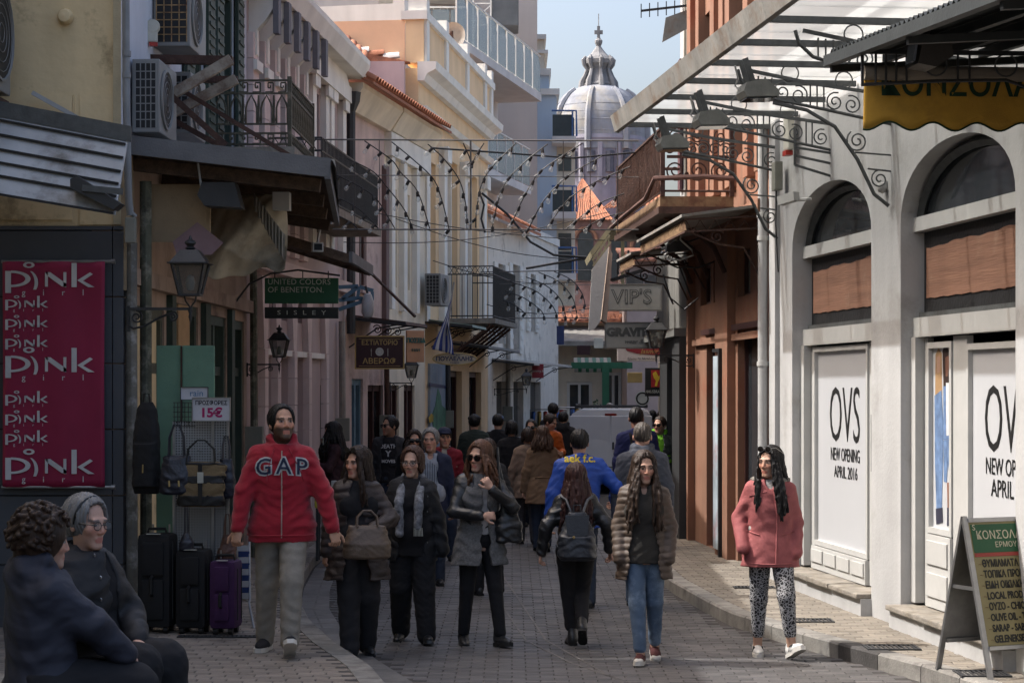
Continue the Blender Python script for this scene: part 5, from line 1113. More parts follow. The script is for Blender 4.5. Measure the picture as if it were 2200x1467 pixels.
def key_side(p0,p1,rotz):
 d=Vector(p1)-Vector(p0);L=d.length;d.normalize();at_=lambda s,z:Vector(p0)+d*s+Vector((0,0,z))
 for z in(gz0+.03,gz0+.15,gz0+.25,gz1-.16,gz1-.02):MB().beam(at_(0,z),at_(L,z),.02 if z<gz1-.05 else .035,.02).build('rail',M_cast2,gb)
 n=int(L/.12)
 for i in range(n):
  s=(i+.1)*L/n
  for z in(gz0+.04,gz1-.145):mk('greek_key',kme,None,gb,at_(s,z),(0,0,rotz))
 n=int(L/.155)
 for i in range(n):
  s=(i+.5)*L/n;mk('pointed_arch',arch_me,None,gb,at_(s,gz0+.26),(0,0,rotz));mk('baluster',stem_me,None,gb,at_(s+.078,gz0+.26),(0,0,rotz))
key_side((gu0,-.02,0),(gu0,-go,0),R(-90));key_side((gu0,-go,0),(gu1,-go,0),0)
for u_ in(gu0,gu1):MB().beam((u_,-go,gz0),(u_,-go,gz1+.02),.045,.045).build('corner_post',M_cast2,gb)
# ------------------------------------------------------------ left: mauve house with bracketed eaves
M_mauve=pmat('mauve_plaster',(.62,.51,.485),.85,var=.14,scale=1.5,bump=.12,bscale=20,streak=.12)
M_mauved=pmat('deep_mauve_plaster',(.43,.34,.325),.85,var=.08,scale=1.5,bump=.12,bscale=20,streak=.12)
M_trim=pmat('cream_trim',(0.74,0.72,0.665),.8,var=.08,scale=2,bump=.1,streak=.15)
M_ltgrey=pmat('bracket_grey',(.15,.145,.16),.7)
LC=Fac('mauve_house','mauve house with pale pilasters and bracketed eaves',(-3.2,24.01),(-2.63,31.0))
pil=[LC.u(p)for p in(556,584,620,652,690)]
opsC=[(pil[0]+.18,pil[1]-.06,.13,2.55),(pil[1]+.2,pil[2]-.06,.13,2.55),(pil[2]+.22,pil[3]-.06,.13,2.55),(LC.u(688),LC.u(706),.13,2.2)]
opsC+=[(a,b,3.05,3.55)for a,b,_,_ in opsC[:3]]
up=[(.35,1.05,4.45,6.35),(1.6,2.3,4.45,6.35),(2.85,3.5,4.45,6.35),(4.25,4.9,4.45,6.4),(5.6,6.3,4.45,6.4)]
wall(LC,'wall',0,LC.L,0,7.2,opsC+up,M_mauved,.22);MB().box(.01,LC.L-.01,.22,5,0,7.1).build('house_mass',M_mauved,LC.t)
for i,(a,b,c,d)in enumerate(opsC+up):
 w=MB().box(a,b,.12,.14,c,d).build('door' if i<4 else 'window',M_dglass if i>6 or i==3 else M_mauved,LC.t)
 if i>6 or i==3:MB().box(a,a+.06,.08,.119,c,d).box(b-.06,b,.08,.119,c,d).box((a+b)/2-.03,(a+b)/2+.03,.08,.119,c,d).build('frame',M_oxb if i>6 else M_green,w)
for i in range(6):
 a=.02+i*.66;
 for k in range(8):z=3.9+k*.32;MB().box(a,a+.32,-.08,-.001,z+.004,z+.316).build('pilaster_block',M_mauve,LC.t)
 MB().prism([(-.001,6.95),(-.30,6.95),(-.30,6.75),(-.20,6.6),(-.10,6.5),(-.10,6.2),(-.001,6.13)],lambda p,q,d:(d,p,q),a+.09,a+.23).build('eaves_bracket',M_trim,LC.t);MB().box(a+.08,a+.24,-.37,-.301,6.45,6.95).build('bracket_drop',M_ltgrey,LC.t)
 MB().box(a-.02,a+.34,-.13,-.081,6.0,6.12).build('capital',M_trim,LC.t)
for u_ in(3.95,5.0,5.45,6.5):MB().box(u_,u_+.28,-.09,-.001,4.1,6.55).build('window_pilaster',M_trim,LC.t);MB().box(u_-.05,u_+.33,-.14,-.091,6.4,6.56).build('capital',M_trim,LC.t)
MB().box(3.85,6.9,-.16,-.001,6.561,6.8).build('entablature',M_trim,LC.t)
MB().prism([(3.9,6.8),(6.85,6.8),(5.4,7.45)],lambda p,q,d:(p,d,q),-.14,-.01).build('pediment',M_trim,LC.t)
MB().prism([(-.001,6.96),(-.34,6.96),(-.42,7.16),(-.42,7.24),(-.001,7.26)],lambda p,q,d:(d,p,q),-.05,LC.L+.05).build('cornice',M_trim,LC.t);MB().prism([(-.001,3.62),(-.12,3.62),(-.16,3.78),(-.001,3.8)],lambda p,q,d:(d,p,q),0.01,LC.L).build('string_course',M_mauve,LC.t)
for p in pil:
 for k in range(7):z=.13+k*.36;MB().box(p-.04,p+.16,-.09,-.001,z+.004,z+.355).build('pilaster_block',M_mauve,LC.t)
 MB().prism([(p-.04,2.66),(p+.16,2.66),(p+.3,3.55),(p-.18,3.55)],lambda a,b,d:(a,d,b),-.08,-.001).build('flared_capital',M_mauve,LC.t)
MB().box(pil[0],pil[4],-.06,-.001,2.58,2.655).build('sill_band',M_trim,LC.t)
def balc(label,fac,u0,u1,z0,z1,out,mat):
 t=thing('balcony',label,'balcony',fac.t.location,0);t.rotation_euler=fac.t.rotation_euler
 MB().box(u0-.05,u1+.05,-out-.05,-.001,z0-.1,z0).build('slab',M_stone,t)
 for z in(z0+.05,z1-.16,z1):MB().tube([(u0,-.01,z),(u0,-out,z),(u1,-out,z),(u1,-.01,z)],.014,5).build('rail',mat,t)
 n=int((u1-u0)/.10)
 for i in range(n+1):u_=u0+(u1-u0)*i/n;MB().tube([(u_,-out,z0),(u_,-out,z1)],.009,5).build('baluster',mat,t)
 n=int(out/.10)
 for i in range(1,n):y=-out*i/n;MB().tube([(u0,y,z0),(u0,y,z1-.16)],.009,5).build('baluster',mat,t);MB().beam((u0,y-.05,z1-.16),(u0,y+.05,z1),.01,.01).build('cross_bar',mat,t);MB().beam((u0,y+.05,z1-.16),(u0,y-.05,z1),.01,.01).build('cross_bar',mat,t)
 return t
balc('dark iron balcony with crossed top band behind the tin canopy',LC,.9,5.6,4.5,5.28,.75,M_cast)
# ------------------------------------------------------------ left: rose house with tiled eaves
M_rose=pmat('dusty_rose_plaster',(.56,.42,.375),.88,var=.2,scale=1.4,bump=.2,bscale=14,streak=.2,dirt=(.26,.185,.18),dirt_amt=.25)
M_creamw=pmat('cream_plaster',(0.732,0.647,0.512),.88,var=.1,scale=1.4,bump=.2,bscale=14,streak=.2)
M_tile=pmat('roof_tile',(.33,.135,.075),.85,var=.3,scale=6,bump=.3,bscale=30,objrand=.25,island=.25,dirt=(.2,.1,.07),dirt_amt=.3,dirt_scale=4)
LD=Fac('rose_house','dusty rose house with tiled eaves and dark red shopfront',(-2.62,31.02),(-1.62,37.0))
mid=LD.u(826);opsD=[(1.0,1.5,3.8,5.7),(LD.u(812),LD.u(826),3.0,5.9),(mid+.45,mid+.95,3.9,5.6),(mid+1.5,mid+2.0,3.9,5.6),(.5,1.25,.13,2.3),(LD.u(790),LD.u(826)-.1,.13,2.2),(mid+.3,mid+1.1,.13,2.2),(mid+1.5,mid+2.4,.13,2.2)]
wall(LD,'rose_wall',0,mid,0,6.9,[o for o in opsD if o[1]<=mid+.001 and o[0]!=opsD[1][0]],M_rose,.2);wall(LD,'cream_wall',mid,LD.L,0,6.9,[o for o in opsD if o[0]>mid],M_creamw,.2)
MB().box(.01,LD.L-.01,.21,5,0,6.85).build('house_mass',M_rose,LD.t)
for i,o in enumerate(opsD):
 if i==1:MB().box(mid-.2,mid+.02,-.08,-.001,2.6,5.9).build('brown_post',pmat('brown_paint',(.14,.09,.085),.7),LD.t);continue
 a,b,c,d=o;w=MB().box(a,b,.1,.12,c,d).build('door' if i>3 else 'window',M_dglass if i>3 else M_creamw,LD.t)
 m_=pmat('blue_wood',(.10,.17,.22),.6)if i==4 else M_oxb
 MB().box(a,a+.08,.04,.099,c,d).box(b-.08,b,.04,.099,c,d).box((a+b)/2-.05,(a+b)/2+.05,.04,.099,c,d).box(a+.08,b-.08,.05,.098,d-.1,d).build('frame',m_ if i in(0,4,5)else M_trim if i<4 else M_oxb,w)
MB().box(.92,1.58,-.08,-.001,3.68,3.8).build('sill',M_rose,LD.t);MB().box(mid+.02,LD.L,-.12,-.001,6.1,6.5).build('frieze',M_trim,LD.t)
for u_ in(mid+.15,mid+1.1,mid+2.15):MB().box(u_,u_+.25,-.10,-.001,3.5,6.09).build('pilaster',M_trim,LD.t)
MB().prism([(-.001,6.5),(-.1,6.5),(-.32,6.82),(-.32,6.9),(-.001,6.9)],lambda p,q,d:(d,p,q),-.05,mid).build('cornice',M_creamw,LD.t);MB().prism([(-.001,6.51),(-.14,6.51),(-.34,6.82),(-.34,6.9),(-.001,6.9)],lambda p,q,d:(d,p,q),mid+.002,LD.L).build('cornice',M_creamw,LD.t)
tm=MB().lathe([(.07,0),(.09,.42)],(0,0,0),6,ax='x',a0=0,a1=math.pi).mesh('roof_tile',True);tm.materials.append(M_tile)
def tiles(t,u0,u1,y0,z0,rows,slope,me=tm,cols=None,dx=.175,name='roof_tile'):
 n=int((u1-u0)/dx)
 for r in range(rows):
  for i in range(n):
   mk(name,me,None,t,(u0+(i+.5)*dx,y0+r*.36*math.cos(slope),z0+r*.36*math.sin(slope)+.012*r),(0,-slope,R(90)+random.uniform(-.02,.02)))
rfD=MB().prism([(-.5,6.905),(2.5,8.3),(2.5,8.25),(-.5,6.86)],lambda p,q,d:(d,p,q),-.1,LD.L+.05).build('roof',M_tile,LD.t)
tiles(rfD,-.05,LD.L,-.52,6.93,2,math.atan2(1.395,3.0))
MB().tube([(LD.u(738),-.12,6.6),(LD.u(738),-.12,3)],.07,8).build('downpipe',M_char,LD.t);MB().lathe([(.16,6.75),(.14,6.6),(.07,6.45)],(LD.u(738),-.12,0),8).build('rain_hopper',M_char,LD.t)
LX=Fac('mauve_gable_house','mauve gable with white ridge tiles behind the rose house',(-5.0,36.62),(-1.98,36.62));zt=wz(132,36.62);MB().box(0,LX.L,0,.38,0,zt).build('wall',pmat('lilac_plaster',(.50,.395,.40),.85,var=.1,scale=1.5,bump=.15,streak=.15),LX.t)
rfx=MB().prism([(0,zt),(LX.L+.1,zt),(LX.L-1.2,zt+.25),(LX.L-2.6,zt+.42),(0,zt+.42)],lambda p,q,d:(p,d,q),.05,.38).build('roof',M_tile,LX.t)
for r in range(4):
 for i in range(9-r):mk('roof_tile',tm,None,rfx,(LX.L-.75-i*.19-r*.12,-.12+r*.12,zt+.02+.11*r),(0,-.4,R(90)))
for i in range(8):MB().lathe([(.10,0),(.12,.3)],(0,0,0),8,ax='x',a0=0,a1=math.pi).build('ridge_tile',M_tile if i%2 else M_trim,rfx,True,loc=(LX.L-.1-i*.28,.3,zt+.12+.05*i),rot=(0,R(8),R(180)))
# ------------------------------------------------------------ left: yellow house with parapet
M_yellow=pmat('apricot_plaster',(0.74,0.537,0.329),.88,var=.08,scale=1.2,bump=.12,bscale=18,streak=.14)
M_apr=pmat('apricot_plaster_deep',(0.708,0.451,0.287),.88,var=.08,scale=1.2,bump=.12,bscale=18)
LE=Fac('apricot_house','apricot yellow house with white parapet piers and pilasters',(-1.74,37.05),(-.56,46.0))
opsE=[(.9,1.9,4.1,6.5),(2.9,4.6,3.6,6.8),(5.8,7.4,3.6,6.8),(1.0,2.6,.13,2.5),(3.6,5.2,.13,2.5),(6.2,8.0,.13,2.5)]
wall(LE,'wall',0,LE.L,0,8.1,opsE,M_yellow,.35);MB().box(.0,LE.L-.01,.36,5,0,8.0).build('house_mass',M_apr,LE.t)
for i,(a,b,c,d)in enumerate(opsE):
 w=MB().box(a,b,.2,.23,c,d).build('window' if i<3 else 'door',M_dglass if i>2 else M_yellow,LE.t);MB().box(a,a+.1,.12,.19,c,d).box(b-.1,b,.12,.19,c,d).box(a+.1,b-.1,.12,.19,d-.12,d).build('frame',M_trim if i<3 else M_oxb,w)
 if i<3:MB().box(a+.25,b-.25,.17,.199,c,d-.8).build('pane',M_dglass,w)
for u_ in(.25,2.25,4.9,7.7):MB().box(u_,u_+.35,-.12,-.001,3.4,6.9).build('pilaster',M_trim,LE.t);MB().box(u_-.08,u_+.43,-.2,-.121,6.6,6.9).build('capital',M_trim,LE.t)
MB().prism([(-.001,7.85),(-.12,7.85),(-.18,7.98),(-.34,8.06),(-.36,8.2),(-.001,8.2)],lambda p,q,d:(d,p,q),-.12,LE.L+.05).build('cornice',M_trim,LE.t)
MB().prism([(-.001,7.3),(-.10,7.3),(-.16,7.4),(-.001,7.4)],lambda p,q,d:(d,p,q),0,LE.L).build('architrave',M_trim,LE.t)
MB().box(0,LE.L,-.1,.25,8.2,9.0).build('parapet',M_yellow,LE.t);MB().box(-.06,LE.L+.02,-.17,.32,9.0,9.16).build('parapet_coping',M_trim,LE.t);MB().box(-.01,.02,.26,2.0,8.1,9.0).build('parapet_return',M_apr,LE.t)
for u_ in(.05,2.3,5.0,7.6,8.6):MB().box(u_,u_+.3,-.15,-.101,8.2,9.0).build('parapet_pier',M_trim,LE.t);MB().box(u_,u_+.3,-.15,.2,9.16,9.4).build('pier_cap',M_trim,LE.t)
dish=thing('satellite_dish','round white satellite dish above the apricot parapet','satellite dish',W(972,78,44),R(-20));MB().lathe([(0,.08),(.15,.07),(.3,.0),(.31,-.01)],(0,0,0),20,ax='y').build('dish',M_tin,dish,True);MB().beam((0,-.02,-.5),(0,-.06,.1),.06,.06).build('mast',M_rust,dish)
MB().beam((0,-.05,.1),(0,-.3,-.05),.02,.02).build('arm',M_rust,dish)
balc('black iron balcony with plain bars in front of the yellow house windows',LE,3.2,6.6,3.55,4.6,.95,M_cast)
gbk=thing('balcony_brackets','rusty scrolled ironwork hanging below the plain black balcony','ironwork',LE.t.location,0);gbk.rotation_euler=LE.t.rotation_euler
for u_ in(3.2,3.7,4.3,4.9,5.6,6.2):
 MB().tube([(u_,-.9,3.42),(u_,-.5,3.1),(u_,-.02,2.75)],.03,5).build('bracket',M_rust,gbk,True)
 for k in range(3):mk('small_scroll',bsm,None,gbk,(u_,-.75+k*.22,3.3-k*.14),(0,0,R(40)*k))
# ------------------------------------------------------------ left: small cream house, white wall
LG=Fac('small_cream_house','small cream house with white shutters and tiled eaves',(-.55,46.05),(1.30,56.0))
opsG=[(1.0,1.9,3.2,5.1),(2.9,3.9,3.0,5.2),(5.4,6.2,3.6,5.1),(1.0,2.4,.1,2.3),(3.2,4.6,.1,2.3),(5.6,7.2,.1,2.3)]
wall(LG,'wall',0,LG.L,0,6.1,opsG,pmat('chalky_plaster',(0.708,0.659,0.586),.9,var=.15,scale=1.2,bump=.2,streak=.1,dirt=(.25,.22,.19),dirt_amt=.25),.3);MB().box(.01,LG.L-.01,.3,4,0,6.0).build('house_mass',M_creamw,LG.t)
for i,(a,b,c,d)in enumerate(opsG):
 w=MB().box(a,b,.15,.18,c,d).build('window' if i<3 else 'door',M_dglass,LG.t)
 if i<3:
  for s,x in((-1,a),(1,b)):
   sh=MB().box(min(x,x+s*.45),max(x,x+s*.45),-.05,-.01,c,d).build('shutter',M_trim,w)
   for k in range(8):z=c+.1+(d-c-.2)*k/8;MB().box(min(x,x+s*.45)+.05,max(x,x+s*.45)-.05,-.07,-.051,z,z+.1).build('slat',M_trim,sh)
rg=MB().prism([(-.35,6.1),(2,7.2),(2,7.12),(-.35,6.02)],lambda p,q,d:(d,p,q),-.1,5.2).build('roof',M_tile,LG.t);tiles(rg,-.05,5.1,-.36,6.12,2,math.atan2(1.1,2.35))
MB().box(5.25,LG.L+.02,-.04,3,6.1,6.3).build('flat_coping',M_trim,LG.t)
# ------------------------------------------------------------ background: flats, blue block, church, end of street
M_conc=pmat('pale_concrete',(.64,.62,.59),.85,var=.08,scale=.8,bump=.08,streak=.12)
M_taupe=pmat('taupe_plaster',(.42,.38,.36),.85,var=.06,scale=.6,bump=.06,streak=.08)
M_bluew=pmat('pale_blue_wall',(.52,.61,.70),.85,var=.05,scale=.6,bump=.06,streak=.08)
M_gpanel=clearmat('frosted_balcony_glass',(.26,.30,.31),.6,.25)
M_slate=pmat('slate_band',(.09,.095,.12),.8,bump=.05)
FB=Fac('apartment_block','tall taupe apartment block with glass balconies behind the yellow house',(-9.0,63.0),(-2.4,63.0))
zt=16.0
wall(FB,'wall',0,FB.L+3.2,0,zt,[(FB.u(830),FB.u(860),wz(95,63),wz(50,63)),(FB.u(905),FB.u(945),wz(95,63),wz(40,63))],M_taupe,.3);MB().box(0,FB.L+3.1,.3,9,0,zt-.1).build('house_mass',M_taupe,FB.t)
MB().box(0,FB.u(818),-.06,-.001,wz(105,63),wz(72,63)).build('slate_band',M_slate,FB.t)
for a,b,c,d in((830,860,95,50),(905,945,95,40)):w=MB().box(FB.u(a),FB.u(b),.15,.18,wz(c,63),wz(d,63)).build('window',M_dglass,FB.t);MB().box(FB.u(a)-.02,FB.u(a)+.06,.08,.149,wz(c,63),wz(d,63)).box(FB.u(b)-.06,FB.u(b)+.02,.08,.149,wz(c,63),wz(d,63)).build('frame',M_trim,w)
for z0 in(wz(100,63),wz(-5,63)):
 MB().box(FB.u(815),FB.u(1010),-1.5,-.001,z0-.2,z0).build('balcony_slab',M_conc,FB.t);MB().tube([(FB.u(818),-1.48,z0+.95),(FB.u(1008),-1.48,z0+.95)],.03,5).build('balcony_rail',M_trim,FB.t)
 for k in range(5):a=FB.u(818)+k*(FB.u(1008)-FB.u(818))/5;MB().box(a+.02,a+(FB.u(1008)-FB.u(818))/5-.02,-1.49,-1.47,z0+.08,z0+.88).build('balcony_pane',M_gpanel,FB.t)
 for k in range(14):a=FB.u(818)+k*(FB.u(1008)-FB.u(818))/13;MB().tube([(a,-1.44,z0),(a,-1.44,z0+.95)],.018,4).build('baluster',M_trim,FB.t)
FW=Fac('white_flats','white flats with long cantilevered balconies and frosted glass screens',(-2.7,50.0),(-.42,60.2))
wall(FW,'wall',0,FW.L,0,11.9,[(.8+k*1.9,1.9+k*1.9,z,z+1.6)for k in range(5)for z in(6.0,8.6)],M_conc,.3);MB().box(.01,FW.L-.01,.3,6,0,11.8).build('house_mass',M_conc,FW.t)
for k in range(5):
 for z in(6.0,8.6):w=MB().box(.8+k*1.9,1.9+k*1.9,.15,.18,z,z+1.6).build('window',M_dglass,FW.t);MB().box(1.3+k*1.9,1.4+k*1.9,.1,.149,z,z+1.6).build('frame',M_trim,w)
for z,o_,ua,ub in((10.95,1.35,.1,10.4),(8.15,1.05,.4,10.3),(5.6,1.0,.5,10.2)):
 MB().box(ua,ub,-o_,-.001,z-.22,z).build('balcony_slab',M_conc,FW.t);n=9
 for k in range(n):a=ua+(ub-ua)*k/n;MB().prism([(a+.06,z+.05),(a+(ub-ua)/n-.06,z+.05),(a+(ub-ua)/n-.06,z+.85),(a+(ub-ua)/n-.3,z+1.1),(a+.06,z+1.1)],lambda p,q,d:(p,d,q),-o_+.03,-o_+.05).build('balcony_pane',M_gpanel,FW.t);MB().beam((a+.02,-o_+.04,z),(a+.02,-o_+.04,z+1.12),.04,.04).build('balcony_post',M_trim,FW.t)
 MB().beam((ua,-o_+.04,z+1.14),(ub,-o_+.04,z+1.14),.04,.04).build('balcony_rail',M_trim,FW.t)
for k in range(3):t=aircon(['first','second','third'][k]+' small white air conditioner in the row under the long balcony',FW.w(3.6+k*1.5,-.35,9.75),FW.t.rotation_euler.z,w=.8,h=.6,d=.3)
tk=thing('roof_tank','grey rooftop tank on a steel frame at the top of the flats','tank',W(1070,55,60),0);MB().cbox(-.2,.62,0,1.5,0,1.5,.03).build('tank',pmat('tank_grey',(.10,.105,.11),.6),tk)
for x in(-.75,-.22):MB().beam((x,-.05,-.8),(x,-.05,1.5),.04,.04).build('post',M_trim,tk)
for a,b in(((-.75,0.1),(-.22,.6)),((-.75,.6),(-.22,.1)),((-.75,0),(-.22,0)),((-.75,.65),(-.22,.65))):MB().beam((a[0],-.05,a[1]),(b[0],-.05,b[1]),.03,.03).build('brace',M_trim,tk)
BB=Fac('pale_blue_block','pale blue apartment block with blue balcony rails and cream cornices',(-.4,66.0),(1.55,66.0))
def bz(py):return wz(py,66)
def bu(px):return BB.u(px)
MB().box(bu(1075),bu(1196),0,6,0,bz(205)).build('lower_wall',M_bluew,BB.t);MB().box(bu(1060),bu(1180),.3,6,bz(204),bz(150)).build('upper_wall',M_bluew,BB.t);MB().box(bu(1060),bu(1170),.5,6,bz(149),bz(72)).build('attic',M_creamw,BB.t)
for a,b,c,d,y in((1090,1202,205,192,-.15),(1055,1184,160,146,.15),(1060,1178,110,103,.4),(1060,1174,80,70,.35)):MB().box(bu(a),bu(b),y,6.1,bz(c),bz(d)).build('cornice',M_trim,BB.t)
M_blue=pmat('blue_rail_paint',(.06,.13,.30),.5)
for py in(300,460,590):
 MB().box(bu(1185),bu(1236),-.9,1.0,bz(py+14),bz(py)).build('balcony_slab',M_conc,BB.t);MB().prism([(bu(1186),bz(py)),(bu(1232),bz(py)),(bu(1232),bz(py-38)),(bu(1226),bz(py-46)),(bu(1186),bz(py-46))],lambda p,q,d:(p,d,q),-.85,-.82).build('balcony_pane',pmat('smoked_pane',(.035,.045,.05),.2,bump=0),BB.t)
 MB().tube([(bu(1184),-.88,bz(py-54)),(bu(1236),-.88,bz(py-54)),(bu(1237),-.88,bz(py))],.035,5).build('balcony_rail',M_blue,BB.t);MB().tube([(bu(1228),-.88,bz(py-54)),(bu(1228),-.88,bz(py))],.03,5).build('balcony_post',M_blue,BB.t)
MB().box(bu(1196),bu(1236),.3,6,0,bz(300)).build('wing',M_creamw,BB.t)
for py in(330,500):MB().box(bu(1200),bu(1228),.27,.299,bz(py+36),bz(py)).build('window',M_dglass,BB.t)
CHY=190.0;CS=CHY/F
M_dome=pmat('lead_dome',(.235,.25,.285),.85,var=.2,scale=.5,bump=.15,bscale=3,streak=.18,dirt=(.30,.285,.26),dirt_amt=.4,dirt_scale=.35)
M_drum=pmat('lilac_stone',(.27,.26,.31),.85,var=.15,scale=.7,bump=.15,bscale=3,streak=.15)
M_lant=pmat('grey_stonework',(.2,.2,.205),.85,var=.25,scale=1.2,bump=.4,bscale=4)
cx_=1286;ch=thing('church','domed church with ribbed lead dome, lantern and cross beyond the roofs','church',(wx(cx_,CHY),CHY,0))
zz=lambda py:wz(py,CHY);rr=lambda p:p*CS
dome_prof=[(rr(104),zz(330)),(rr(104),zz(302)),(rr(103),zz(276)),(rr(100),zz(256)),(rr(94),zz(239)),(rr(85),zz(223)),(rr(73),zz(208)),(rr(58),zz(197)),(rr(34),zz(187)),(0,zz(182))]
zs_=[q[1]for q in dome_prof];fine=[]
for i in range(len(dome_prof)-1):
 p0,p1,p2,p3=dome_prof[max(i-1,0)],dome_prof[i],dome_prof[i+1],dome_prof[min(i+2,len(dome_prof)-1)]
 for k in range(4):t_=k/4;fine.append(tuple(max(0,.5*(2*p1[m]+(p2[m]-p0[m])*t_+(2*p0[m]-5*p1[m]+4*p2[m]-p3[m])*t_**2+(3*p1[m]-p0[m]-3*p2[m]+p3[m])*t_**3))for m in(0,1)))
dm=MB().lathe(fine,(0,0,0),40).build('dome',M_dome,ch,True)
for k in range(8):
 a=R(22.5+45*k)+R(8);pts=[((r+.1)*math.cos(a),(r+.1)*math.sin(a),z)for r,z in dome_prof[:-2]];MB().tube(pts,[.34]*3+[.32,.3,.28,.26,.24],6).build('dome_rib',M_dome,dm,True)
for i,(r,z)in enumerate([(rr(104),zz(318)),(rr(103.5),zz(292)),(rr(102),zz(268)),(rr(98),zz(250)),(rr(91),zz(233)),(rr(80),zz(217))]):MB().lathe([(r+.0,z-.04),(r+.035,z),(r+.0,z+.06)],(0,0,0),40).build('lead_seam',M_dome,dm,True)
MB().lathe([(rr(104),zz(300)),(rr(106),zz(308)),(rr(102),zz(316)),(rr(100),zz(420)),(rr(100),zz(520))],(0,0,0),40).build('drum',M_drum,ch,True)
for k in range(16):
 a=R(22.5*k+11);c_,s_=math.cos(a),math.sin(a);
 w=MB().tube([(rr(100.5)*c_,rr(100.5)*s_,zz(380)),(rr(100.5)*c_,rr(100.5)*s_,zz(336))],.42,8).build('drum_window',M_slate,ch);MB().tube([(rr(101)*math.cos(a+R(11)),rr(101)*math.sin(a+R(11)),zz(400)),(rr(101)*math.cos(a+R(11)),rr(101)*math.sin(a+R(11)),zz(318))],.3,6).build('drum_column',M_drum,ch)
lp=[(rr(33),zz(190)),(rr(36),zz(183)),(rr(30),zz(178)),(rr(26),zz(165)),(rr(21),zz(150)),(rr(24),zz(143)),(rr(30),zz(138)),(rr(31),zz(130)),(rr(26),zz(124)),(rr(17),zz(116)),(rr(9),zz(106)),(rr(5),zz(100)),(rr(8),zz(93)),(rr(8.5),zz(88)),(rr(4),zz(83)),(rr(3),zz(78))]
MB().lathe(lp,(0,0,0),8).build('lantern',M_lant,ch)
for k in range(8):
 a=R(45*k+8);f_=lambda r,py:(rr(r)*math.cos(a),rr(r)*math.sin(a),zz(py));MB().tube([f_(38,192),f_(36,178),f_(30,165),f_(25,150),f_(31,140),f_(33,130),f_(28,122)],[.3,.3,.2,.16,.2,.22,.1],6).build('lantern_rib',M_lant,ch,True)
MB().box(-.14,.14,-.14,.14,zz(80),zz(57)).box(-rr(9),rr(9),-.13,.13,zz(74),zz(66)).build('cross',M_lant,ch);MB().tube([(0,0,zz(58)),(0,0,zz(30))],.04,4).build('spike',M_lant,ch)
M_chbrick=pmat('church_brick',(.20,.115,.10),.85,var=.3,scale=1.5,bump=.2,bscale=6)
def tileroof(t,q,n=16,nm='tiled_roof'):
 a,b,c,d=[Vector(p)for p in q];m=MB();nr=(b-a).cross(d-a).normalized()
 rf=MB().quad(a,b,c,d).build(nm,M_tile,t);nr=nr if nr.y<0 or nr.z>0 else-nr
 for i in range(n):
  f0=(i+.5)/n;p=a.lerp(b,f0);q_=d.lerp(c,f0);MB().tube([p+nr*.02,q_+nr*.02],(b-a).length/n*.32+.05,5).build('tile_row',M_tile,rf)
L_=lambda px,py,dy:(wx(px,CHY+dy)-wx(cx_,CHY),dy,wz(py,CHY+dy))
tileroof(ch,[L_(1250,385,-5.5),L_(1252,385,-5.4),L_(1318,472,-12),L_(1200,472,-12)],18);tileroof(ch,[L_(1385,380,-5.5),L_(1420,380,-5.5),L_(1420,440,-13),L_(1292,448,-13)],16)
MB().prism([(L_(1200,0,-11.5)[0],0),(L_(1420,0,-11.5)[0],0),(L_(1420,0,-11.5)[0],wz(440,CHY-11.5)),(L_(1318,0,-11.5)[0],wz(470,CHY-11.5)),(L_(1200,0,-11.5)[0],wz(470,CHY-11.5))],lambda p,q,d:(p,d,q),-11.5,-4).build('nave_wall',M_chbrick,ch)
for px,py in((1258,545),(1330,545),(1380,560)):
 x=L_(px,0,-11.6)[0];z=wz(py,CHY-11.6);w=MB().prism([(x-.7,z-2.4),(x+.7,z-2.4),(x+.7,z+1.2),(x+.5,z+1.8),(x,z+2.1),(x-.5,z+1.8),(x-.7,z+1.2)],lambda p,q,d:(p,d,q),-11.7,-11.51).build('arched_window',M_dglass,ch)
 MB().tube([(x+1.0*math.cos(a),-11.6,z+1.2+1.1*math.sin(a))for a in[math.pi*i/10 for i in range(11)]],.18,5).build('brick_arch',M_terra,w)
EN=Fac('end_shop','cream shop with white framed door closing the end of the street',(.9,61.0),(4.2,61.0));ez=lambda py:wz(py,61);eu=lambda px:EN.u(px)
wall(EN,'wall',0,EN.L+3,0,ez(690),[(eu(1218),eu(1272),.05,ez(820)),(eu(1300),eu(1335),.05,ez(800)),(eu(1350),eu(1385),.05,ez(800))],M_creamw,.3);MB().box(.01,EN.L+2.9,.3,6,0,ez(692)).build('house_mass',M_creamw,EN.t)
for a,b,c in((1218,1272,820),(1300,1335,800),(1350,1385,800)):
 w=MB().box(eu(a),eu(b),.15,.18,.05,ez(c)).build('door',M_dglass,EN.t);MB().box(eu(a),eu(a)+.09,.05,.149,.05,ez(c)).box(eu(b)-.09,eu(b),.05,.149,.05,ez(c)).box(eu(a)+.09,eu(b)-.09,.05,.149,ez(c)-.09,ez(c)).box(eu((a+b)/2)-.04,eu((a+b)/2)+.04,.05,.149,.05,ez(c)-.09).build('frame',M_trim,w)
MB().prism([(-.001,ez(700)),(-1.6,ez(735)),(-1.6,ez(745)),(-.001,ez(712))],lambda p,q,d:(d,p,q),eu(1150),eu(1330)).build('awning',M_tin,EN.t)
rfe=MB().prism([(-.4,ez(690)),(2.5,ez(650)),(2.5,ez(655)),(-.4,ez(694))],lambda p,q,d:(d,p,q),-.2,EN.L+3).build('roof',M_tile,EN.t)
for i in range(20):mk('roof_tile',tm,None,rfe,(.1+i*.26,-.45,ez(690)+.05),(0,-.25,R(90)))
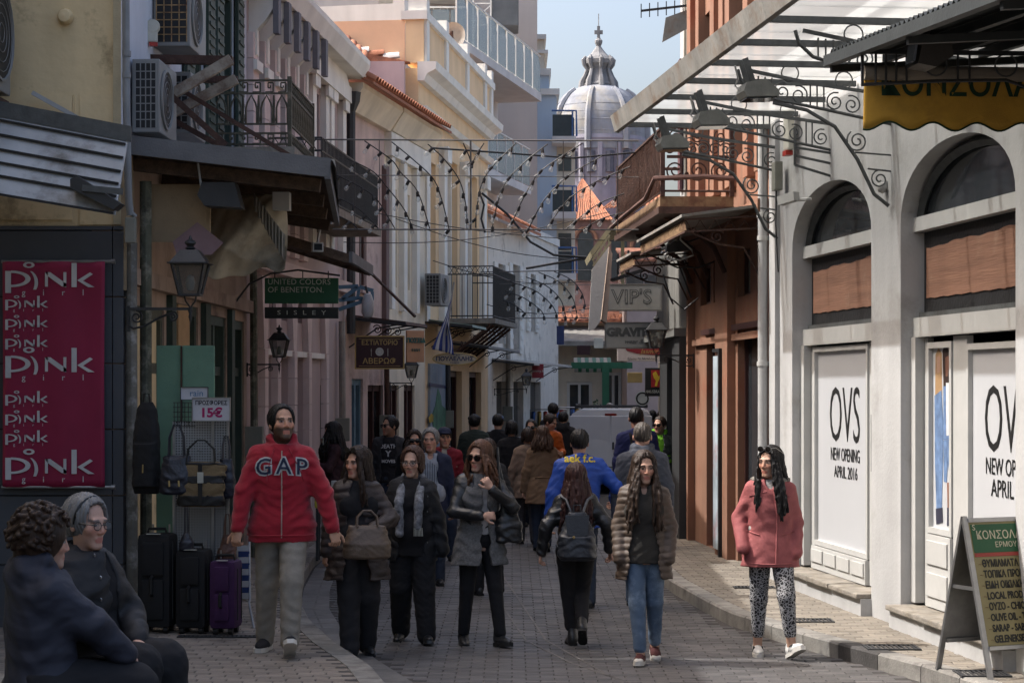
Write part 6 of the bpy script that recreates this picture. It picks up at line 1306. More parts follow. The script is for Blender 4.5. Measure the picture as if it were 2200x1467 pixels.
gp=thing('green_kiosk_post','green painted kiosk post and beam at the end of the street','post',(wx(1301,52),52,0));MB().beam((0,0,0),(0,0,wz(780,52)),.18,.18).build('post',pmat('green_paint',(.02,.10,.05),.5),gp);MB().beam((-.9,0,wz(785,52)),(.7,0,wz(785,52)),.12,.16).build('beam',pmat('green_paint',(.02,.10,.05)),gp)
BR=Fac('pink_back_house','pale pink house seen between the shop signs',(3.35,58.0),(9.0,58.0));MB().box(0,BR.L,0,5,0,wz(560,58)).build('wall',pmat('pale_pink',(.40,.31,.28),.85,var=.1),BR.t)
for px in(1345,1385,1410):MB().box(BR.u(px),BR.u(px)+.5,-.03,-.001,wz(640,58),wz(590,58)).build('window',M_dglass,BR.t)
rb_=MB().prism([(-.4,wz(560,58)),(2.5,wz(520,58)),(2.5,wz(524,58)),(-.4,wz(564,58))],lambda p,q,d:(d,p,q),-.2,BR.L).build('roof',M_tile,BR.t)
for i in range(24):mk('roof_tile',tm,None,rb_,(.0+i*.26,-.45,wz(560,58)+.05),(0,-.35,R(90)))
# ------------------------------------------------------------ street lamps
M_lglass=clearmat('lamp_glass',(.12,.115,.10),.5,.15);M_bulb=pmat('frosted_bulb',(.5,.48,.42),.4,bump=0)
def lantern(label,px,py_top,py_bot,Y,root_px,side):
 """square tapered lantern on a scrolled wall bracket; px/py give its place, side the way to the wall"""
 hh=(py_bot-py_top)/F*Y;s=hh/.62;c=W(px,py_bot,Y)
 t=thing('street_lamp',label,'street lamp',c,0)
 def frus(z0,w0,z1,w1):return[(-w0,-w0,z0),(w0,-w0,z0),(w0,w0,z0),(-w0,w0,z0),(-w1,-w1,z1),(w1,-w1,z1),(w1,w1,z1),(-w1,w1,z1)]
 FQ=[(0,3,2,1),(4,5,6,7),(0,1,5,4),(1,2,6,5),(2,3,7,6),(3,0,4,7)]
 wb,wt=.10*s,.165*s;zb,zt=.02*s,.335*s
 MB().add(frus(zt,wt+.02*s,zt+.13*s,.09*s),FQ).add(frus(zt-.012*s,wt+.04*s,zt,wt+.04*s),FQ).build('roof',M_cast,t)
 MB().lathe([(.03*s,zt+.13*s),(.055*s,zt+.15*s),(.03*s,zt+.17*s),(.06*s,zt+.20*s),(.055*s,zt+.22*s),(.02*s,zt+.24*s),(.012*s,zt+.27*s),(0,zt+.285*s)],(0,0,0),12).build('finial',M_cast,t,True)
 MB().add(frus(zb-.02*s,wb+.012*s,zb,wb+.012*s),FQ).build('base_plate',M_cast,t)
 for sx,sy in((-1,-1),(1,-1),(1,1),(-1,1)):MB().beam((sx*wb,sy*wb,zb),(sx*wt,sy*wt,zt-.012*s),.022*s,.022*s).build('corner_bar',M_cast,t)
 for(ax,ay),(bx,by)in(((-1,-1),(1,-1)),((1,-1),(1,1)),((1,1),(-1,1)),((-1,1),(-1,-1))):
  k=.93;MB().quad((ax*wb*k,ay*wb*k,zb),(bx*wb*k,by*wb*k,zb),(bx*wt*k,by*wt*k,zt-.014*s),(ax*wt*k,ay*wt*k,zt-.014*s)).build('pane',M_lglass,t)
 MB().lathe([(.0,.05*s),(.035*s,.06*s),(.05*s,.14*s),(.035*s,.2*s),(0,.22*s)],(0,0,0),10).build('bulb',M_bulb,t,True)
 for sx in(-1,1):MB().tube([(sx*.06*s,0,-.0*s),(sx*.05*s,0,-.05*s),(sx*.012*s,0,-.10*s),(0,0,-.15*s)],.009*s,5).build('yoke',M_cast,t,True)
 MB().lathe([(.02*s,-.12*s),(.025*s,-.15*s),(.014*s,-.18*s),(.02*s,-.21*s),(.006*s,-.27*s),(0,-.33*s)],(0,0,0),8).build('pendant',M_cast,t,True)
 rx=wx(root_px,Y)-c.x;sg=1 if rx>0 else-1
 MB().beam((0,0,-.13*s),(rx,0,-.13*s),.022*s,.028*s).build('arm',M_cast,t);MB().beam((rx,0,-.10*s),(rx,0,-.36*s),.03*s,.02*s).build('wall_plate',M_cast,t)
 MB().tube([(rx*.25,0,-.16*s),(rx*.5,0,-.22*s),(rx*.75,0,-.31*s),(rx*.92,0,-.33*s),(rx,0,-.3*s)],.012*s,5).build('brace',M_cast,t,True)
 for f,r_,z in((.87,.065,-.215),(.28,.05,-.21)):MB().tube([(rx*f+p[0]*sg,0,z*s+p[1])for p in spiral(r_*s,1.6,22,(0,0),1.5,1,.2)],.009*s,5).build('scroll',M_cast,t,True)
 return t
lantern('black lantern on a scrolled bracket at the slate clad corner',409,505,636,17.0,276,-1)
lantern('black lantern on the mauve house below the green hanging sign',600,697,768,24.0,531,-1)
lantern('dark lantern between the restaurant sign and the mural',884,760,812,34.0,838,-1)
lantern('small far lantern beside the dark red hanging sign',1131,790,828,45.0,1062,-1)
lantern('black lantern on the grey shopfront at the right',1410,675,748,26.6,1490,1)
# ------------------------------------------------------------ pink banner
M_pink=pmat('crimson_banner',(.24,.012,.05),.6,var=.08,scale=3,bump=.04,bscale=5);M_plet=pmat('banner_white',(.50,.49,.49),.6,bump=0)
BY=16.88;bn=thing('banner','crimson banner printed with pink girl lettering on the slate cladding','banner',(0,BY,0))
bx0,bx1,bz0_,bz1_=wx(6,BY),wx(226,BY),wz(1046,BY),wz(562,BY)
def bshape(u_,v):return(bx0+(bx1-bx0)*u_+(.006*(1-abs(2*v-1))*(-1 if u_>.5 else 1)*abs(2*u_-1)),-.012-.012*math.sin(u_*3.1)*math.sin(v*3.1)-.004*math.sin(u_*14),bz0_+(bz1_-bz0_)*v)
o=MB().sheet(bshape,24,30).build('cloth',M_pink,bn,True);solidify(o,.002)
for z in(bz0_,bz1_):MB().tube([(bx0-.01,.0,z),(bx1+.05,.0,z)],.014,8).build('rod',silver if 'silver' in globals()else M_alu,bn,True);MB().tube([(bx1+.05,0,z),(bx1+.085,0,z)],.022,8).build('rod_cap',M_alu,bn,True)
def pinkword(x0,zc,w):
 """the word drawn as flat shapes: p, a ring dot over a curved i, N, k; girl set wide beneath"""
 S=w/8.2;yb=-.031
 def poly(pts):MB().prism([(x0+a*S,zc+b*S)for a,b in pts],lambda p,q,d:(p,d,q),yb,yb+.003).build('lettering',M_plet,bn)
 def arc(cx_,cy_,rx,ry,r2x,r2y,a0,a1,n=14):return[(cx_+rx*math.cos(R(a0+(a1-a0)*i/n)),cy_+ry*math.sin(R(a0+(a1-a0)*i/n)))for i in range(n+1)]+[(cx_+r2x*math.cos(R(a1+(a0-a1)*i/n)),cy_+r2y*math.sin(R(a1+(a0-a1)*i/n)))for i in range(n+1)]
 poly([(0,-1.0),(.5,-1.0),(.5,.9),(0,.9)]);poly(arc(.5,.22,1.7,.72,1.25,.52,90,-90));
 poly(arc(2.05,1.42,.5,.26,.24,.13,0,360));poly(arc(1.7,-.1,1.15,1.15,.85,1.15,58,-32))
 poly([(3.45,-.45),(3.7,-.45),(3.7,.8),(3.45,.8)]);poly([(3.45,.8),(3.9,.8),(5.3,-.2),(5.3,-.5),(4.9,-.42),(3.7,.45)]);poly([(5.05,-.45),(5.3,-.45),(5.3,.8),(5.05,.8)])
 poly([(5.75,-.5),(6.2,-.5),(6.2,1.6),(5.75,1.6)]);poly([(6.25,.1),(7.35,.78),(7.6,.62),(6.75,.06),(7.75,-.5),(7.2,-.5)])
 for k,ch_ in enumerate('girl'):text(ch_,S*.75,M_plet,bn,(x0+S*(1.6+k*1.72),yb,zc-S*.98),ext=.001)
Lm=bx0+.028
for py,w in((610,.80),(792,.80),(1010,.80)):pinkword(Lm,wz(py-5,BY),w)
for py in(658,700,742,862,904,946):pinkword(Lm,wz(py-3,BY),.385)
# ------------------------------------------------------------ hanging signs
M_bgreen=pmat('sign_green',(.012,.075,.035),.5,var=.06,bump=.02);M_slet=pmat('sign_pale_letter',(.42,.43,.38),.5,bump=0)
def signbox(name,label,px0,px1,py0,py1,Y,mat,rot=0,d=.05,cat='sign',frame=None,fw=.03):
 a,b=W(px0,py1,Y),W(px1,py0,Y);w,h=b.x-a.x,b.z-a.z;t=thing(name,label,cat,((a.x+b.x)/2,Y,(a.z+b.z)/2),rot)
 MB().cbox(-w/2,w/2,0,d,-h/2,h/2,min(.008,d*.2)).build('panel',mat,t)
 if frame:
  for q in((-w/2-fw,w/2+fw,h/2,h/2+fw),(-w/2-fw,w/2+fw,-h/2-fw,-h/2),(-w/2-fw,-w/2,-h/2,h/2),(w/2,w/2+fw,-h/2,h/2)):MB().box(q[0],q[1],-.012,d+.012,q[2],q[3]).build('frame_bar',frame,t)
 return t,w,h
t,w,h=signbox('hanging_sign','green hanging sign lettered United Colors of Benetton',569,727,597,652,22.6,M_bgreen,R(3))
text('UNITED COLORS\nOF BENETTON.',h*.31,M_slet,t,(-w*.46,-.002,h*.18),align='LEFT',sx=.98,ext=.0015,space=1.05)
t,w,h=signbox('hanging_sign','black Sisley sign strip below the green hanging sign',569,727,660,684,22.6,pmat('sign_black',(.012,.015,.015),.5,bump=.02),R(3));text('S I S L E Y',h*.55,M_slet,t,(0,-.002,0),sx=1.35,ext=.0015,space=1.35)
sa=thing('sign_arm','black iron arm holding the green hanging sign','bracket',(0,22.62,0));MB().tube([(wx(505,22.6),0,wz(650,22.6)),(wx(535,22.6),0,wz(610,22.6)),(wx(580,22.6),0,wz(588,22.6)),(wx(640,22.6),0,wz(580,22.6)),(wx(730,22.6),0,wz(592,22.6))],.012,5).build('arm',M_cast,sa,True)
for p in(590,650,705):MB().tube([(wx(p,22.6),0,wz(582,22.6)),(wx(p,22.6),0,wz(598,22.6))],.006,4).build('hook',M_cast,sa)
for p in(585,715):MB().tube([(wx(p,22.6),0,wz(651,22.6)),(wx(p,22.6),0,wz(661,22.6))],.005,4).build('hook',M_cast,sa)
M_maroon=pmat('sign_maroon',(.032,.010,.012),.5,bump=.02);M_gold=pmat('sign_gold',(.34,.24,.09),.5,var=.2,bump=.05)
t,w,h=signbox('hanging_sign','maroon restaurant sign with gold frame, plate, fork and knife',765,866,724,790,29.0,M_maroon,R(2),frame=M_gold,fw=.02)
text('ΕΣΤΙΑΤΟΡΙΟ',h*.21,M_gold,t,(0,-.003,h*.31),sx=.95,ext=.0015,bold=.002);text('ΑΒΕΡΩΦ',h*.25,M_gold,t,(0,-.003,-h*.29),sx=1.05,ext=.0015,bold=.002)
MB().lathe([(0,-.006),(h*.13,-.006),(h*.135,0)],(0,0,.01),18,ax='y').build('plate_emblem',M_slet,t);MB().lathe([(h*.07,-.008),(h*.08,-.009),(h*.085,-.0065)],(0,0,.01),18,ax='y').build('plate_rim',M_alu,t)
MB().box(-w*.18,-w*.172,-.008,0,-h*.12,h*.13).build('fork_emblem',M_slet,t);MB().box(-w*.19,-w*.162,-.008,0,h*.05,h*.07).build('fork_prong',M_slet,t);MB().box(w*.17,w*.182,-.008,0,-h*.12,h*.13).build('knife_emblem',M_slet,t)
for z in(-1,1):MB().box(-w*.44,w*.44,-.006,0,z*h*.44-.003,z*h*.44+.003).build('gold_line',M_gold,t)
t,w,h=signbox('wall_sign','peach wall sign with raised green letters by the third lantern',872,914,710,778,33.5,pmat('sign_peach',(.40,.22,.13),.6,bump=.03),R(30));M_tgreen=pmat('sign_teal',(.03,.11,.10),.5,bump=0);text('ΠΟΣΕΙΔ',h*.2,M_tgreen,t,(0,-.004,h*.18),ext=.012,sx=.9,bold=.004);text('ΕΙΔΗ',h*.13,M_tgreen,t,(0,-.004,-h*.12),ext=.01)
ov_=thing('oval_sign','cream oval optician sign with blue lettering under the flag','sign',W(977,771,36.0));rx_,rz_=47/F*36,12.5/F*36
M_ocream=pmat('sign_cream',(.40,.35,.26),.5,bump=.02);M_oblue=pmat('sign_blue',(.02,.03,.09),.5,bump=0)
MB().prism([(rx_*math.cos(a),rz_*math.sin(a))for a in[6.283*i/32 for i in range(32)]],lambda p,q,d:(p,d,q),0,.05).build('panel',M_ocream,ov_);MB().tube([(rx_*math.cos(a),0,rz_*math.sin(a))for a in[6.283*i/32 for i in range(32)]],.012,5,closed=True).build('rim',M_gold,ov_,True)
text('ΠΟΥΛΕΛΛΗΣ',.105,M_oblue,ov_,(0,-.004,0),sx=1.05,ext=.002,bold=.003);text('ΟΠΤΙΚΑ',.05,M_oblue,ov_,(0,-.004,rz_*.66),ext=.002);text('ΚΟΡΩΝΗΣ' if False else 'ΕΙΔΙΚΟΣ',.045,M_oblue,ov_,(0,-.004,-rz_*.66),ext=.002)
t,w,h=signbox('shop_board','grey shop board with white lettering and yellow strip on the rose house',684,725,686,782,31.2,pmat('sign_grey',(.13,.14,.14),.5,bump=.02),R(35));text('Acqua',h*.2,M_slet,t,(0,-.004,h*.30),ext=.002);text('sport shoes',h*.1,M_slet,t,(0,-.004,h*.08),ext=.002);MB().box(-w*.48,w*.48,-.006,-.001,-h*.32,-h*.2).build('yellow_strip',pmat('sign_yellow',(.45,.33,.05),.5,bump=0),t)
M_vipg=pmat('sign_offwhite',(.36,.36,.33),.6,var=.08,bump=.03,streak=.15);M_vgrey=pmat('sign_grey_letter',(.10,.105,.10),.6,bump=0)
t,w,h=signbox('hanging_sign',"pale grey VIP'S sign hanging over the right pavement",1306,1420,612,666,29.3,M_vipg,R(-2),frame=M_fascia,fw=.015);text("VIP'S",h*.80,M_vgrey,t,(-w*.05,-.003,0),sx=1.0,ext=.0015,bold=.006);text("VIP'S",h*.80,M_vipg,t,(-w*.05,-.006,0),sx=1.0,ext=.0015,bold=-.008)
t,w,h=signbox('hanging_sign',"pale GRAVITY sign below the VIP'S sign",1301,1412,694,747,31.0,M_vipg,R(-3),frame=M_fascia,fw=.015);text('GRAVITY',h*.45,M_vgrey,t,(-w*.02,-.003,h*.12),sx=1.05,ext=.0015,bold=.012);text('wear & co',h*.26,M_vgrey,t,(w*.12,-.003,-h*.25),ext=.0015,shear=.3)
t,w,h=signbox('hanging_sign','white and dark red shop sign below the GRAVITY sign',1326,1432,746,776,33.0,pmat('sign_white',(.5,.46,.45),.5,bump=.02),R(-3));MB().prism([(-w*.35,h*.48),(w*.48,h*.48),(w*.48,-h*.1),(w*.2,-h*.05),(-w*.1,h*.05),(-w*.3,h*.25)],lambda p,q,d:(p,d,q),-.008,-.001).build('red_field',pmat('sign_red',(.2,.02,.03),.5,bump=0),t);text('Jasmin',h*.5,M_gold,t,(w*.15,-.012,h*.2),shear=.3,ext=.001);text('Ερμου 73, Μυτιληνη',h*.22,M_lblk,t,(0,-.004,-h*.32),ext=.001)
t,w,h=signbox('hanging_sign','black coffee sign with red field and yellow figure at the right',1386,1432,790,851,36.0,M_lblk,R(0));MB().box(-w*.22,w*.45,-.006,-.001,-h*.18,h*.42).build('red_field',pmat('sign_red2',(.32,.02,.02),.5,bump=0),t);My=pmat('sign_yellow2',(.6,.4,.03),.5,bump=0);MB().prism([(-w*.15,h*.3),(0,h*.38),(w*.12,h*.2),(w*.3,h*.3),(w*.1,0),(w*.05,-h*.15),(-w*.05,-h*.15),(0,h*.05),(-w*.1,h*.15)],lambda p,q,d:(p,d,q),-.012,-.007).build('yellow_figure',My,t);text('HAUSBRANDT',h*.15,M_slet,t,(0,-.004,-h*.34),sx=.75,ext=.001,shear=.2)
t,w,h=signbox('hanging_sign','small dark red sign beyond the left shop arches',1143,1168,782,812,47.0,pmat('sign_red',(.2,.02,.03)),R(0));text('jimmy.k',h*.28,M_slet,t,(0,-.004,0),ext=.001)
rs_=thing('round_sign','small round white and black sign at the right by the coffee sign','sign',W(1380,856,40));MB().lathe([(0,-.02),(.15,-.02),(.15,.02),(0,.02)],(0,0,0),20,ax='y').build('disc',M_slet,rs_);MB().lathe([(.10,-.023),(.13,-.023)],(0,0,0),20,ax='y').build('ring',M_lblk,rs_);MB().beam((.0,.03,0),(.25,.03,.1),.02,.02).build('arm',M_cast,rs_)
# ------------------------------------------------------------ white cloth awning, pergola, tin canopies, flag
M_wcloth=pmat('white_canvas',(.52,.51,.47),.9,var=.1,scale=2,bump=.2,bscale=25);M_pcloth=pmat('peach_canvas',(.42,.32,.25),.9,var=.1)
wa=thing('rolled_awning','long white canvas awning hanging down steeply at the right','awning',(0,28.3,0))
P=[(1308,532),(1318,540),(1306,690),(1294,688),(1268,712),(1264,700),(1274,575)]
MB().prism([(wx(a,28.3),wz(b,28.3))for a,b in[(1308,530),(1290,690),(1278,706),(1264,712),(1272,578)]],lambda p,q,d:(p,d,q),0,.05).build('canvas',M_wcloth,wa);MB().prism([(wx(a,28.3),wz(b,28.3))for a,b in[(1309,530),(1316,545),(1304,694),(1292,686)]],lambda p,q,d:(p,d+.03,q),.0,.5).build('canvas_side',M_pcloth,wa)
pg=thing('pergola_canopy','yellowed corrugated canopy with open end frame beyond the balcony','canopy',(0,29.5,0));M_yelp=pmat('yellowed_sheet',(.30,.27,.17),.7,var=.25,streak=.2)
MB().prism([(wx(1268,29.5),wz(540,29.5)),(wx(1312,29.5),wz(482,29.5)),(wx(1376,29.5),wz(476,29.5)),(wx(1376,29.5),wz(486,29.5)),(wx(1314,29.5),wz(494,29.5)),(wx(1272,29.5),wz(552,29.5))],lambda p,q,d:(p,d,q),0,2.2).build('roof_sheet',M_yelp,pg)
for a,b in(((1272,560),(1310,505)),((1274,572),(1312,520))):MB().beam((wx(a[0],29.5),-.03,wz(a[1],29.5)),(wx(b[0],29.5),-.03,wz(b[1],29.5)),.03,.03).build('truss_chord',M_yelp,pg)
for i in range(5):x=1275+i*8;y_=556-i*11.5;MB().beam((wx(x,29.5),-.03,wz(y_,29.5)),(wx(x+1,29.5),-.03,wz(y_+13,29.5)),.02,.02).build('truss_web',M_yelp,pg)
MB().beam((wx(1340,29.5),.3,wz(480,29.5)),(wx(1340,29.5),.3,wz(610,29.5)),.05,.05).build('post',M_yelp,pg)
fs=thing('floodlight',"black slanting floodlight above the VIP'S sign",'floodlight',W(1350,590,28.6),0);MB().prism([(-.28,-.07),(.22,.09),(.25,.05),(-.22,-.10)],lambda p,q,d:(p,d,q),-.1,.1).build('housing',M_cast,fs);MB().beam((-.15,0,0),(-.15,0,.3),.03,.03).build('hanger',M_cast,fs);MB().beam((.0,0,0),(.0,0,.35),.03,.03).build('hanger',M_cast,fs)
def tin(label,fac,u0,u1,z,out,mat=M_rust):
 t=thing('tin_canopy',label,'canopy',fac.t.location,0);t.rotation_euler=fac.t.rotation_euler
 n=max(2,int((u1-u0)/.9))
 for k in range(n):a=u0+(u1-u0)*k/n;MB().prism([(-.01,z+.12),(-out,z),(-out-.01,z-.05),(-out+.03,z-.02),(-.01,z+.10)],lambda p,q,d:(d,p,q),a+.004,a+(u1-u0)/n-.004).build('roof_sheet',mat,t)
 for u_ in(u0+.1,(u0+u1)/2,u1-.1):MB().tube([(u_,-out+.05,z-.03),(u_,-out*.5,z-.1),(u_,-.02,z-.4)],.013,5).build('bracket',M_cast,t,True);mk('small_scroll',bsm,None,t,(u_,-out*.5,z-.12))
 for u_ in(u0,u1):MB().beam((u_,-.01,z+.06),(u_,-out,z-.04),.02,.05).build('end_bar',M_cast,t)
 return t
tin('rusty red tin canopy above the restaurant sign',LD,.15,LD.u(935,.9)-.9,LD.uz(860,690,.9)[1],.95)
tin('pale green lattice canopy beside the Greek flag',LE,.4,2.2,LE.uz(960,690,.8)[1],.95,pmat('mint_metal',(.22,.28,.24),.6,var=.2,streak=.2))
tin('grey tin canopy over the far left shop arches',LE,3.6,8.6,3.0,.8,pmat('grey_tin',(.16,.16,.155),.6,var=.2));tin('weathered tin canopy at the small cream house',LG,.4,6.5,2.72,1.0,M_tin)
bs=thing('blue_bracket','blue painted steel truss holding a grey street light','bracket',(0,26.5,0));Mb=pmat('faded_blue_steel',(.07,.13,.18),.6,var=.25)
for a,b in(((728,617),(770,615)),((728,645),(772,640)),((772,616),(802,625)),((800,626),(800,645)),((735,642),(768,618)),((768,640),(798,645)),((728,665),(800,640)),((772,616),(768,642))):MB().beam((wx(a[0],26.5),0,wz(a[1],26.5)),(wx(b[0],26.5),0,wz(b[1],26.5)),.04,.05).build('bar',Mb,bs)
sl=thing('street_light_head','grey street light head hanging from the blue truss','street light',W(790,655,26.3));MB().lathe([(0,.16),(.05,.14),(.08,.05),(.085,-.1),(.06,-.16),(0,-.18)],(0,0,0),12).build('head',pmat('lamp_grey',(.3,.31,.32),.4),sl,True);MB().beam((0,0,.14),(-.03,0,.25),.03,.03).build('arm',M_cast,sl)
br2=thing('stay_bar','rusty stay bar running down to the red tin canopy','bar',(0,31.5,0));MB().beam((wx(790,31.5),0,wz(580,31.5)),(wx(897,31.5),-.8,wz(680,30.7)),.035,.035).build('bar',M_rust,br2)
aircon('white air conditioner on the rose house above the red tin canopy',LD.w(LD.u(908),-.42,LD.uz(905,657)[1]),LD.t.rotation_euler.z,w=.78,h=.58,d=.3)
fg=thing('greek_flag','blue and white striped flag drooping from its pole','flag',W(975,612,35.5),0);M_fb=pmat('flag_blue',(.03,.05,.2),.85,bump=.1);M_fw=pmat('flag_white',(.42,.42,.44),.85,bump=.1)
MB().tube([(0,0,.05),(-.12,.05,-.9)],.016,6).build('pole',M_tin,fg,True)
def fshape(u_,v):return(-.02-.11*u_+v*(-.34+.50*u_)+.03*math.sin(v*5+u_*6)*v,.06*math.sin(u_*12+v*3)*min(1,v*2),-.15-.52*u_-v*(1.0-.42*u_))
for k in range(9):
 o=MB().sheet(lambda u_,v:fshape((k+u_)/9,v),6,24).build('stripe',M_fb if k%2==0 else M_fw,fg,True);solidify(o,.004)
mu=thing('mural_panel','pale blue painted mural with green vase and yellow flowers on the wall','mural',LE.t.location,0);mu.rotation_euler=LE.t.rotation_euler
ua,ub=LE.u(919),LE.u(961);MB().box(ua,ub,-.05,-.001,.2,LE.uz(940,782)[1]).build('panel',pmat('mural_blue',(.20,.25,.31),.7,var=.25,scale=2,dirt=(.27,.28,.30),dirt_amt=.3),mu)
def mur(mat,pts):q=[LE.uz(a,b,.05)for a,b in pts];MB().prism(q,lambda p,z,d:(p,d,z),-.062,-.051).build('painted_shape',mat,mu)
Mg=pmat('mural_green',(.07,.17,.11),.7,var=.4,scale=4);mur(Mg,[(930,925),(928,890),(935,870),(940,835),(946,850),(948,870),(958,880),(962,900),(961,930)]);mur(pmat('mural_yellow',(.5,.34,.05),.7),[(920,898),(926,888),(931,893),(930,905),(922,908)])
mur(M_oblue,[(922,822),(958,828),(958,834),(922,829)])
# ------------------------------------------------------------ light strings
M_wire=pmat('grey_wire',(.09,.085,.08),.6,bump=0);M_sock=M_lblk;M_clear=clearmat('clear_bulb',(.75,.74,.7),.22,.05)
sock_me=MB().lathe([(.016,0),(.016,.045),(.012,.05)],(0,0,-.05),8).mesh('socket',True);sock_me.materials.append(M_sock)
bulb_me=MB().lathe([(.012,0),(.018,-.015),(.024,-.035),(.020,-.052),(.0,-.062)],(0,0,-.05),10).mesh('bulb',True);bulb_me.materials.append(M_clear)
def festoon(label,Y,frame,cords,sc=1.0,step=.16):
 t=thing('string_lights',label,'string lights',(0,Y,0));L3=lambda p:(wx(p[0],Y),0,wz(p[1],Y))
 for a,b,r_ in frame:MB().tube([L3(a),L3(b)],r_,5).build('frame_wire',M_wire,t)
 rs=random.Random(5)
 for c_ in cords:
  P=[Vector(L3(p))for p in c_];Q=[]
  for i in range(len(P)-1):
   p0,p1,p2,p3=P[max(i-1,0)],P[i],P[i+1],P[min(i+2,len(P)-1)]
   for k in range(8):u_=k/8;Q.append(.5*((2*p1)+(p2-p0)*u_+(2*p0-5*p1+4*p2-p3)*u_**2+(3*p1-p0-3*p2+p3)*u_**3))
  Q.append(P[-1]);cd=MB().tube(Q,.0062*sc,5).build('cord',M_lblk,t,True);acc=step*.5;prev=Q[0]
  for q in Q[1:]:
   acc+=(q-prev).length;prev=q
   if acc>=step:acc=0;o=mk('socket',sock_me,None,cd,q,(rs.uniform(-.3,.3),rs.uniform(-.5,.5)+.35,0));o.scale=(sc,)*3;b_=mk('bulb',bulb_me,None,o)
 return t
cordsN=[[(783,303),(841,344),(861,371),(897,412),(923,491)],[(841,305),(885,341),(931,385),(950,433),(965,494)],[(919,310),(953,341),(987,388),(1001,443),(1003,491)],[(745,341),(800,368),(831,402),(868,450),(888,494)],[(711,371),(769,399),(807,426),(834,467),(848,491)],[(715,419),(766,446),(800,477),(813,491)],[(711,457),(752,477),(770,494)],[(1109,308),(1058,358),(1034,399),(1024,453),(1022,490)],[(1177,310),(1136,341),(1092,385),(1072,426),(1058,487)],[(1252,308),(1170,361),(1146,388),(1116,443),(1099,484)],[(1293,336),(1221,378),(1170,429),(1136,491)],[(1354,358),(1279,392),(1221,429),(1174,491)],[(1341,416),(1283,440),(1218,491)],[(1341,457),(1293,470),(1252,494)],[(995,308),(1009,340),(1013,362)],[(1040,308),(1020,340),(1015,362)]]
festoon('near sunburst of festoon bulbs on wires across the street',25.0,[((620,300),(1372,303),.011),((715,493),(1372,494),.010),((690,376),(1372,381),.006),((1011,303),(1011,494),.013),((762,301),(762,493),.006),((1327,303),(1327,494),.006),((1210,303),(1210,494),.006),((815,302),(815,494),.005),((1268,303),(1268,494),.006)],cordsN,1.25,.155)
cf=[[(1096,605),(1150,625),(1185,655),(1197,680)],[(1130,595),(1175,615),(1205,645),(1215,680)],[(1157,585),(1200,605),(1230,640),(1240,680)],[(1085,625),(1125,640),(1160,665),(1170,682)],[(1190,583),(1228,602),(1250,630),(1258,660)],[(1080,645),(1105,655),(1130,675)]]
festoon('far sunburst of festoon bulbs beyond the white awning side',41.0,[((1032,585),(1285,580),.012),((1036,684),(1285,683),.012),((1060,610),(1285,612),.007)],cf,1.7,.2)
for i,(pts,r_,lb)in enumerate(([[(925,318),(1100,330),(1230,340),(1365,328)],.012,'thin black cable sagging below the upper wire of the festoon'],[[(1035,415),(1090,460),(1140,520),(1190,548),(1262,553)],.02,'thick black cable swagging from the yellow house to the pergola'],[[(1130,577),(1180,568),(1262,554)],.02,'thick black cable stub joining the swag below the cream house'],[[(1030,415),(1040,440),(1034,470),(1042,500)],.018,'tangled black cable bundle hanging at the yellow house corner'])):
 o=MB().tube([tuple(W(a,b,33.0 if i else 25.2))for a,b in pts],r_,6).build('cable',M_lblk,None,True);tag(o,lb,'cable')
# ------------------------------------------------------------ van
VY=40.5;van=thing('white_van','white delivery van seen from behind in the middle of the street','van',(wx(1312,VY),VY,0),R(-4));M_van=pmat('van_white',(.50,.50,.52),.35,var=.04,bump=.01,spec=.5,coat=.3);Mv_r=pmat('tail_red',(.16,.01,.01),.3,bump=0)
vw,vh,vl=.92,1.72,4.6
sec=[(-vw,.35),(-vw*1.0,.95),(-vw*.95,1.35),(-vw*.86,1.62),(-vw*.72,1.70),(vw*.72,1.70),(vw*.86,1.62),(vw*.95,1.35),(vw,.95),(vw,.35)]
MB().prism(sec,lambda p,q,d:(p*(1 if d<4 else .94),d+.10*max(0,q-.9),q if d<3.6 else min(q,1.0)),0,3.4).build('body',M_van,van,True);MB().prism([(p,min(q,1.05))for p,q in sec],lambda p,q,d:(p,d,q),3.41,vl).build('bonnet',M_van,van,True)
for s in(-1,1):
 MB().cbox(min(s*.01,s*.84),max(s*.01,s*.84),-.03,-.002,.55,1.58,.012).build('rear_door',M_van,van).location=(0,.05,0)
 MB().cbox(s*.86-.05,s*.86+.05,-.03,.06,.85,1.3,.01).build('tail_light',Mv_r,van);
 for y in(.7,3.6):w_=MB().lathe([(.12,-.09),(.29,-.09),(.31,-.06),(.31,.06),(.29,.09),(.12,.09)],(s*.8,y,.31),18,ax='x').build('wheel',pmat('tyre',(.015,.015,.015),.85),van,True);MB().lathe([(0,s*.06),(.19,s*.092),(.2,s*.06)],(s*.8,y,.31),14,ax='x').build('rim',M_alu,w_,True)
MB().cbox(-.12,.12,-.012,.03,1.585,1.63,.005).build('brake_light',Mv_r,van).location=(0,.05,0);MB().cbox(-.9,.9,-.12,.03,.36,.56,.03).build('bumper',pmat('bumper_grey',(.08,.08,.085),.5),van);MB().box(-.26,.26,-.135,-.121,.42,.53).build('number_plate',M_slet,van);MB().box(.03,.07,-.05,-.02,.9,1.05).build('door_handle',M_cast,van)
for y in(.5,1.5,2.5):MB().beam((-.75,y,1.76),(.75,y,1.76),.04,.04).build('roof_bar',M_cast,van)
for s in(-.72,.72):MB().beam((s,.3,1.80),(s,2.8,1.80),.03,.03).build('roof_rail',M_cast,van)
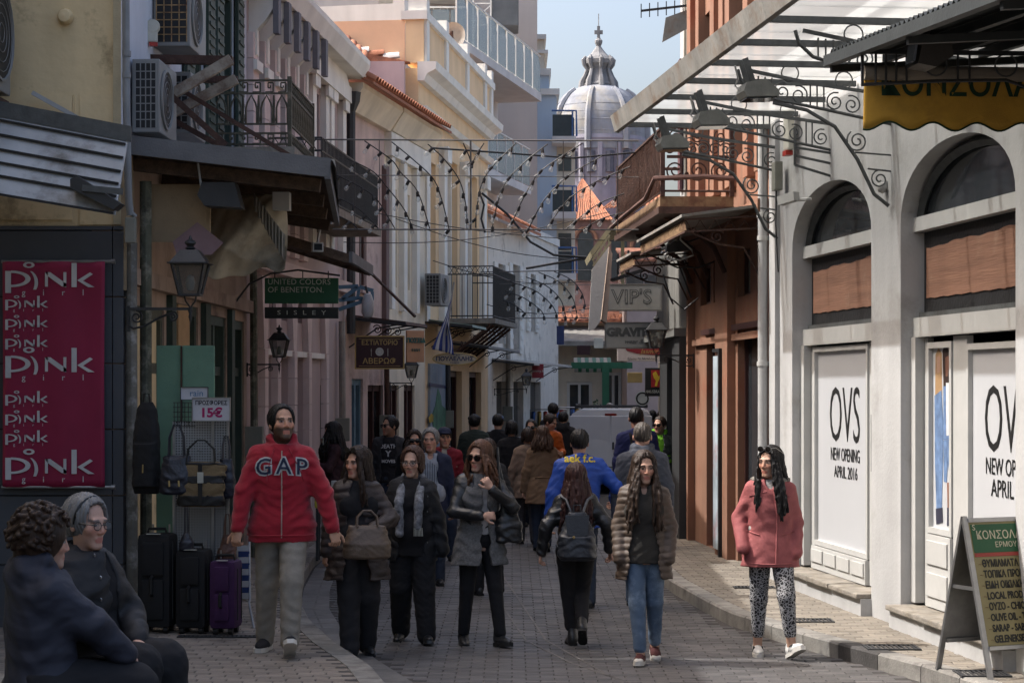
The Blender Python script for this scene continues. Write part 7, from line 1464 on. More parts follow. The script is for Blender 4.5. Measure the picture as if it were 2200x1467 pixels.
# ------------------------------------------------------------ luggage display
M_blug=pmat('black_luggage',(.010,.010,.011),.75,var=.15,scale=10,bump=.3,bscale=220);M_plug=pmat('purple_luggage',(.045,.012,.06),.75,var=.15,scale=10,bump=.3,bscale=220)
def suitcase(label,px0,px1,py0,py1,Y,mat):
 a,b=W(px0,py1,Y),W(px1,py0,Y);w,h=b.x-a.x,b.z-LPZ-.05;d=.28
 t=thing('suitcase',label,'suitcase',((a.x+b.x)/2,Y,LPZ),R(-6),'suitcases on show');MB().cbox(-w/2,w/2,0,d,.05,.05+h,.045).build('shell',mat,t,True)
 MB().cbox(-w/2+.05,w/2-.05,-.035,.01,.12,.05+h*.52,.02).build('front_pocket',mat,t,True)
 MB().cbox(-w/2+.05,w/2-.05,-.03,.01,.05+h*.56,.05+h*.92,.02).build('front_pocket',mat,t,True)
 for y in(.07,.2):MB().tube([(-w/2-.002,y,.12),(-w/2-.002,y,h-.02),(-w/2+.05,y,h+.048),(w/2-.05,y,h+.048),(w/2+.002,y,h-.02),(w/2+.002,y,.12)],.007,5).build('piping',M_lblk,t)
 MB().tube([(0,-.03,h*.42),(0,-.07,h*.44),(0,-.07,h*.6),(0,-.03,h*.62)],.014,6).build('side_handle',M_lblk,t,True);MB().tube([(-.08,.12,h+.05),(-.07,.12,h+.09),(.07,.12,h+.09),(.08,.12,h+.05)],.013,6).build('top_handle',M_lblk,t,True)
 for x in(-w/2+.05,w/2-.05):
  for y in(.05,d-.05):MB().lathe([(.0,-.018),(.03,-.018),(.032,0),(.03,.018),(0,.018)],(x,y,.032),12,ax='x').build('wheel',M_lblk,t,True)
 for x in(-.07,.07):MB().tube([(x,d-.04,h),(x,d-.04,h+.12)],.008,6).build('trolley_rod',M_alu,t)
 MB().box(-w*.2,w*.2,-.005,.02,h+.052,h+.058).build('price_label',M_slet,t)
 return t
suitcase('tallest black suitcase on show next to the slate corner',292,366,1148,1362,16.5,M_blug);suitcase('middle black suitcase between the tall black and purple ones',374,442,1182,1362,16.45,M_blug);suitcase('small purple suitcase at the end of the luggage row',447,506,1205,1358,16.4,M_plug)
pgb=thing('pegboard_stand','grey perforated pegboard stand holding handbags','display stand',(wx(432,16.9),16.9,LPZ),R(-4));M_peg=pmat('peg_grey',(.30,.31,.31),.5,bump=0)
def pegmat():
 m=pmat('pegboard',(.30,.31,.31),.5,var=.05,bump=0);nt=m.node_tree;N,L=nt.nodes,nt.links;b=N['Principled BSDF'];tc=N.new('ShaderNodeTexCoord');mp=N.new('ShaderNodeMapping');mp.inputs['Scale'].default_value=(45,45,45);L.new(tc.outputs['Object'],mp.inputs[0])
 fr=N.new('ShaderNodeVectorMath');fr.operation='FRACTION';L.new(mp.outputs[0],fr.inputs[0]);sub=N.new('ShaderNodeVectorMath');sub.operation='SUBTRACT';sub.inputs[1].default_value=(.5,0,.5);L.new(fr.outputs[0],sub.inputs[0]);mul_=N.new('ShaderNodeVectorMath');mul_.operation='MULTIPLY';mul_.inputs[1].default_value=(1,0,1);L.new(sub.outputs[0],mul_.inputs[0]);ln=N.new('ShaderNodeVectorMath');ln.operation='LENGTH';L.new(mul_.outputs[0],ln.inputs[0])
 gt=N.new('ShaderNodeMath');gt.operation='GREATER_THAN';gt.inputs[1].default_value=.27;L.new(ln.outputs['Value'],gt.inputs[0]);mx=N.new('ShaderNodeMix');mx.data_type='RGBA';mx.inputs[6].default_value=(.015,.015,.015,1);L.new(gt.outputs[0],mx.inputs[0]);old=b.inputs['Base Color'].links[0].from_socket;L.new(old,mx.inputs[7]);L.new(mx.outputs[2],b.inputs['Base Color']);return m
hp=wz(905,16.9)-LPZ;hw=(wx(492,16.9)-wx(374,16.9))/2
MB().box(-hw,hw,0,.012,.1,hp).build('pegboard',pegmat(),pgb)
for x in(-hw,hw*.45,hw):MB().beam((x,-.005,0),(x,-.005,hp+.0),.02,.02).build('upright',M_alu,pgb)
for z in(hp-.25,hp-.45,.5):
 for x in(-hw*.6,0,hw*.7):MB().tube([(x,0,z),(x,-.10,z),(x,-.12,z+.02)],.004,5).build('hook',M_alu,pgb)
t,w,h=signbox('price_card','white offers card with pink 15 euro price above the bags',414,494,855,903,16.75,pmat('card_white',(.46,.46,.49),.5,bump=0),R(-3),d=.006,frame=M_alu,fw=.006);text('ΠΡΟΣΦΟΡΕΣ',h*.26,M_lblk,t,(0,-.002,h*.28),sx=.88,bold=.001,ext=.001);text('15€',h*.56,pmat('magenta_print',(.32,.01,.10),.5,bump=0),t,(0,-.002,-h*.17),ext=.001,bold=.004,sx=1.1)
t,w,h=signbox('rain_card','small white card reading rain above the offers card',389,446,832,858,17.0,pmat('card_white',(.46,.46,.49)),R(4),d=.006,frame=M_cast,fw=.005);text('rain',h*.75,pmat('blue_print',(.06,.15,.26),.5,bump=0),t,(w*.08,-.002,0),ext=.001)
gbd=thing('green_board','pale green painted shutter board behind the pegboard','board',(0,17.3,0));M_pgreen=pmat('pale_green_paint',(.13,.235,.16),.65,var=.12,scale=3,bump=.1,dirt=(.10,.17,.12),dirt_amt=.25,dirt_scale=2)
MB().cbox(wx(336,17.3),wx(389,17.3),0,.03,LPZ,wz(742,17.3),.006).build('leaf',M_pgreen,gbd);MB().cbox(wx(391,17.3),wx(461,17.3),.0,.03,LPZ,wz(742,17.3),.012).build('leaf',M_pgreen,gbd);MB().beam((wx(390,17.3),-.01,LPZ),(wx(390,17.3),-.01,wz(743,17.3)),.012,.02).build('hinge_bar',M_rust,gbd)
wb=thing('wire_basket','small black wire basket hung beside the offers card','basket',W(397,890,16.9));
for i in range(6):MB().tube([(-.09+i*.03,0,-.1),(-.09+i*.03,0,.1)],.003,4).build('wire',M_cast,wb);MB().tube([(-.1,0,-.1+i*.04),(.09,0,-.1+i*.04)],.003,4).build('wire',M_cast,wb)
def bag(name,label,px0,px1,py0,py1,Y,mat,strap=None,top=.75,d=.12,seed=1,cat='handbag',rot=0,fold=.004,band=None,h=.008,strap_mat=None,handle_r=.007,z_sag=.0):
 """soft bag: rounded body wider at the bottom, with handles to a hook"""
 a,b=W(px0,py1,Y),W(px1,py0,Y);w,hh=b.x-a.x,b.z-a.z;t=thing(name,label,cat,((a.x+b.x)/2,Y,a.z),R(rot))
 f=Field((-w*.6-.03,-d-.03,-.05),(w*.6+.03,d+.03,hh+.05),h);f.loft([(0.0,w*.42,d*.40,0,0),(hh*.06,w*.5,d*.5,0,0),(hh*.45,w*.5,d*.5,0,0),(hh*.9,w*.5*top,d*.25,0,0),(hh,w*.5*top,d*.15,0,0)],0,p=3.0);f.fold(fold,seed)
 bd=f.build('body',mat,t)
 if band:
  for z0,z1 in band:surf=None;f2=Field((-w*.6-.03,-d-.03,hh*z0-.03),(w*.6+.03,d+.03,hh*z1+.03),h);f2.loft([(hh*z,w*.5*(1.012 if z<.5 else 1.012-(1-top)*(z-.45)/.45),d*(.515 if z<.5 else .515-.25*(z-.45)/.45),0,0)for z in(z0,z1)],0,p=3.0);f2.fold(fold,seed);f2.build('band',M_lblk,t)
 if strap:
  for y in(-d*.25,d*.25):MB().tube([(-w*.28*top,y,hh*.97),(-w*.26*top,y*.7,hh+strap*.55),(-w*.08,y*.3,hh+strap*.95),(w*.08,y*.3,hh+strap*.95),(w*.26*top,y*.7,hh+strap*.55),(w*.28*top,y,hh*.97)],handle_r,6).build('handle',strap_mat or mat,t,True)
 return t
M_navyl=pmat('navy_leather',(.008,.010,.020),.35,var=.2,bump=.2,bscale=60,spec=.5);M_tanb=pmat('tan_canvas_bag',(.16,.115,.06),.85,var=.15,bump=.3,bscale=150);M_tanl=pmat('chestnut_leather',(.09,.042,.028),.45,var=.2,bump=.2,bscale=60)
t=bag('handbag','navy leather handbag with long handles on the pegboard',343,416,978,1062,16.62,M_navyl,.27,.8,.16,3);
for x in(-.05,.03):MB().tube([(x,-.085,.12),(x+.005,-.095,.07)],.008,6).build('buckle',M_gold,t)
t=bag('tote_bag','black and tan striped tote bag with a price tag',382,482,992,1088,16.6,M_tanb,.19,1.08,.12,5,cat='bag',band=((.02,.26),(.52,.70),(.93,.99)),strap_mat=M_lblk);MB().box(-.02,.03,-.075,-.07,.20,.29).build('price_tag',M_slet,t);MB().box(-.015,.02,-.072,-.066,.02,.36).build('vertical_band',M_lblk,t)
bag('handbag','black shoulder bag half hidden behind the red hoodie sleeve',466,506,985,1070,16.75,M_navyl,.2,.7,.12,8);bag('handbag','small black bag standing on the middle suitcase',385,416,1143,1182,16.5,M_navyl,.22,.4,.10,9,handle_r=.005);bag('handbag','chestnut brown slouchy bag behind the purple suitcase',466,512,1148,1232,16.75,M_tanl,.18,.5,.14,11,fold=.008)
bp_=thing('backpack','black backpack hanging on the mottled pipe','backpack',W(315,1060,16.75),R(-8));f=Field((-.16,-.16,-.04),(.16,.1,.85),.008);f.loft([(0,.10,.05,0,0),(.05,.115,.08,0,0),(.5,.11,.075,0,0),(.7,.085,.05,0,.01),(.77,.05,.03,0,.01)],0,p=3);f.loft([(.06,.10,.05,0,-.07),(.42,.09,.045,0,-.06)],.02,p=3);f.fold(.003,4);f.build('body',M_blug,bp_);MB().tube([(-.03,0,.76),(-.02,0,.84),(.02,0,.84),(.03,0,.76)],.008,5).build('loop',M_lblk,bp_,True);MB().tube([(.01,-.13,.25),(.01,-.135,.18)],.006,5).build('zip_pull',M_gold,bp_)
dc=thing('beach_chair','folded beach chair with blue and white stripes behind the purple suitcase','chair',(wx(519,17.0),17.0,LPZ),R(10));M_cb=pmat('chair_blue',(.02,.04,.13),.8,bump=.2,bscale=200);M_cw=pmat('chair_white',(.42,.42,.42),.8,bump=.2,bscale=200)
for k in range(9):MB().box(-.06,.07,-.02+.012*k,-.01+.012*k,.24+k*.05,.288+k*.05).build('stripe',M_cb if k%2 else M_cw,dc)
MB().tube([(-.05,.1,.25),(.06,-.05,.22),(.10,-.12,.0)],.011,6).build('leg',M_alu,dc,True);MB().tube([(.07,.1,.72),(.07,-.03,.22)],.011,6).build('side_rail',M_alu,dc,True);MB().tube([(-.06,.1,.72),(-.06,-.03,.22),(-.09,-.1,0)],.011,6).build('leg',M_alu,dc,True)
st=thing('stall_table','small stall table with yellow cloth and goods at the left pavement','table',(wx(703,23.5),23.5,LPZ));M_yc=pmat('yellow_cloth',(.42,.36,.05),.9,bump=.2);o=MB().cbox(-.14,.14,-.12,.12,.62,.82,.02).build('cloth',M_yc,st)
for x in(-.11,.11):
 for y in(-.09,.09):MB().beam((x,y,0),(x,y,.62),.03,.03).build('leg',M_cast,st)
for k,(x,c_)in enumerate(((-.08,M_slet),(.0,M_bgreen),(.08,M_cw))):MB().cbox(x-.03,x+.03,-.05,.05,.821,.90+.02*k,.01).build('goods',c_,st)
sh_=thing('potted_shrub','dark green potted shrub by the green kiosk post','shrub',(wx(1282,50),50,0));MB().lathe([(.0,0),(.2,0),(.26,.4),(.24,.42),(0,.38)],(0,0,0),14).build('pot',pmat('terracotta_pot',(.3,.13,.08),.8),sh_,True);MB().tube([(0,0,.38),(.03,0,.7),(0,0,1.2)],.03,6).build('trunk',M_wood,sh_)
rs=random.Random(3);cr=MB()
for i in range(900):
 th,ph_,r_=rs.uniform(0,6.28),rs.uniform(-1,1),rs.random()**.4;c_=Vector((.38*r_*math.cos(th)*math.sqrt(1-ph_**2),.38*r_*math.sin(th)*math.sqrt(1-ph_**2),1.15+.65*ph_*r_));a=Vector((rs.uniform(-1,1),rs.uniform(-1,1),rs.uniform(-.6,1))).normalized()*.09;b=a.cross(Vector((rs.uniform(-1,1),rs.uniform(-1,1),rs.uniform(-1,1)))).normalized()*.03;cr.quad(c_,c_+a*.5+b,c_+a,c_+a*.5-b)
cr.build('crown',pmat('shrub_leaf',(.04,.075,.03),.6,island=.4,bump=0),sh_)
# ------------------------------------------------------------ clutter at the far end of the street
sa2=thing('striped_awning','green and white striped awning at the end of the street','awning',(0,53,0))
for k in range(10):a,b=wx(1232+k*8,53),wx(1240+k*8,53);MB().prism([(0,wz(768,53)),(-.7,wz(792,53)),(-.7,wz(800,53)),(-.69,wz(792,53))],lambda p,q,d:(d,p,q),a+.002,b-.002).build('stripe',M_bgreen if k%2 else M_tan,sa2)
M_goods=[pmat('goods_'+n,c,.8,bump=.1)for n,c in(('red',(.3,.04,.03)),('cream',(.42,.38,.3)),('blue',(.05,.1,.25)),('ochre',(.4,.25,.06)))]
for i,(px,Y,lb)in enumerate(((1236,55,'clothes rail with bright garments left of the end door'),(1322,50,'clothes rail with garments right of the green post'),(1178,50,'clothes rail by the small cream house doors'))):
 t=thing('clothes_rail',lb,'clothes rail',(wx(px,Y),Y,0));
 for s in(-1,1):MB().tube([(s*.45,0,0),(s*.45,0,1.6)],.018,5).build('post',M_alu,t)
 MB().tube([(-.45,0,1.6),(.45,0,1.6)],.016,5).build('rail',M_alu,t)
 for k in range(6):x=-.38+k*.15;o=MB().sheet(lambda u_,v:(x+.05*math.sin(u_*6),-.22+.44*u_,1.56-.08*abs(u_-.5)-v*(.75+.04*(k%3))),6,4).build('garment',M_goods[(k+i)%4],t,True);solidify(o,.01)
for i,(fac,px,py0,py1,r_,mat,lb)in enumerate(((LC,736,690,960,.05,M_tin,'pale pipe on the wall right of the mauve house'),(LD,832,780,940,.045,M_rust,'brown pipe below the third lantern'),(LE,963,700,940,.05,M_char,'dark pipe right of the mural'),(LB,546,560,960,.045,M_pipeg,'mossy pipe at the seam of the old shop and mauve house'),(LG,1092,700,900,.06,M_tin,'pale pipe at the small cream house'))):
 u_,z1=fac.uz(px,py0,.1);t=thing('wall_pipe',lb,'pipe',fac.w(u_,-.09,0));MB().tube([(0,0,.13),(.01,0,z1*.5),(0,0,z1)],r_,8).build('pipe',mat,t,True);MB().cbox(-.12,.12,-.08,.06,1.35,1.7,.01).build('meter_box',pmat('grey_box'),t)
for i,(Y,a,b,r_,lb)in enumerate(((29.5,(640,420),(1420,520),.007,'thin cable crossing the street behind the near festoon'),(34.0,(850,470),(1330,560),.008,'thin cable sloping down to the white awning'),(38.0,(930,560),(1300,600),.009,'thin cable above the far festoon'),(30.5,(720,520),(1310,455),.007,'thin cable rising towards the iron balcony'),(45.0,(1000,640),(1300,655),.011,'thin cable below the far festoon'))):
 P_=[W(a[0]+(b[0]-a[0])*k/12,a[1]+(b[1]-a[1])*k/12+26*math.sin(math.pi*k/12),Y)for k in range(13)];o=MB().tube(P_,r_,5).build('cable',M_lblk,None,True);tag(o,lb,'cable')
for px0,px1,py0,py1,Y,c_,lb in((1240,1268,742,762,50,M_maroon,'small maroon shop sign at the end of the street'),(1276,1296,726,748,49,M_slet,'small pale shop sign above the striped awning'),(1196,1212,700,740,52,M_oblue,'narrow blue sign on the small cream house'),(1348,1380,800,822,46,M_gold,'ochre shop sign at the far right')):signbox('hanging_sign',lb,px0,px1,py0,py1,Y,c_)
# ------------------------------------------------------------ the people in the street
jeans=cloth('blue_jeans',(.085,.125,.19),dirt=(.19,.25,.33),dirt_amt=.4,dirt_scale=4)
djeans=cloth('dark_jeans',(.022,.03,.05))
blk=cloth('black_cloth',(.012,.012,.014));blk2=cloth('black_wool',(.016,.015,.016),rough=.95)
HB=('dark_brown',(.022,.013,.009));HK=('black',(.009,.008,.008));HG=('grey',(.16,.155,.15));HA=('auburn',(.07,.032,.018))
leather=pmat('black_leather',(.014,.015,.017),.36,var=.2,scale=8,bump=.2,bscale=70,spec=.5)
dark_lens=pmat('dark_lens',(.008,.006,.006),.05,var=.1,bump=0,spec=.7)
clear_lens=clearmat('clear_lens',(.6,.6,.6),.12,.03)
frame_blk=pmat('black_plastic',(.012,.012,.012),.35,bump=0)
silver=pmat('silver_metal',(.45,.45,.45),.35,metal=.9,bump=0)
white_rub=pmat('white_rubber',(.5,.48,.44),.7,bump=.05);blk_rub=pmat('black_rubber',(.012,.012,.012),.8,bump=.05)
navy_l=pmat('letter_navy',(.02,.03,.06),.9,bump=.2);white_l=pmat('letter_white',(.42,.42,.42),.9,bump=.2);yel_l=pmat('letter_yellow',(.55,.42,.04),.8,bump=.1)
# ---- man in the red hoodie
red=cloth('red_fleece',(.27,.010,.022),sheen=.2,bscale=400)
c=person('tall bearded man in a red zip hoodie and grey trousers beside the luggage',606,15.3,dict(H=1.90,fem=False,yaw=4,hyaw=20,hpitch=-9,h=.0065,seed=3,bw=1.16,bd=1.1,shw=1.02,hs=.98,beard=.85,browc=(.014,.010,.008),skin=(.34,.19,.125),feet=((.07,-.26,.04),(-.14,.18,0)),fpitch=(28,0),fyaw=(4,-12),hands=((.40,-.12,.93),(-.33,-.16,.95)),epole=((.6,.9,0),(-.7,.8,0)),palm=((.6,-1,.3),(-.5,-1,.3)),curl=(.8,.8),hair=dict(mat=HK,vol=.015,hairline=.07,low=-.045),legs=dict(mat=cloth('grey_chinos',(.225,.205,.175)),r=(.063,.047,.037),fold=.004,hem=.03),shoes=dict(mat=cloth('black_canvas',(.02,.02,.024)),sole=white_rub,laces=white_rub,s=1.06),tops=(dict(name='tee_shirt',mat=blk,hem=.52,th=.006,sleeve=None),dict(name='hoodie',mat=red,hem=.455,th=.03,flare=.16,hood=1,sleeve=(.05,.045,.034),cuff=.96,fold=.007,box=.015,neckr=.062,p=2.5))),z0=.13)
j=c['hoodie']
project_text('GAP',.175,white_l,j,0,1.44,bold=.012,off=.004,space=1.35,arc=.4);project_text('GAP',.175,navy_l,j,0,1.44,bold=.001,off=.010,space=1.35,arc=.4)
surf_line(j,[(.004,1.56),(.004,.90)],.005,silver,'zip',off=.001)
for sx in(-1,1):surf_line(j,[(sx*.055,1.58),(sx*.12+.02,1.42),(sx*.14+.03,1.33)],.005,red,'drawstring',off=.002)
surf_line(j,[(-.26,.915),(.26,.915)],.012,red,'rib_hem',off=-.004)
# ---- woman with the brown handbag
c=person('woman in dark brown quilted coat, sunglasses pushed up on her hair, looking left',768,16.1,dict(H=1.68,yaw=12,hyaw=-50,hpitch=2,h=.007,seed=5,bw=1.1,bd=1.16,browc=(.02,.012,.01),feet=((.09,.10,.02),(-.08,-.14,0)),fpitch=(-12,6),fyaw=(14,-22),hands=((.08,-.27,1.04),(-.26,-.02,.80)),epole=((1,.5,-.3),(-.5,.9,0)),palm=((.2,-1,.5),(-1,-.3,0)),hdir=((-.9,-.25,.1),None),curl=(.9,.6),hair=dict(mat=HB,vol=.022,len=.27,locks=60,front=.2),legs=dict(mat=cloth('charcoal_denim',(.018,.018,.021)),r=(.07,.054,.046),fold=.004,hem=.035),shoes=dict(mat=leather,s=.97),tops=(dict(name='top',mat=blk,hem=.47,th=.012,sleeve=None,bust=1,belly=1),dict(name='coat',mat=cloth('brown_nylon',(.030,.021,.019),rough=.5,spec=.4),hem=.375,th=.03,flare=.30,open=(.11,.03),open_x=-.03,sleeve=(.05,.044,.036),cuff=.93,collar=.05,fold=.006,quilt=(.006,.06)))))
specs_on(c,dark_lens,frame_blk,up=True,big=1.1)
M_bbag=pmat('taupe_leather',(.095,.065,.043),.45,var=.18,bump=.2,bscale=40,spec=.45)
t=bag('handbag','taupe brown leather handbag held at the waist of the woman in brown',737,840,1128,1200,15.62,M_bbag,.12,.78,.17,13,rot=8,fold=.003,handle_r=.009)
# ---- woman in black with grey scarf
c=person('elderly woman in black jacket with grey patterned scarf and glasses, hands behind her',886,17.0,dict(H=1.65,yaw=-2,hyaw=-12,hpitch=3,h=.007,seed=8,bw=1.22,bd=1.25,hs=1.02,skin=(.36,.22,.16),browc=(.05,.035,.025),feet=((.13,-.12,.0),(-.11,.12,.02)),fpitch=(8,-14),fyaw=(14,-10),hands=((.26,-.02,.78),(-.27,.0,.80)),curl=(None,None),hair=dict(mat=('chestnut',(.055,.026,.016)),vol=.024,back=1,side=1,hairline=.074,low=-.06),legs=dict(mat=blk,r=(.076,.058,.048),fold=.005,hem=.03),shoes=dict(mat=leather),tops=(dict(name='sweater',mat=blk2,hem=.45,th=.018,sleeve=None,bust=1,belly=1,fold=.004),dict(name='jacket',mat=cloth('black_nylon',(.018,.018,.02),rough=.6),hem=.42,th=.032,open=(.12,.07),sleeve=(.05,.045,.04),cuff=1.12,collar=.05,fold=.007))))
specs_on(c,clear_lens,pmat('brown_frame',(.04,.02,.015),.4,bump=0),name='glasses')
M_scarf=pmat('paisley_scarf',(.17,.175,.19),.9,var=.7,scale=26,bump=.3,bscale=120)
for sx,dx,ln in((-1,-.10,.42),(1,.07,.36)):
 n=c['neck'];f=Field((-.3,-.4,.85),(.3,.2,1.55),.008);f.cap((sx*.07,n.y+.05,n.z+.05),(sx*.075,n.y-.08,n.z-.01),.034,.036,.01);f.cap((sx*.075,n.y-.08,n.z-.01),(dx,n.y-.21,n.z-.16),.036,.04,.01);f.cap((dx,n.y-.21,n.z-.16),(dx*.9,n.y-.225,n.z-ln),.04,.036,.01);f.fold(.006,4+sx);f.build('scarf',M_scarf,c['t'])
for k in range(7):MB().tube([(.035+k*.011,c['neck'].y-.25,c['neck'].z-.37),(.034+k*.012,c['neck'].y-.25,c['neck'].z-.44)],.003,4).build('scarf_fringe',M_slet,c['t'])
for k in range(4):surf_line(c['jacket'],[(.135,1.25-.13*k),(.14,1.25-.13*k)],.008,silver,'snap_button',off=.003,n=2)
surf_line(c['jacket'],[(.15,.95),(.24,.93)],.006,blk,'pocket_seam',off=.001)
# ---- woman with crossed arm, grey cardigan
gkn=cloth('grey_knit',(.12,.12,.122),rough=.95,var=.3,scale=60,bump=.5,bscale=160)
c=person('auburn haired woman in sunglasses and grey cardigan with one arm across her chest',1030,16.8,dict(H=1.71,yaw=10,hyaw=-38,hpitch=4,hroll=4,h=.007,seed=11,bw=1.02,bd=1.05,browc=(.05,.03,.02),skin=(.40,.24,.175),feet=((.16,-.12,.0),(-.12,.10,.0)),fpitch=(6,-6),fyaw=(20,-4),hands=((.06,-.24,1.33),(-.01,-.24,1.10)),epole=((1,.1,-1),(-1,.1,-.9)),palm=((0,-1,.2),(0,-1,.3)),hdir=((-.5,-.1,.8),(1,-.1,.1)),curl=(.7,.6),hair=dict(mat=('auburn_ombre',(.075,.034,.018)),tip=(.20,.10,.045),vol=.02,len=.16,locks=60,front=.15,sway=.03),legs=dict(name='leggings',mat=blk,r=(.056,.037,.029),fold=.002,hem=.06),shoes=dict(mat=leather,boot=.20,sole=blk_rub,sole_h=.03),tops=(dict(name='cardigan',mat=gkn,hem=.40,th=.024,flare=.28,sleeve=None,collar=.05,bust=1,fold=.007,open=(.045,.015),open_x=.03),dict(name='leather_jacket',mat=leather,hem=.53,th=.03,open=(.10,.06),sleeve=(.04,.036,.03),cuff=.92,fold=.006,collar=.04),dict(name='vest',mat=cloth('pale_grey_jersey',(.3,.3,.31)),hem=.55,th=.008,sleeve=None,vneck=.1))))
specs_on(c,dark_lens,frame_blk,big=1.25)
t=bag('shoulder_bag','black slouchy shoulder bag at the side of the woman in the cardigan',1062,1122,1085,1165,16.75,leather,.0,.55,.18,15,cat='bag',fold=.008,rot=15);MB().tube([(-.05,.0,.30),(-.09,-.03,.55),(-.10,-.02,.80),(-.08,.08,.74),(.0,.05,.35)],.012,6).build('strap',leather,t,True)
# ---- girl from behind with backpack
c=person('girl in black leather jacket seen from behind with long dark red hair',1237,16.8,dict(H=1.52,yaw=184,hyaw=0,h=.007,seed=14,feet=((.03,-.02,.0),(-.035,.20,.10)),fpitch=(0,-40),hands=((.29,.0,.78),(-.29,-.02,.80)),curl=(.5,.5),hs=1.06,hair=dict(mat=('dark_red',(.035,.014,.012)),vol=.02,len=.34,locks=75,front=.1),legs=dict(mat=blk,r=(.066,.046,.036),fold=.003,hem=.10),shoes=dict(mat=leather,boot=.16,sole=blk_rub),tops=(dict(name='leather_jacket',mat=leather,hem=.50,th=.03,sleeve=(.05,.045,.036),cuff=.95,fold=.007,collar=.04,p=2.5),dict(name='shirt',mat=cloth('cream_cotton',(.3,.28,.24)),hem=.485,th=.018,sleeve=None))))
bk=thing('backpack','dark grey leather drawstring backpack worn by the girl in black','backpack',(wx(1240,16.55),16.58,wz(1203,16.6)),R(0));M_bk=pmat('slate_leather',(.022,.026,.034),.42,var=.2,bump=.2,bscale=40,spec=.45)
f=Field((-.24,-.18,-.05),(.24,.16,.52),.007);f.loft([(0,.14,.06,0,0),(.04,.165,.085,0,0),(.2,.155,.085,0,0),(.36,.09,.05,0,.02),(.40,.07,.035,0,.02)],0,p=2.8);f.loft([(.03,.13,.05,0,-.06),(.2,.12,.045,0,-.055)],.02,p=3);f.fold(.004,21);f.build('body',M_bk,bk)
MB().prism([(-.10,.38),(.10,.38),(.085,.22),(.0,.17),(-.085,.22)],lambda p,q,d:(p,d-.02*(1-(q-.17)/.2)-.055,q),-.02,.01).build('flap',M_bk,bk);MB().lathe([(0,-.012),(.012,-.01),(.012,0)],(-.03,-.095,.20),8,ax='y').build('clasp',M_gold,bk)
for sx in(-1,1):MB().tube([(sx*.05,.03,.40),(sx*.09,.08,.50),(sx*.13,.14,.52)],.013,6).build('strap',M_bk,bk,True);MB().tube([(sx*.12,.04,.05),(sx*.17,.10,.12)],.01,6).build('lower_strap',M_bk,bk,True)
MB().tube([(-.03,.0,.40),(-.03,.0,.46),(.03,.0,.46),(.03,.0,.40)],.008,6).build('top_loop',M_bk,bk,True)
# ---- young woman in brown puffer and jeans
c=person('young woman with long ombre hair in open brown puffer jacket and blue jeans',1384,15.75,dict(H=1.66,yaw=-4,hyaw=14,hpitch=4,h=.0065,seed=17,skin=(.37,.22,.155),browc=(.018,.012,.009),feet=((.085,.22,.03),(-.03,-.12,0)),fyaw=(6,-6),fpitch=(-18,4),hands=((.19,-.07,.84),(-.19,-.07,.84)),epole=((.2,1,0),(-.2,1,0)),curl=(None,None),hs=1.03,bw=1.0,hair=dict(mat=('brown_ombre',(.03,.018,.012)),tip=(.24,.135,.055),vol=.016,len=.40,locks=80,front=.7),legs=dict(mat=jeans,r=(.058,.040,.030),fold=.003,hem=.07,name='jeans'),shoes=dict(mat=cloth('maroon_canvas',(.06,.018,.018)),sole=white_rub,laces=white_rub,toe=white_rub),tops=(dict(name='sweater',mat=cloth('charcoal_knit',(.035,.032,.028),bump=.4),hem=.475,th=.024,sleeve=None,bust=1,fold=.004,vneck=.06),dict(name='puffer_jacket',mat=cloth('brown_puffer',(.075,.052,.038),rough=.5,spec=.4),hem=.40,th=.036,flare=.2,open=(.13,.07),sleeve=(.05,.047,.038),cuff=1.05,collar=.055,fold=.003,quilt=(.007,.052)))))
# ---- woman in the pink jacket
M_leg=cloth('printed_leggings',(.02,.02,.02));nt=M_leg.node_tree;N,L=nt.nodes,nt.links;b=N['Principled BSDF'];vo=N.new('ShaderNodeTexVoronoi');vo.feature='DISTANCE_TO_EDGE';vo.inputs['Scale'].default_value=42;tc=N.new('ShaderNodeTexCoord');wv_=N.new('ShaderNodeTexNoise');wv_.inputs['Scale'].default_value=14;L.new(tc.outputs['Object'],wv_.inputs['Vector']);ad=N.new('ShaderNodeMix');ad.data_type='VECTOR';ad.inputs[0].default_value=.06;L.new(tc.outputs['Object'],ad.inputs[4]);L.new(wv_.outputs['Color'],ad.inputs[5]);L.new(ad.outputs[1],vo.inputs['Vector']);st_=N.new('ShaderNodeMath');st_.operation='LESS_THAN';st_.inputs[1].default_value=.11;L.new(vo.outputs['Distance'],st_.inputs[0]);mx=N.new('ShaderNodeMix');mx.data_type='RGBA';mx.inputs[6].default_value=(.02,.02,.022,1);mx.inputs[7].default_value=(.34,.335,.34,1);L.new(st_.outputs[0],mx.inputs[0]);L.new(mx.outputs[2],b.inputs['Base Color'])
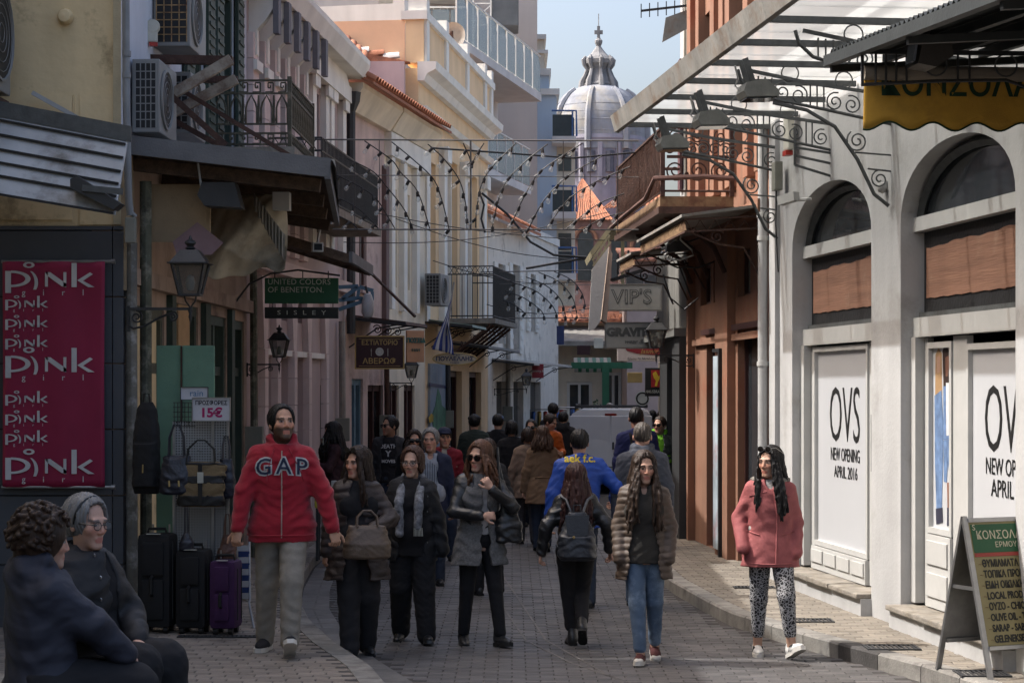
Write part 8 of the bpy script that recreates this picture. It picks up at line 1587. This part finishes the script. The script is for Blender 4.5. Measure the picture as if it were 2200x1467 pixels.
c=person('young woman in dusty pink jacket and patterned leggings at the sunny kerb',1655,16.05,dict(H=1.69,yaw=-6,hyaw=-34,hpitch=2,h=.0065,seed=20,skin=(.34,.2,.14),browc=(.012,.009,.008),feet=((.165,-.12,.03),(-.10,.12,0)),fpitch=(24,0),fyaw=(28,4),hands=((.20,-.07,.86),(-.22,-.09,.90)),epole=((.2,1,0),(-.45,1,0)),curl=(None,None),bw=1.04,hair=dict(mat=HK,vol=.016,len=.34,locks=70,front=.6,sway=.02),legs=dict(name='leggings',mat=M_leg,r=(.058,.042,.030),fold=.002,hem=.105),shoes=dict(mat=pmat('white_leather',(.48,.47,.45),.6,bump=.1),sole=white_rub,stripes=M_lblk,laces=white_rub),tops=(dict(name='blouse',mat=cloth('pale_lace',(.36,.35,.33),var=.4,scale=60),hem=.6,th=.012,sleeve=None),dict(name='pink_jacket',mat=cloth('dusty_pink',(.29,.085,.085),rough=.7),hem=.435,th=.034,flare=.25,vneck=.07,sleeve=(.046,.043,.037),cuff=1.06,collar=.045,fold=.0045,lam=(.05,.13)))))
specs_on(c,dark_lens,silver,up=True,big=1.15)
surf_line(c['pink_jacket'],[(.02,1.40),(.05,1.15),(.04,.76)],.008,c['pink_jacket'].data.materials[0],'placket',off=.001)
n=c['neck'];f=Field((n.x-.25,n.y-.15,n.z-.12),(n.x+.25,n.y+.22,n.z+.16),.008)
for i in range(14):a=-2.4+4.8*i/13;f.ell((n.x+.13*math.sin(a),n.y+.03+.11*math.cos(a),n.z+.03),(.034,.034,.028),.012)
rs=np.random.RandomState(3);x_,y_,z_=(f.o[k]+np.arange(f.n[k],dtype=np.float32)*f.h for k in range(3));f.a+=.008*np.sin(x_[:,None,None]*170)*np.sin(y_[None,:,None]*160)*np.sin(z_[None,None]*150+2*np.sin(x_[:,None,None]*60));f.build('fur_trim',pmat('grey_fur',(.2,.18,.155),.95,var=.6,scale=50,bump=.6,bscale=150),c['t'])
pj=c['pink_jacket'];pm_=pj.data.materials[0]
for sx in(-1,1):surf_line(pj,[(sx*.09,.99),(sx*.19,1.02)],.007,pm_,'pocket_flap',off=.001);surf_line(pj,[(sx*.03,1.34),(sx*.17,1.30)],.003,pm_,'yoke_seam',off=.001)
surf_line(pj,[(-.17,.765),(0,.76),(.17,.765)],.006,pm_,'hem_seam',off=.0)
# ---- the two women sitting at the near left
led=thing('stone_ledge','stone ledge under the two seated women at the lower left','ledge',(-1.95,9.2,0));MB().cbox(-1.2,.35,-.6,.45,0,.79,.02).build('block',M_stone,led)
knit=cloth('black_quilt',(.016,.016,.018),rough=.6)
c=person('grey haired woman with glasses and headband sitting with folded hands',182,9.3,dict(H=1.60,yaw=60,hyaw=-2,hpitch=6,h=.0055,seed=23,seat=True,hipz=.90,bw=1.1,bd=1.2,hs=1.02,skin=(.38,.225,.165),browc=(.12,.10,.09),kpole=(0,-1,.6),shw=1.05,feet=((.12,-.42,.45),(-.10,-.40,.45)),fyaw=(6,-6),hands=((.05,-.28,1.00),(-.07,-.28,.99)),epole=((1,.5,-.6),(-1,.5,-.6)),palm=((.3,-.2,1),(-.3,-.2,1)),hdir=((-.6,-.8,-.05),(.6,-.8,-.05)),curl=(.6,.6),hair=dict(mat=HG,vol=.02,hairline=.072,low=-.05,back=1),legs=dict(mat=blk,r=(.085,.07,.055),fold=.004),shoes=dict(mat=leather),tops=(dict(name='sweater',mat=blk2,hem=.49,th=.02,sleeve=None,bust=1,belly=1,collar=.06),dict(name='jacket',mat=knit,hem=.47,th=.035,open=(.06,.01),open_x=.03,sleeve=(.056,.052,.042),cuff=.93,collar=.05,fold=.007,belly=1,bust=1))))
specs_on(c,clear_lens,frame_blk,name='glasses')
hc,HM=c['hc'],c['HM'];MB().tube([tuple(hc+HM@Vector((.092*math.sin(a),-.01-.02*math.cos(a),.03+.095*math.cos(a)*1.0)))for a in[-1.9+3.8*i/20 for i in range(21)]],.007,6).build('headband',frame_blk,c['t'],True)
f=Field([q-.09 for q in(hc+HM@Vector((0,.135,.01)))],[q+.09 for q in(hc+HM@Vector((0,.135,.01)))],.006);f.ell(hc+HM@Vector((0,.135,.01)),(.05,.045,.05),0);x_,y_,z_=(f.o[k]+np.arange(f.n[k],dtype=np.float32)*f.h for k in range(3));f.a+=.004*np.sin(x_[:,None,None]*120+z_[None,None]*90)+.003*np.sin(y_[None,:,None]*150);f.build('hair_bun',MATS['hair_grey'],c['t'])
for k in range(4):z=1.40-k*.10;surf_line(c['jacket'],[(-.05-.01*k,z),(-.045-.01*k,z)],.009,silver,'snap_button',off=.002,n=2)
c=person('curly haired woman in a navy anorak sitting with her back half turned',88,8.7,dict(H=1.58,yaw=118,hyaw=-6,hpitch=4,h=.0055,seed=26,seat=True,hipz=.87,bw=1.1,bd=1.2,kpole=(0,-1,.6),shw=1.08,skin=(.34,.2,.145),feet=((.12,-.42,.40),(-.10,-.40,.40)),hands=((.02,-.42,.96),(-.06,-.40,.95)),epole=((1,.5,-.6),(-1,.5,-.6)),palm=((.3,-.2,1),(-.3,-.2,1)),curl=(.6,.6),hs=1.04,hair=dict(mat=('brown_curls',(.03,.017,.011)),kind='curly',vol=.034,hairline=.06,low=-.05,side=1,back=1),legs=dict(mat=blk,r=(.085,.07,.055),fold=.004),shoes=dict(mat=leather),tops=(dict(name='anorak',mat=cloth('navy_anorak',(.022,.024,.036),rough=.6),hem=.44,th=.045,sleeve=(.062,.058,.046),cuff=.9,hood=1,fold=.008,lam=(.06,.14),neckr=.07),)))
# ---- second row
def simple(label,px,Y,H,fem,top,hair,legs=djeans,yaw=0,hyaw=0,hpitch=0,z0=0.0,**k):
 sp=dict(H=H,fem=fem,yaw=yaw,hyaw=hyaw,hpitch=hpitch,h=k.pop('h',.010),seed=int(px)%97,hair=hair,legs=dict(mat=legs,r=k.pop('lr',(.062,.046,.038))),shoes=dict(mat=leather,sole=blk_rub),tops=top)
 sp.update(k);return person(label,px,Y,sp,z0)
short=lambda m,**k:dict(mat=m,vol=.010,hairline=.058,low=-.045,**k);lng=lambda m,l,n=40,**k:dict(mat=m,vol=.02,len=l,locks=n,**k)
nv=cloth('navy_jacket',(.018,.022,.045));stripe=cloth('striped_shirt',(.26,.28,.32));
c=simple('grey haired man in navy jacket and striped shirt walking behind the scarf',925,22.0,1.71,False,(dict(name='shirt',mat=stripe,hem=.50,th=.014,sleeve=None,vneck=.07,belly=1),dict(name='jacket',mat=nv,hem=.46,th=.03,open=(.09,.08),sleeve=(.044,.04,.033),cuff=.95,collar=.04)),dict(mat=HG,vol=.016,hairline=.056,low=-.045),skin=(.36,.2,.14),browc=(.1,.09,.085),bw=1.1,bd=1.15,feet=((.10,-.10,.0),(-.08,.30,.14)),fpitch=(0,-35),hyaw=-8)
for k in range(7):surf_line(c['shirt'],[(-.075+.025*k,1.36-.02*abs(k-3)),(-.08+.026*k,.92)],.0035,navy_l,'shirt_stripe',off=.0,n=10)
c=simple('man in sunglasses and dark jacket over a black printed tee looking left',838,27.0,1.77,False,(dict(name='tee_shirt',mat=blk,hem=.5,th=.014,sleeve=None),dict(name='jacket',mat=cloth('charcoal_jacket',(.03,.03,.033)),hem=.46,th=.03,open=(.11,.09),sleeve=(.046,.042,.035),collar=.04)),short(HK),hyaw=-42,hpitch=-2,yaw=-8,skin=(.3,.165,.105),bw=1.1,beard=.3);specs_on(c,dark_lens,frame_blk,big=1.1)
project_text('DEATH',.075,white_l,c['tee_shirt'],.0,1.37,off=.006,bold=.002);project_text('MOVES',.06,white_l,c['tee_shirt'],.0,1.17,off=.006,bold=.002);project_text('Y',.11,white_l,c['tee_shirt'],.0,1.27,off=.006,bold=.004,name='print')
c=simple('dark haired woman in sunglasses peeking between two men',890,24.2,1.64,True,(dict(mat=blk,hem=.46,th=.025),),lng(HB,.12),hyaw=8);specs_on(c,dark_lens,frame_blk,big=1.3)
c=simple('person in dark cap and red jacket behind the grey haired man',955,25.0,1.66,False,(dict(name='scarf_top',mat=cloth('beige_scarf',(.28,.26,.22)),hem=.7,th=.02,sleeve=None,collar=.06),dict(mat=cloth('crimson_jacket',(.16,.012,.02)),hem=.46,th=.03,open=(.05,.03)),),short(HB),hyaw=10);hc,HM,hs=c['hc'],c['HM'],c['hs'];f=Field([q-.2 for q in hc],[q+.2 for q in hc],.01);f.ell(hc+HM@Vector((0,.015,.06)),(.092,.112,.07),0);f.ell(hc+HM@Vector((0,-.11,.055)),(.06,.06,.012),.01);f.build('cap',nv,c['t'])
c=simple('dark haired woman holding a phone by the pink pilasters',716,24.3,1.60,True,(dict(mat=cloth('plum_check',(.035,.016,.02),var=.5,scale=20),hem=.47,th=.028,sleeve=(.042,.038,.03),cuff=.95),),lng(HK,.26,55),yaw=-75,hpitch=12,z0=.13,hands=((.10,-.30,1.12),(-.08,-.33,1.13)),legs=blk)
ph_=thing('mobile_phone','white phone in the hand of the dark haired woman','phone',(wx(692,24.2),24.2,wz(952,24.2)),R(-60));MB().cbox(-.035,.035,-.005,.005,-.07,.07,.004).build('case',M_slet,ph_);MB().box(-.03,.03,-.007,-.0052,-.06,.06).build('screen',dark_lens,ph_)
c=simple('short dark haired woman partly hidden behind the cardigan woman',1048,20.8,1.63,True,(dict(mat=cloth('black_quilted',(.02,.02,.022)),hem=.44,th=.03,sleeve=(.048,.044,.036),quilt=(.008,.06)),),short(HB,back=1,side=1),yaw=200,legs=blk)
c=simple('man in flat cap and dark green coat seen from behind',1019,31.5,1.73,False,(dict(mat=cloth('bottle_green',(.022,.03,.024)),hem=.40,th=.045,sleeve=(.052,.048,.04),collar=.05),),short(HK),yaw=180,bw=1.25,bd=1.2,legs=blk);hc=c['hc'];f=Field([q-.2 for q in hc],[q+.2 for q in hc],.012);f.ell(hc+Vector((0,.0,.07)),(.105,.125,.055),0);f.build('flat_cap',blk,c['t'])
c=simple('man in blue baseball cap and black jacket seen from behind',1070,32.0,1.73,False,(dict(mat=blk,hem=.46,th=.03),),short(HK),yaw=172,legs=djeans);hc=c['hc'];f=Field([q-.2 for q in hc],[q+.2 for q in hc],.012);f.ell(hc+Vector((0,.0,.055)),(.098,.118,.075),0);f.build('cap',cloth('denim_cap',(.05,.08,.15)),c['t'])
simple('woman in long black coat seen from behind near the blue cap',1099,29.5,1.67,True,(dict(mat=blk2,hem=.22,th=.04,flare=.15,sleeve=(.05,.046,.038)),),short(HK,back=1,side=1),yaw=185,legs=blk,bw=1.15,bd=1.1)
c=simple('man in sunglasses and pale hoodie with backpack straps coming our way',1141,31.0,1.66,False,(dict(mat=cloth('pale_hoodie',(.16,.18,.22)),hem=.47,th=.03,hood=1),),short(HK),hyaw=-5,beard=.8,skin=(.3,.16,.1));specs_on(c,dark_lens,frame_blk,big=1.2)
simple('man in orange jacket bending his head down',1176,32.5,1.72,False,(dict(mat=cloth('orange_jacket',(.42,.085,.012),rough=.6),hem=.46,th=.04,sleeve=(.05,.046,.038),collar=.06),),short(HB),yaw=30,hyaw=35,hpitch=22,lean=-.12,bw=1.15,bd=1.15,hands=((.1,-.3,1.1),(-.1,-.3,1.12)))
c=simple('tall dark figure in a hat at the far left shops',1188,37.5,1.86,False,(dict(mat=blk,hem=.42,th=.04,sleeve=(.05,.046,.038)),),short(HK),yaw=190,legs=blk,h=.012);hc=c['hc'];f=Field([q-.2 for q in hc],[q+.2 for q in hc],.012);f.ell(hc+Vector((0,.0,.05)),(.10,.12,.08),0);f.build('knit_hat',blk,c['t'])
simple('dark coated person left of the van roof',1210,36.0,1.72,False,(dict(mat=blk2,hem=.36,th=.045,hood=1,sleeve=(.052,.048,.04)),),short(HK),yaw=170,legs=blk,h=.012)
tan=cloth('tan_suede',(.17,.105,.062),rough=.9)
simple('person in pale tan coat behind the brown coat woman',1133,27.6,1.60,True,(dict(mat=cloth('pale_tan',(.22,.15,.105)),hem=.40,th=.035,flare=.15,sleeve=(.046,.042,.036)),),short(HB,back=1,side=1),yaw=188,legs=cloth('grey_trouser',(.05,.05,.055)))
c=simple('woman in brown belted coat and jeans walking away',1165,26.4,1.64,True,(dict(mat=tan,hem=.385,th=.036,flare=.2,sleeve=(.048,.044,.036),p=2.5),),dict(mat=('bob_brown',(.05,.026,.015)),vol=.022,len=.10,locks=50,front=.1),yaw=182,legs=djeans,feet=((.06,-.04,.0),(-.05,.18,.04)),fpitch=(0,-25));surf_line(c['jacket'],[(-.10,.98),(.10,.98)],.012,tan,'half_belt',ydir=1,off=.002)
bl=cloth('royal_blue',(.012,.055,.30),rough=.55,spec=.4)
c=simple('man in bright blue aek f.c. jacket seen from behind',1245,19.7,1.75,False,(dict(mat=bl,hem=.45,th=.04,sleeve=(.052,.048,.038),collar=.055,fold=.006,p=2.5),),short(HK),yaw=181,h=.008,bw=1.18,bd=1.15,shw=1.1,hands=((.30,.05,.82),(-.36,-.2,1.05)),legs=djeans)
project_text('aek f.c.',.105,yel_l,c['jacket'],.0,1.47,ydir=1,off=.006,bold=.003,sx=1.05)
for sx in(-1,1):surf_line(c['jacket'],[(0,1.575),(sx*.14,1.54),(sx*.235,1.47)],.017,cloth('charcoal_stripe',(.02,.022,.03)),'shoulder_band',ydir=1,off=-.008)
c=simple('tall man in navy jacket with a dark strap across his back',1368,25.5,1.91,False,(dict(mat=cloth('navy_blue',(.014,.018,.07)),hem=.45,th=.04,sleeve=(.052,.048,.038),collar=.045),),dict(mat=HK,vol=.004,hairline=.075,low=-.03),yaw=195,hyaw=-25,skin=(.2,.10,.07),bw=1.12,shw=1.08);surf_line(c['jacket'],[(.12,1.58),(.10,1.3),(.06,1.0)],.02,blk,'strap',ydir=1,off=.0)
c=simple('man with cropped hair and grey hooded jacket seen from behind',1380,19.7,1.82,False,(dict(mat=cloth('slate_jacket',(.05,.055,.07)),hem=.44,th=.04,hood=1,sleeve=(.052,.048,.038)),),dict(mat=('cropped',(.06,.05,.042)),vol=.004,hairline=.06,low=-.05),yaw=178,h=.008,bw=1.12,bd=1.1,shw=1.06,skin=(.38,.21,.15),legs=jeans)
c=simple('man in sunglasses with lime green hood beside the grey shopfront',1417,30.0,1.72,False,(dict(mat=cloth('lime_hood',(.16,.42,.03)),hem=.6,th=.03,hood=1,sleeve=None),dict(mat=cloth('camo_grey',(.06,.065,.06),var=.6,scale=20),hem=.45,th=.045,open=(.05,.05)),),short(HB),hyaw=-30,skin=(.36,.2,.14));specs_on(c,dark_lens,frame_blk,big=1.2)
simple('far person in pale hat behind the van roof',1310,47.0,1.78,False,(dict(mat=cloth('far_beige',(.15,.13,.11)),hem=.45,th=.03),),short(HG),h=.014);simple('far woman in blue at the right edge of the street',1402,43.0,1.66,True,(dict(mat=cloth('far_blue',(.02,.04,.12)),hem=.45,th=.03),),short(HK,back=1,side=1),h=.014,yaw=170);simple('far woman in dark plum at the right edge of the street',1421,41.0,1.66,True,(dict(mat=cloth('far_plum',(.05,.02,.035)),hem=.45,th=.03),),lng(HB,.15,20),h=.014)
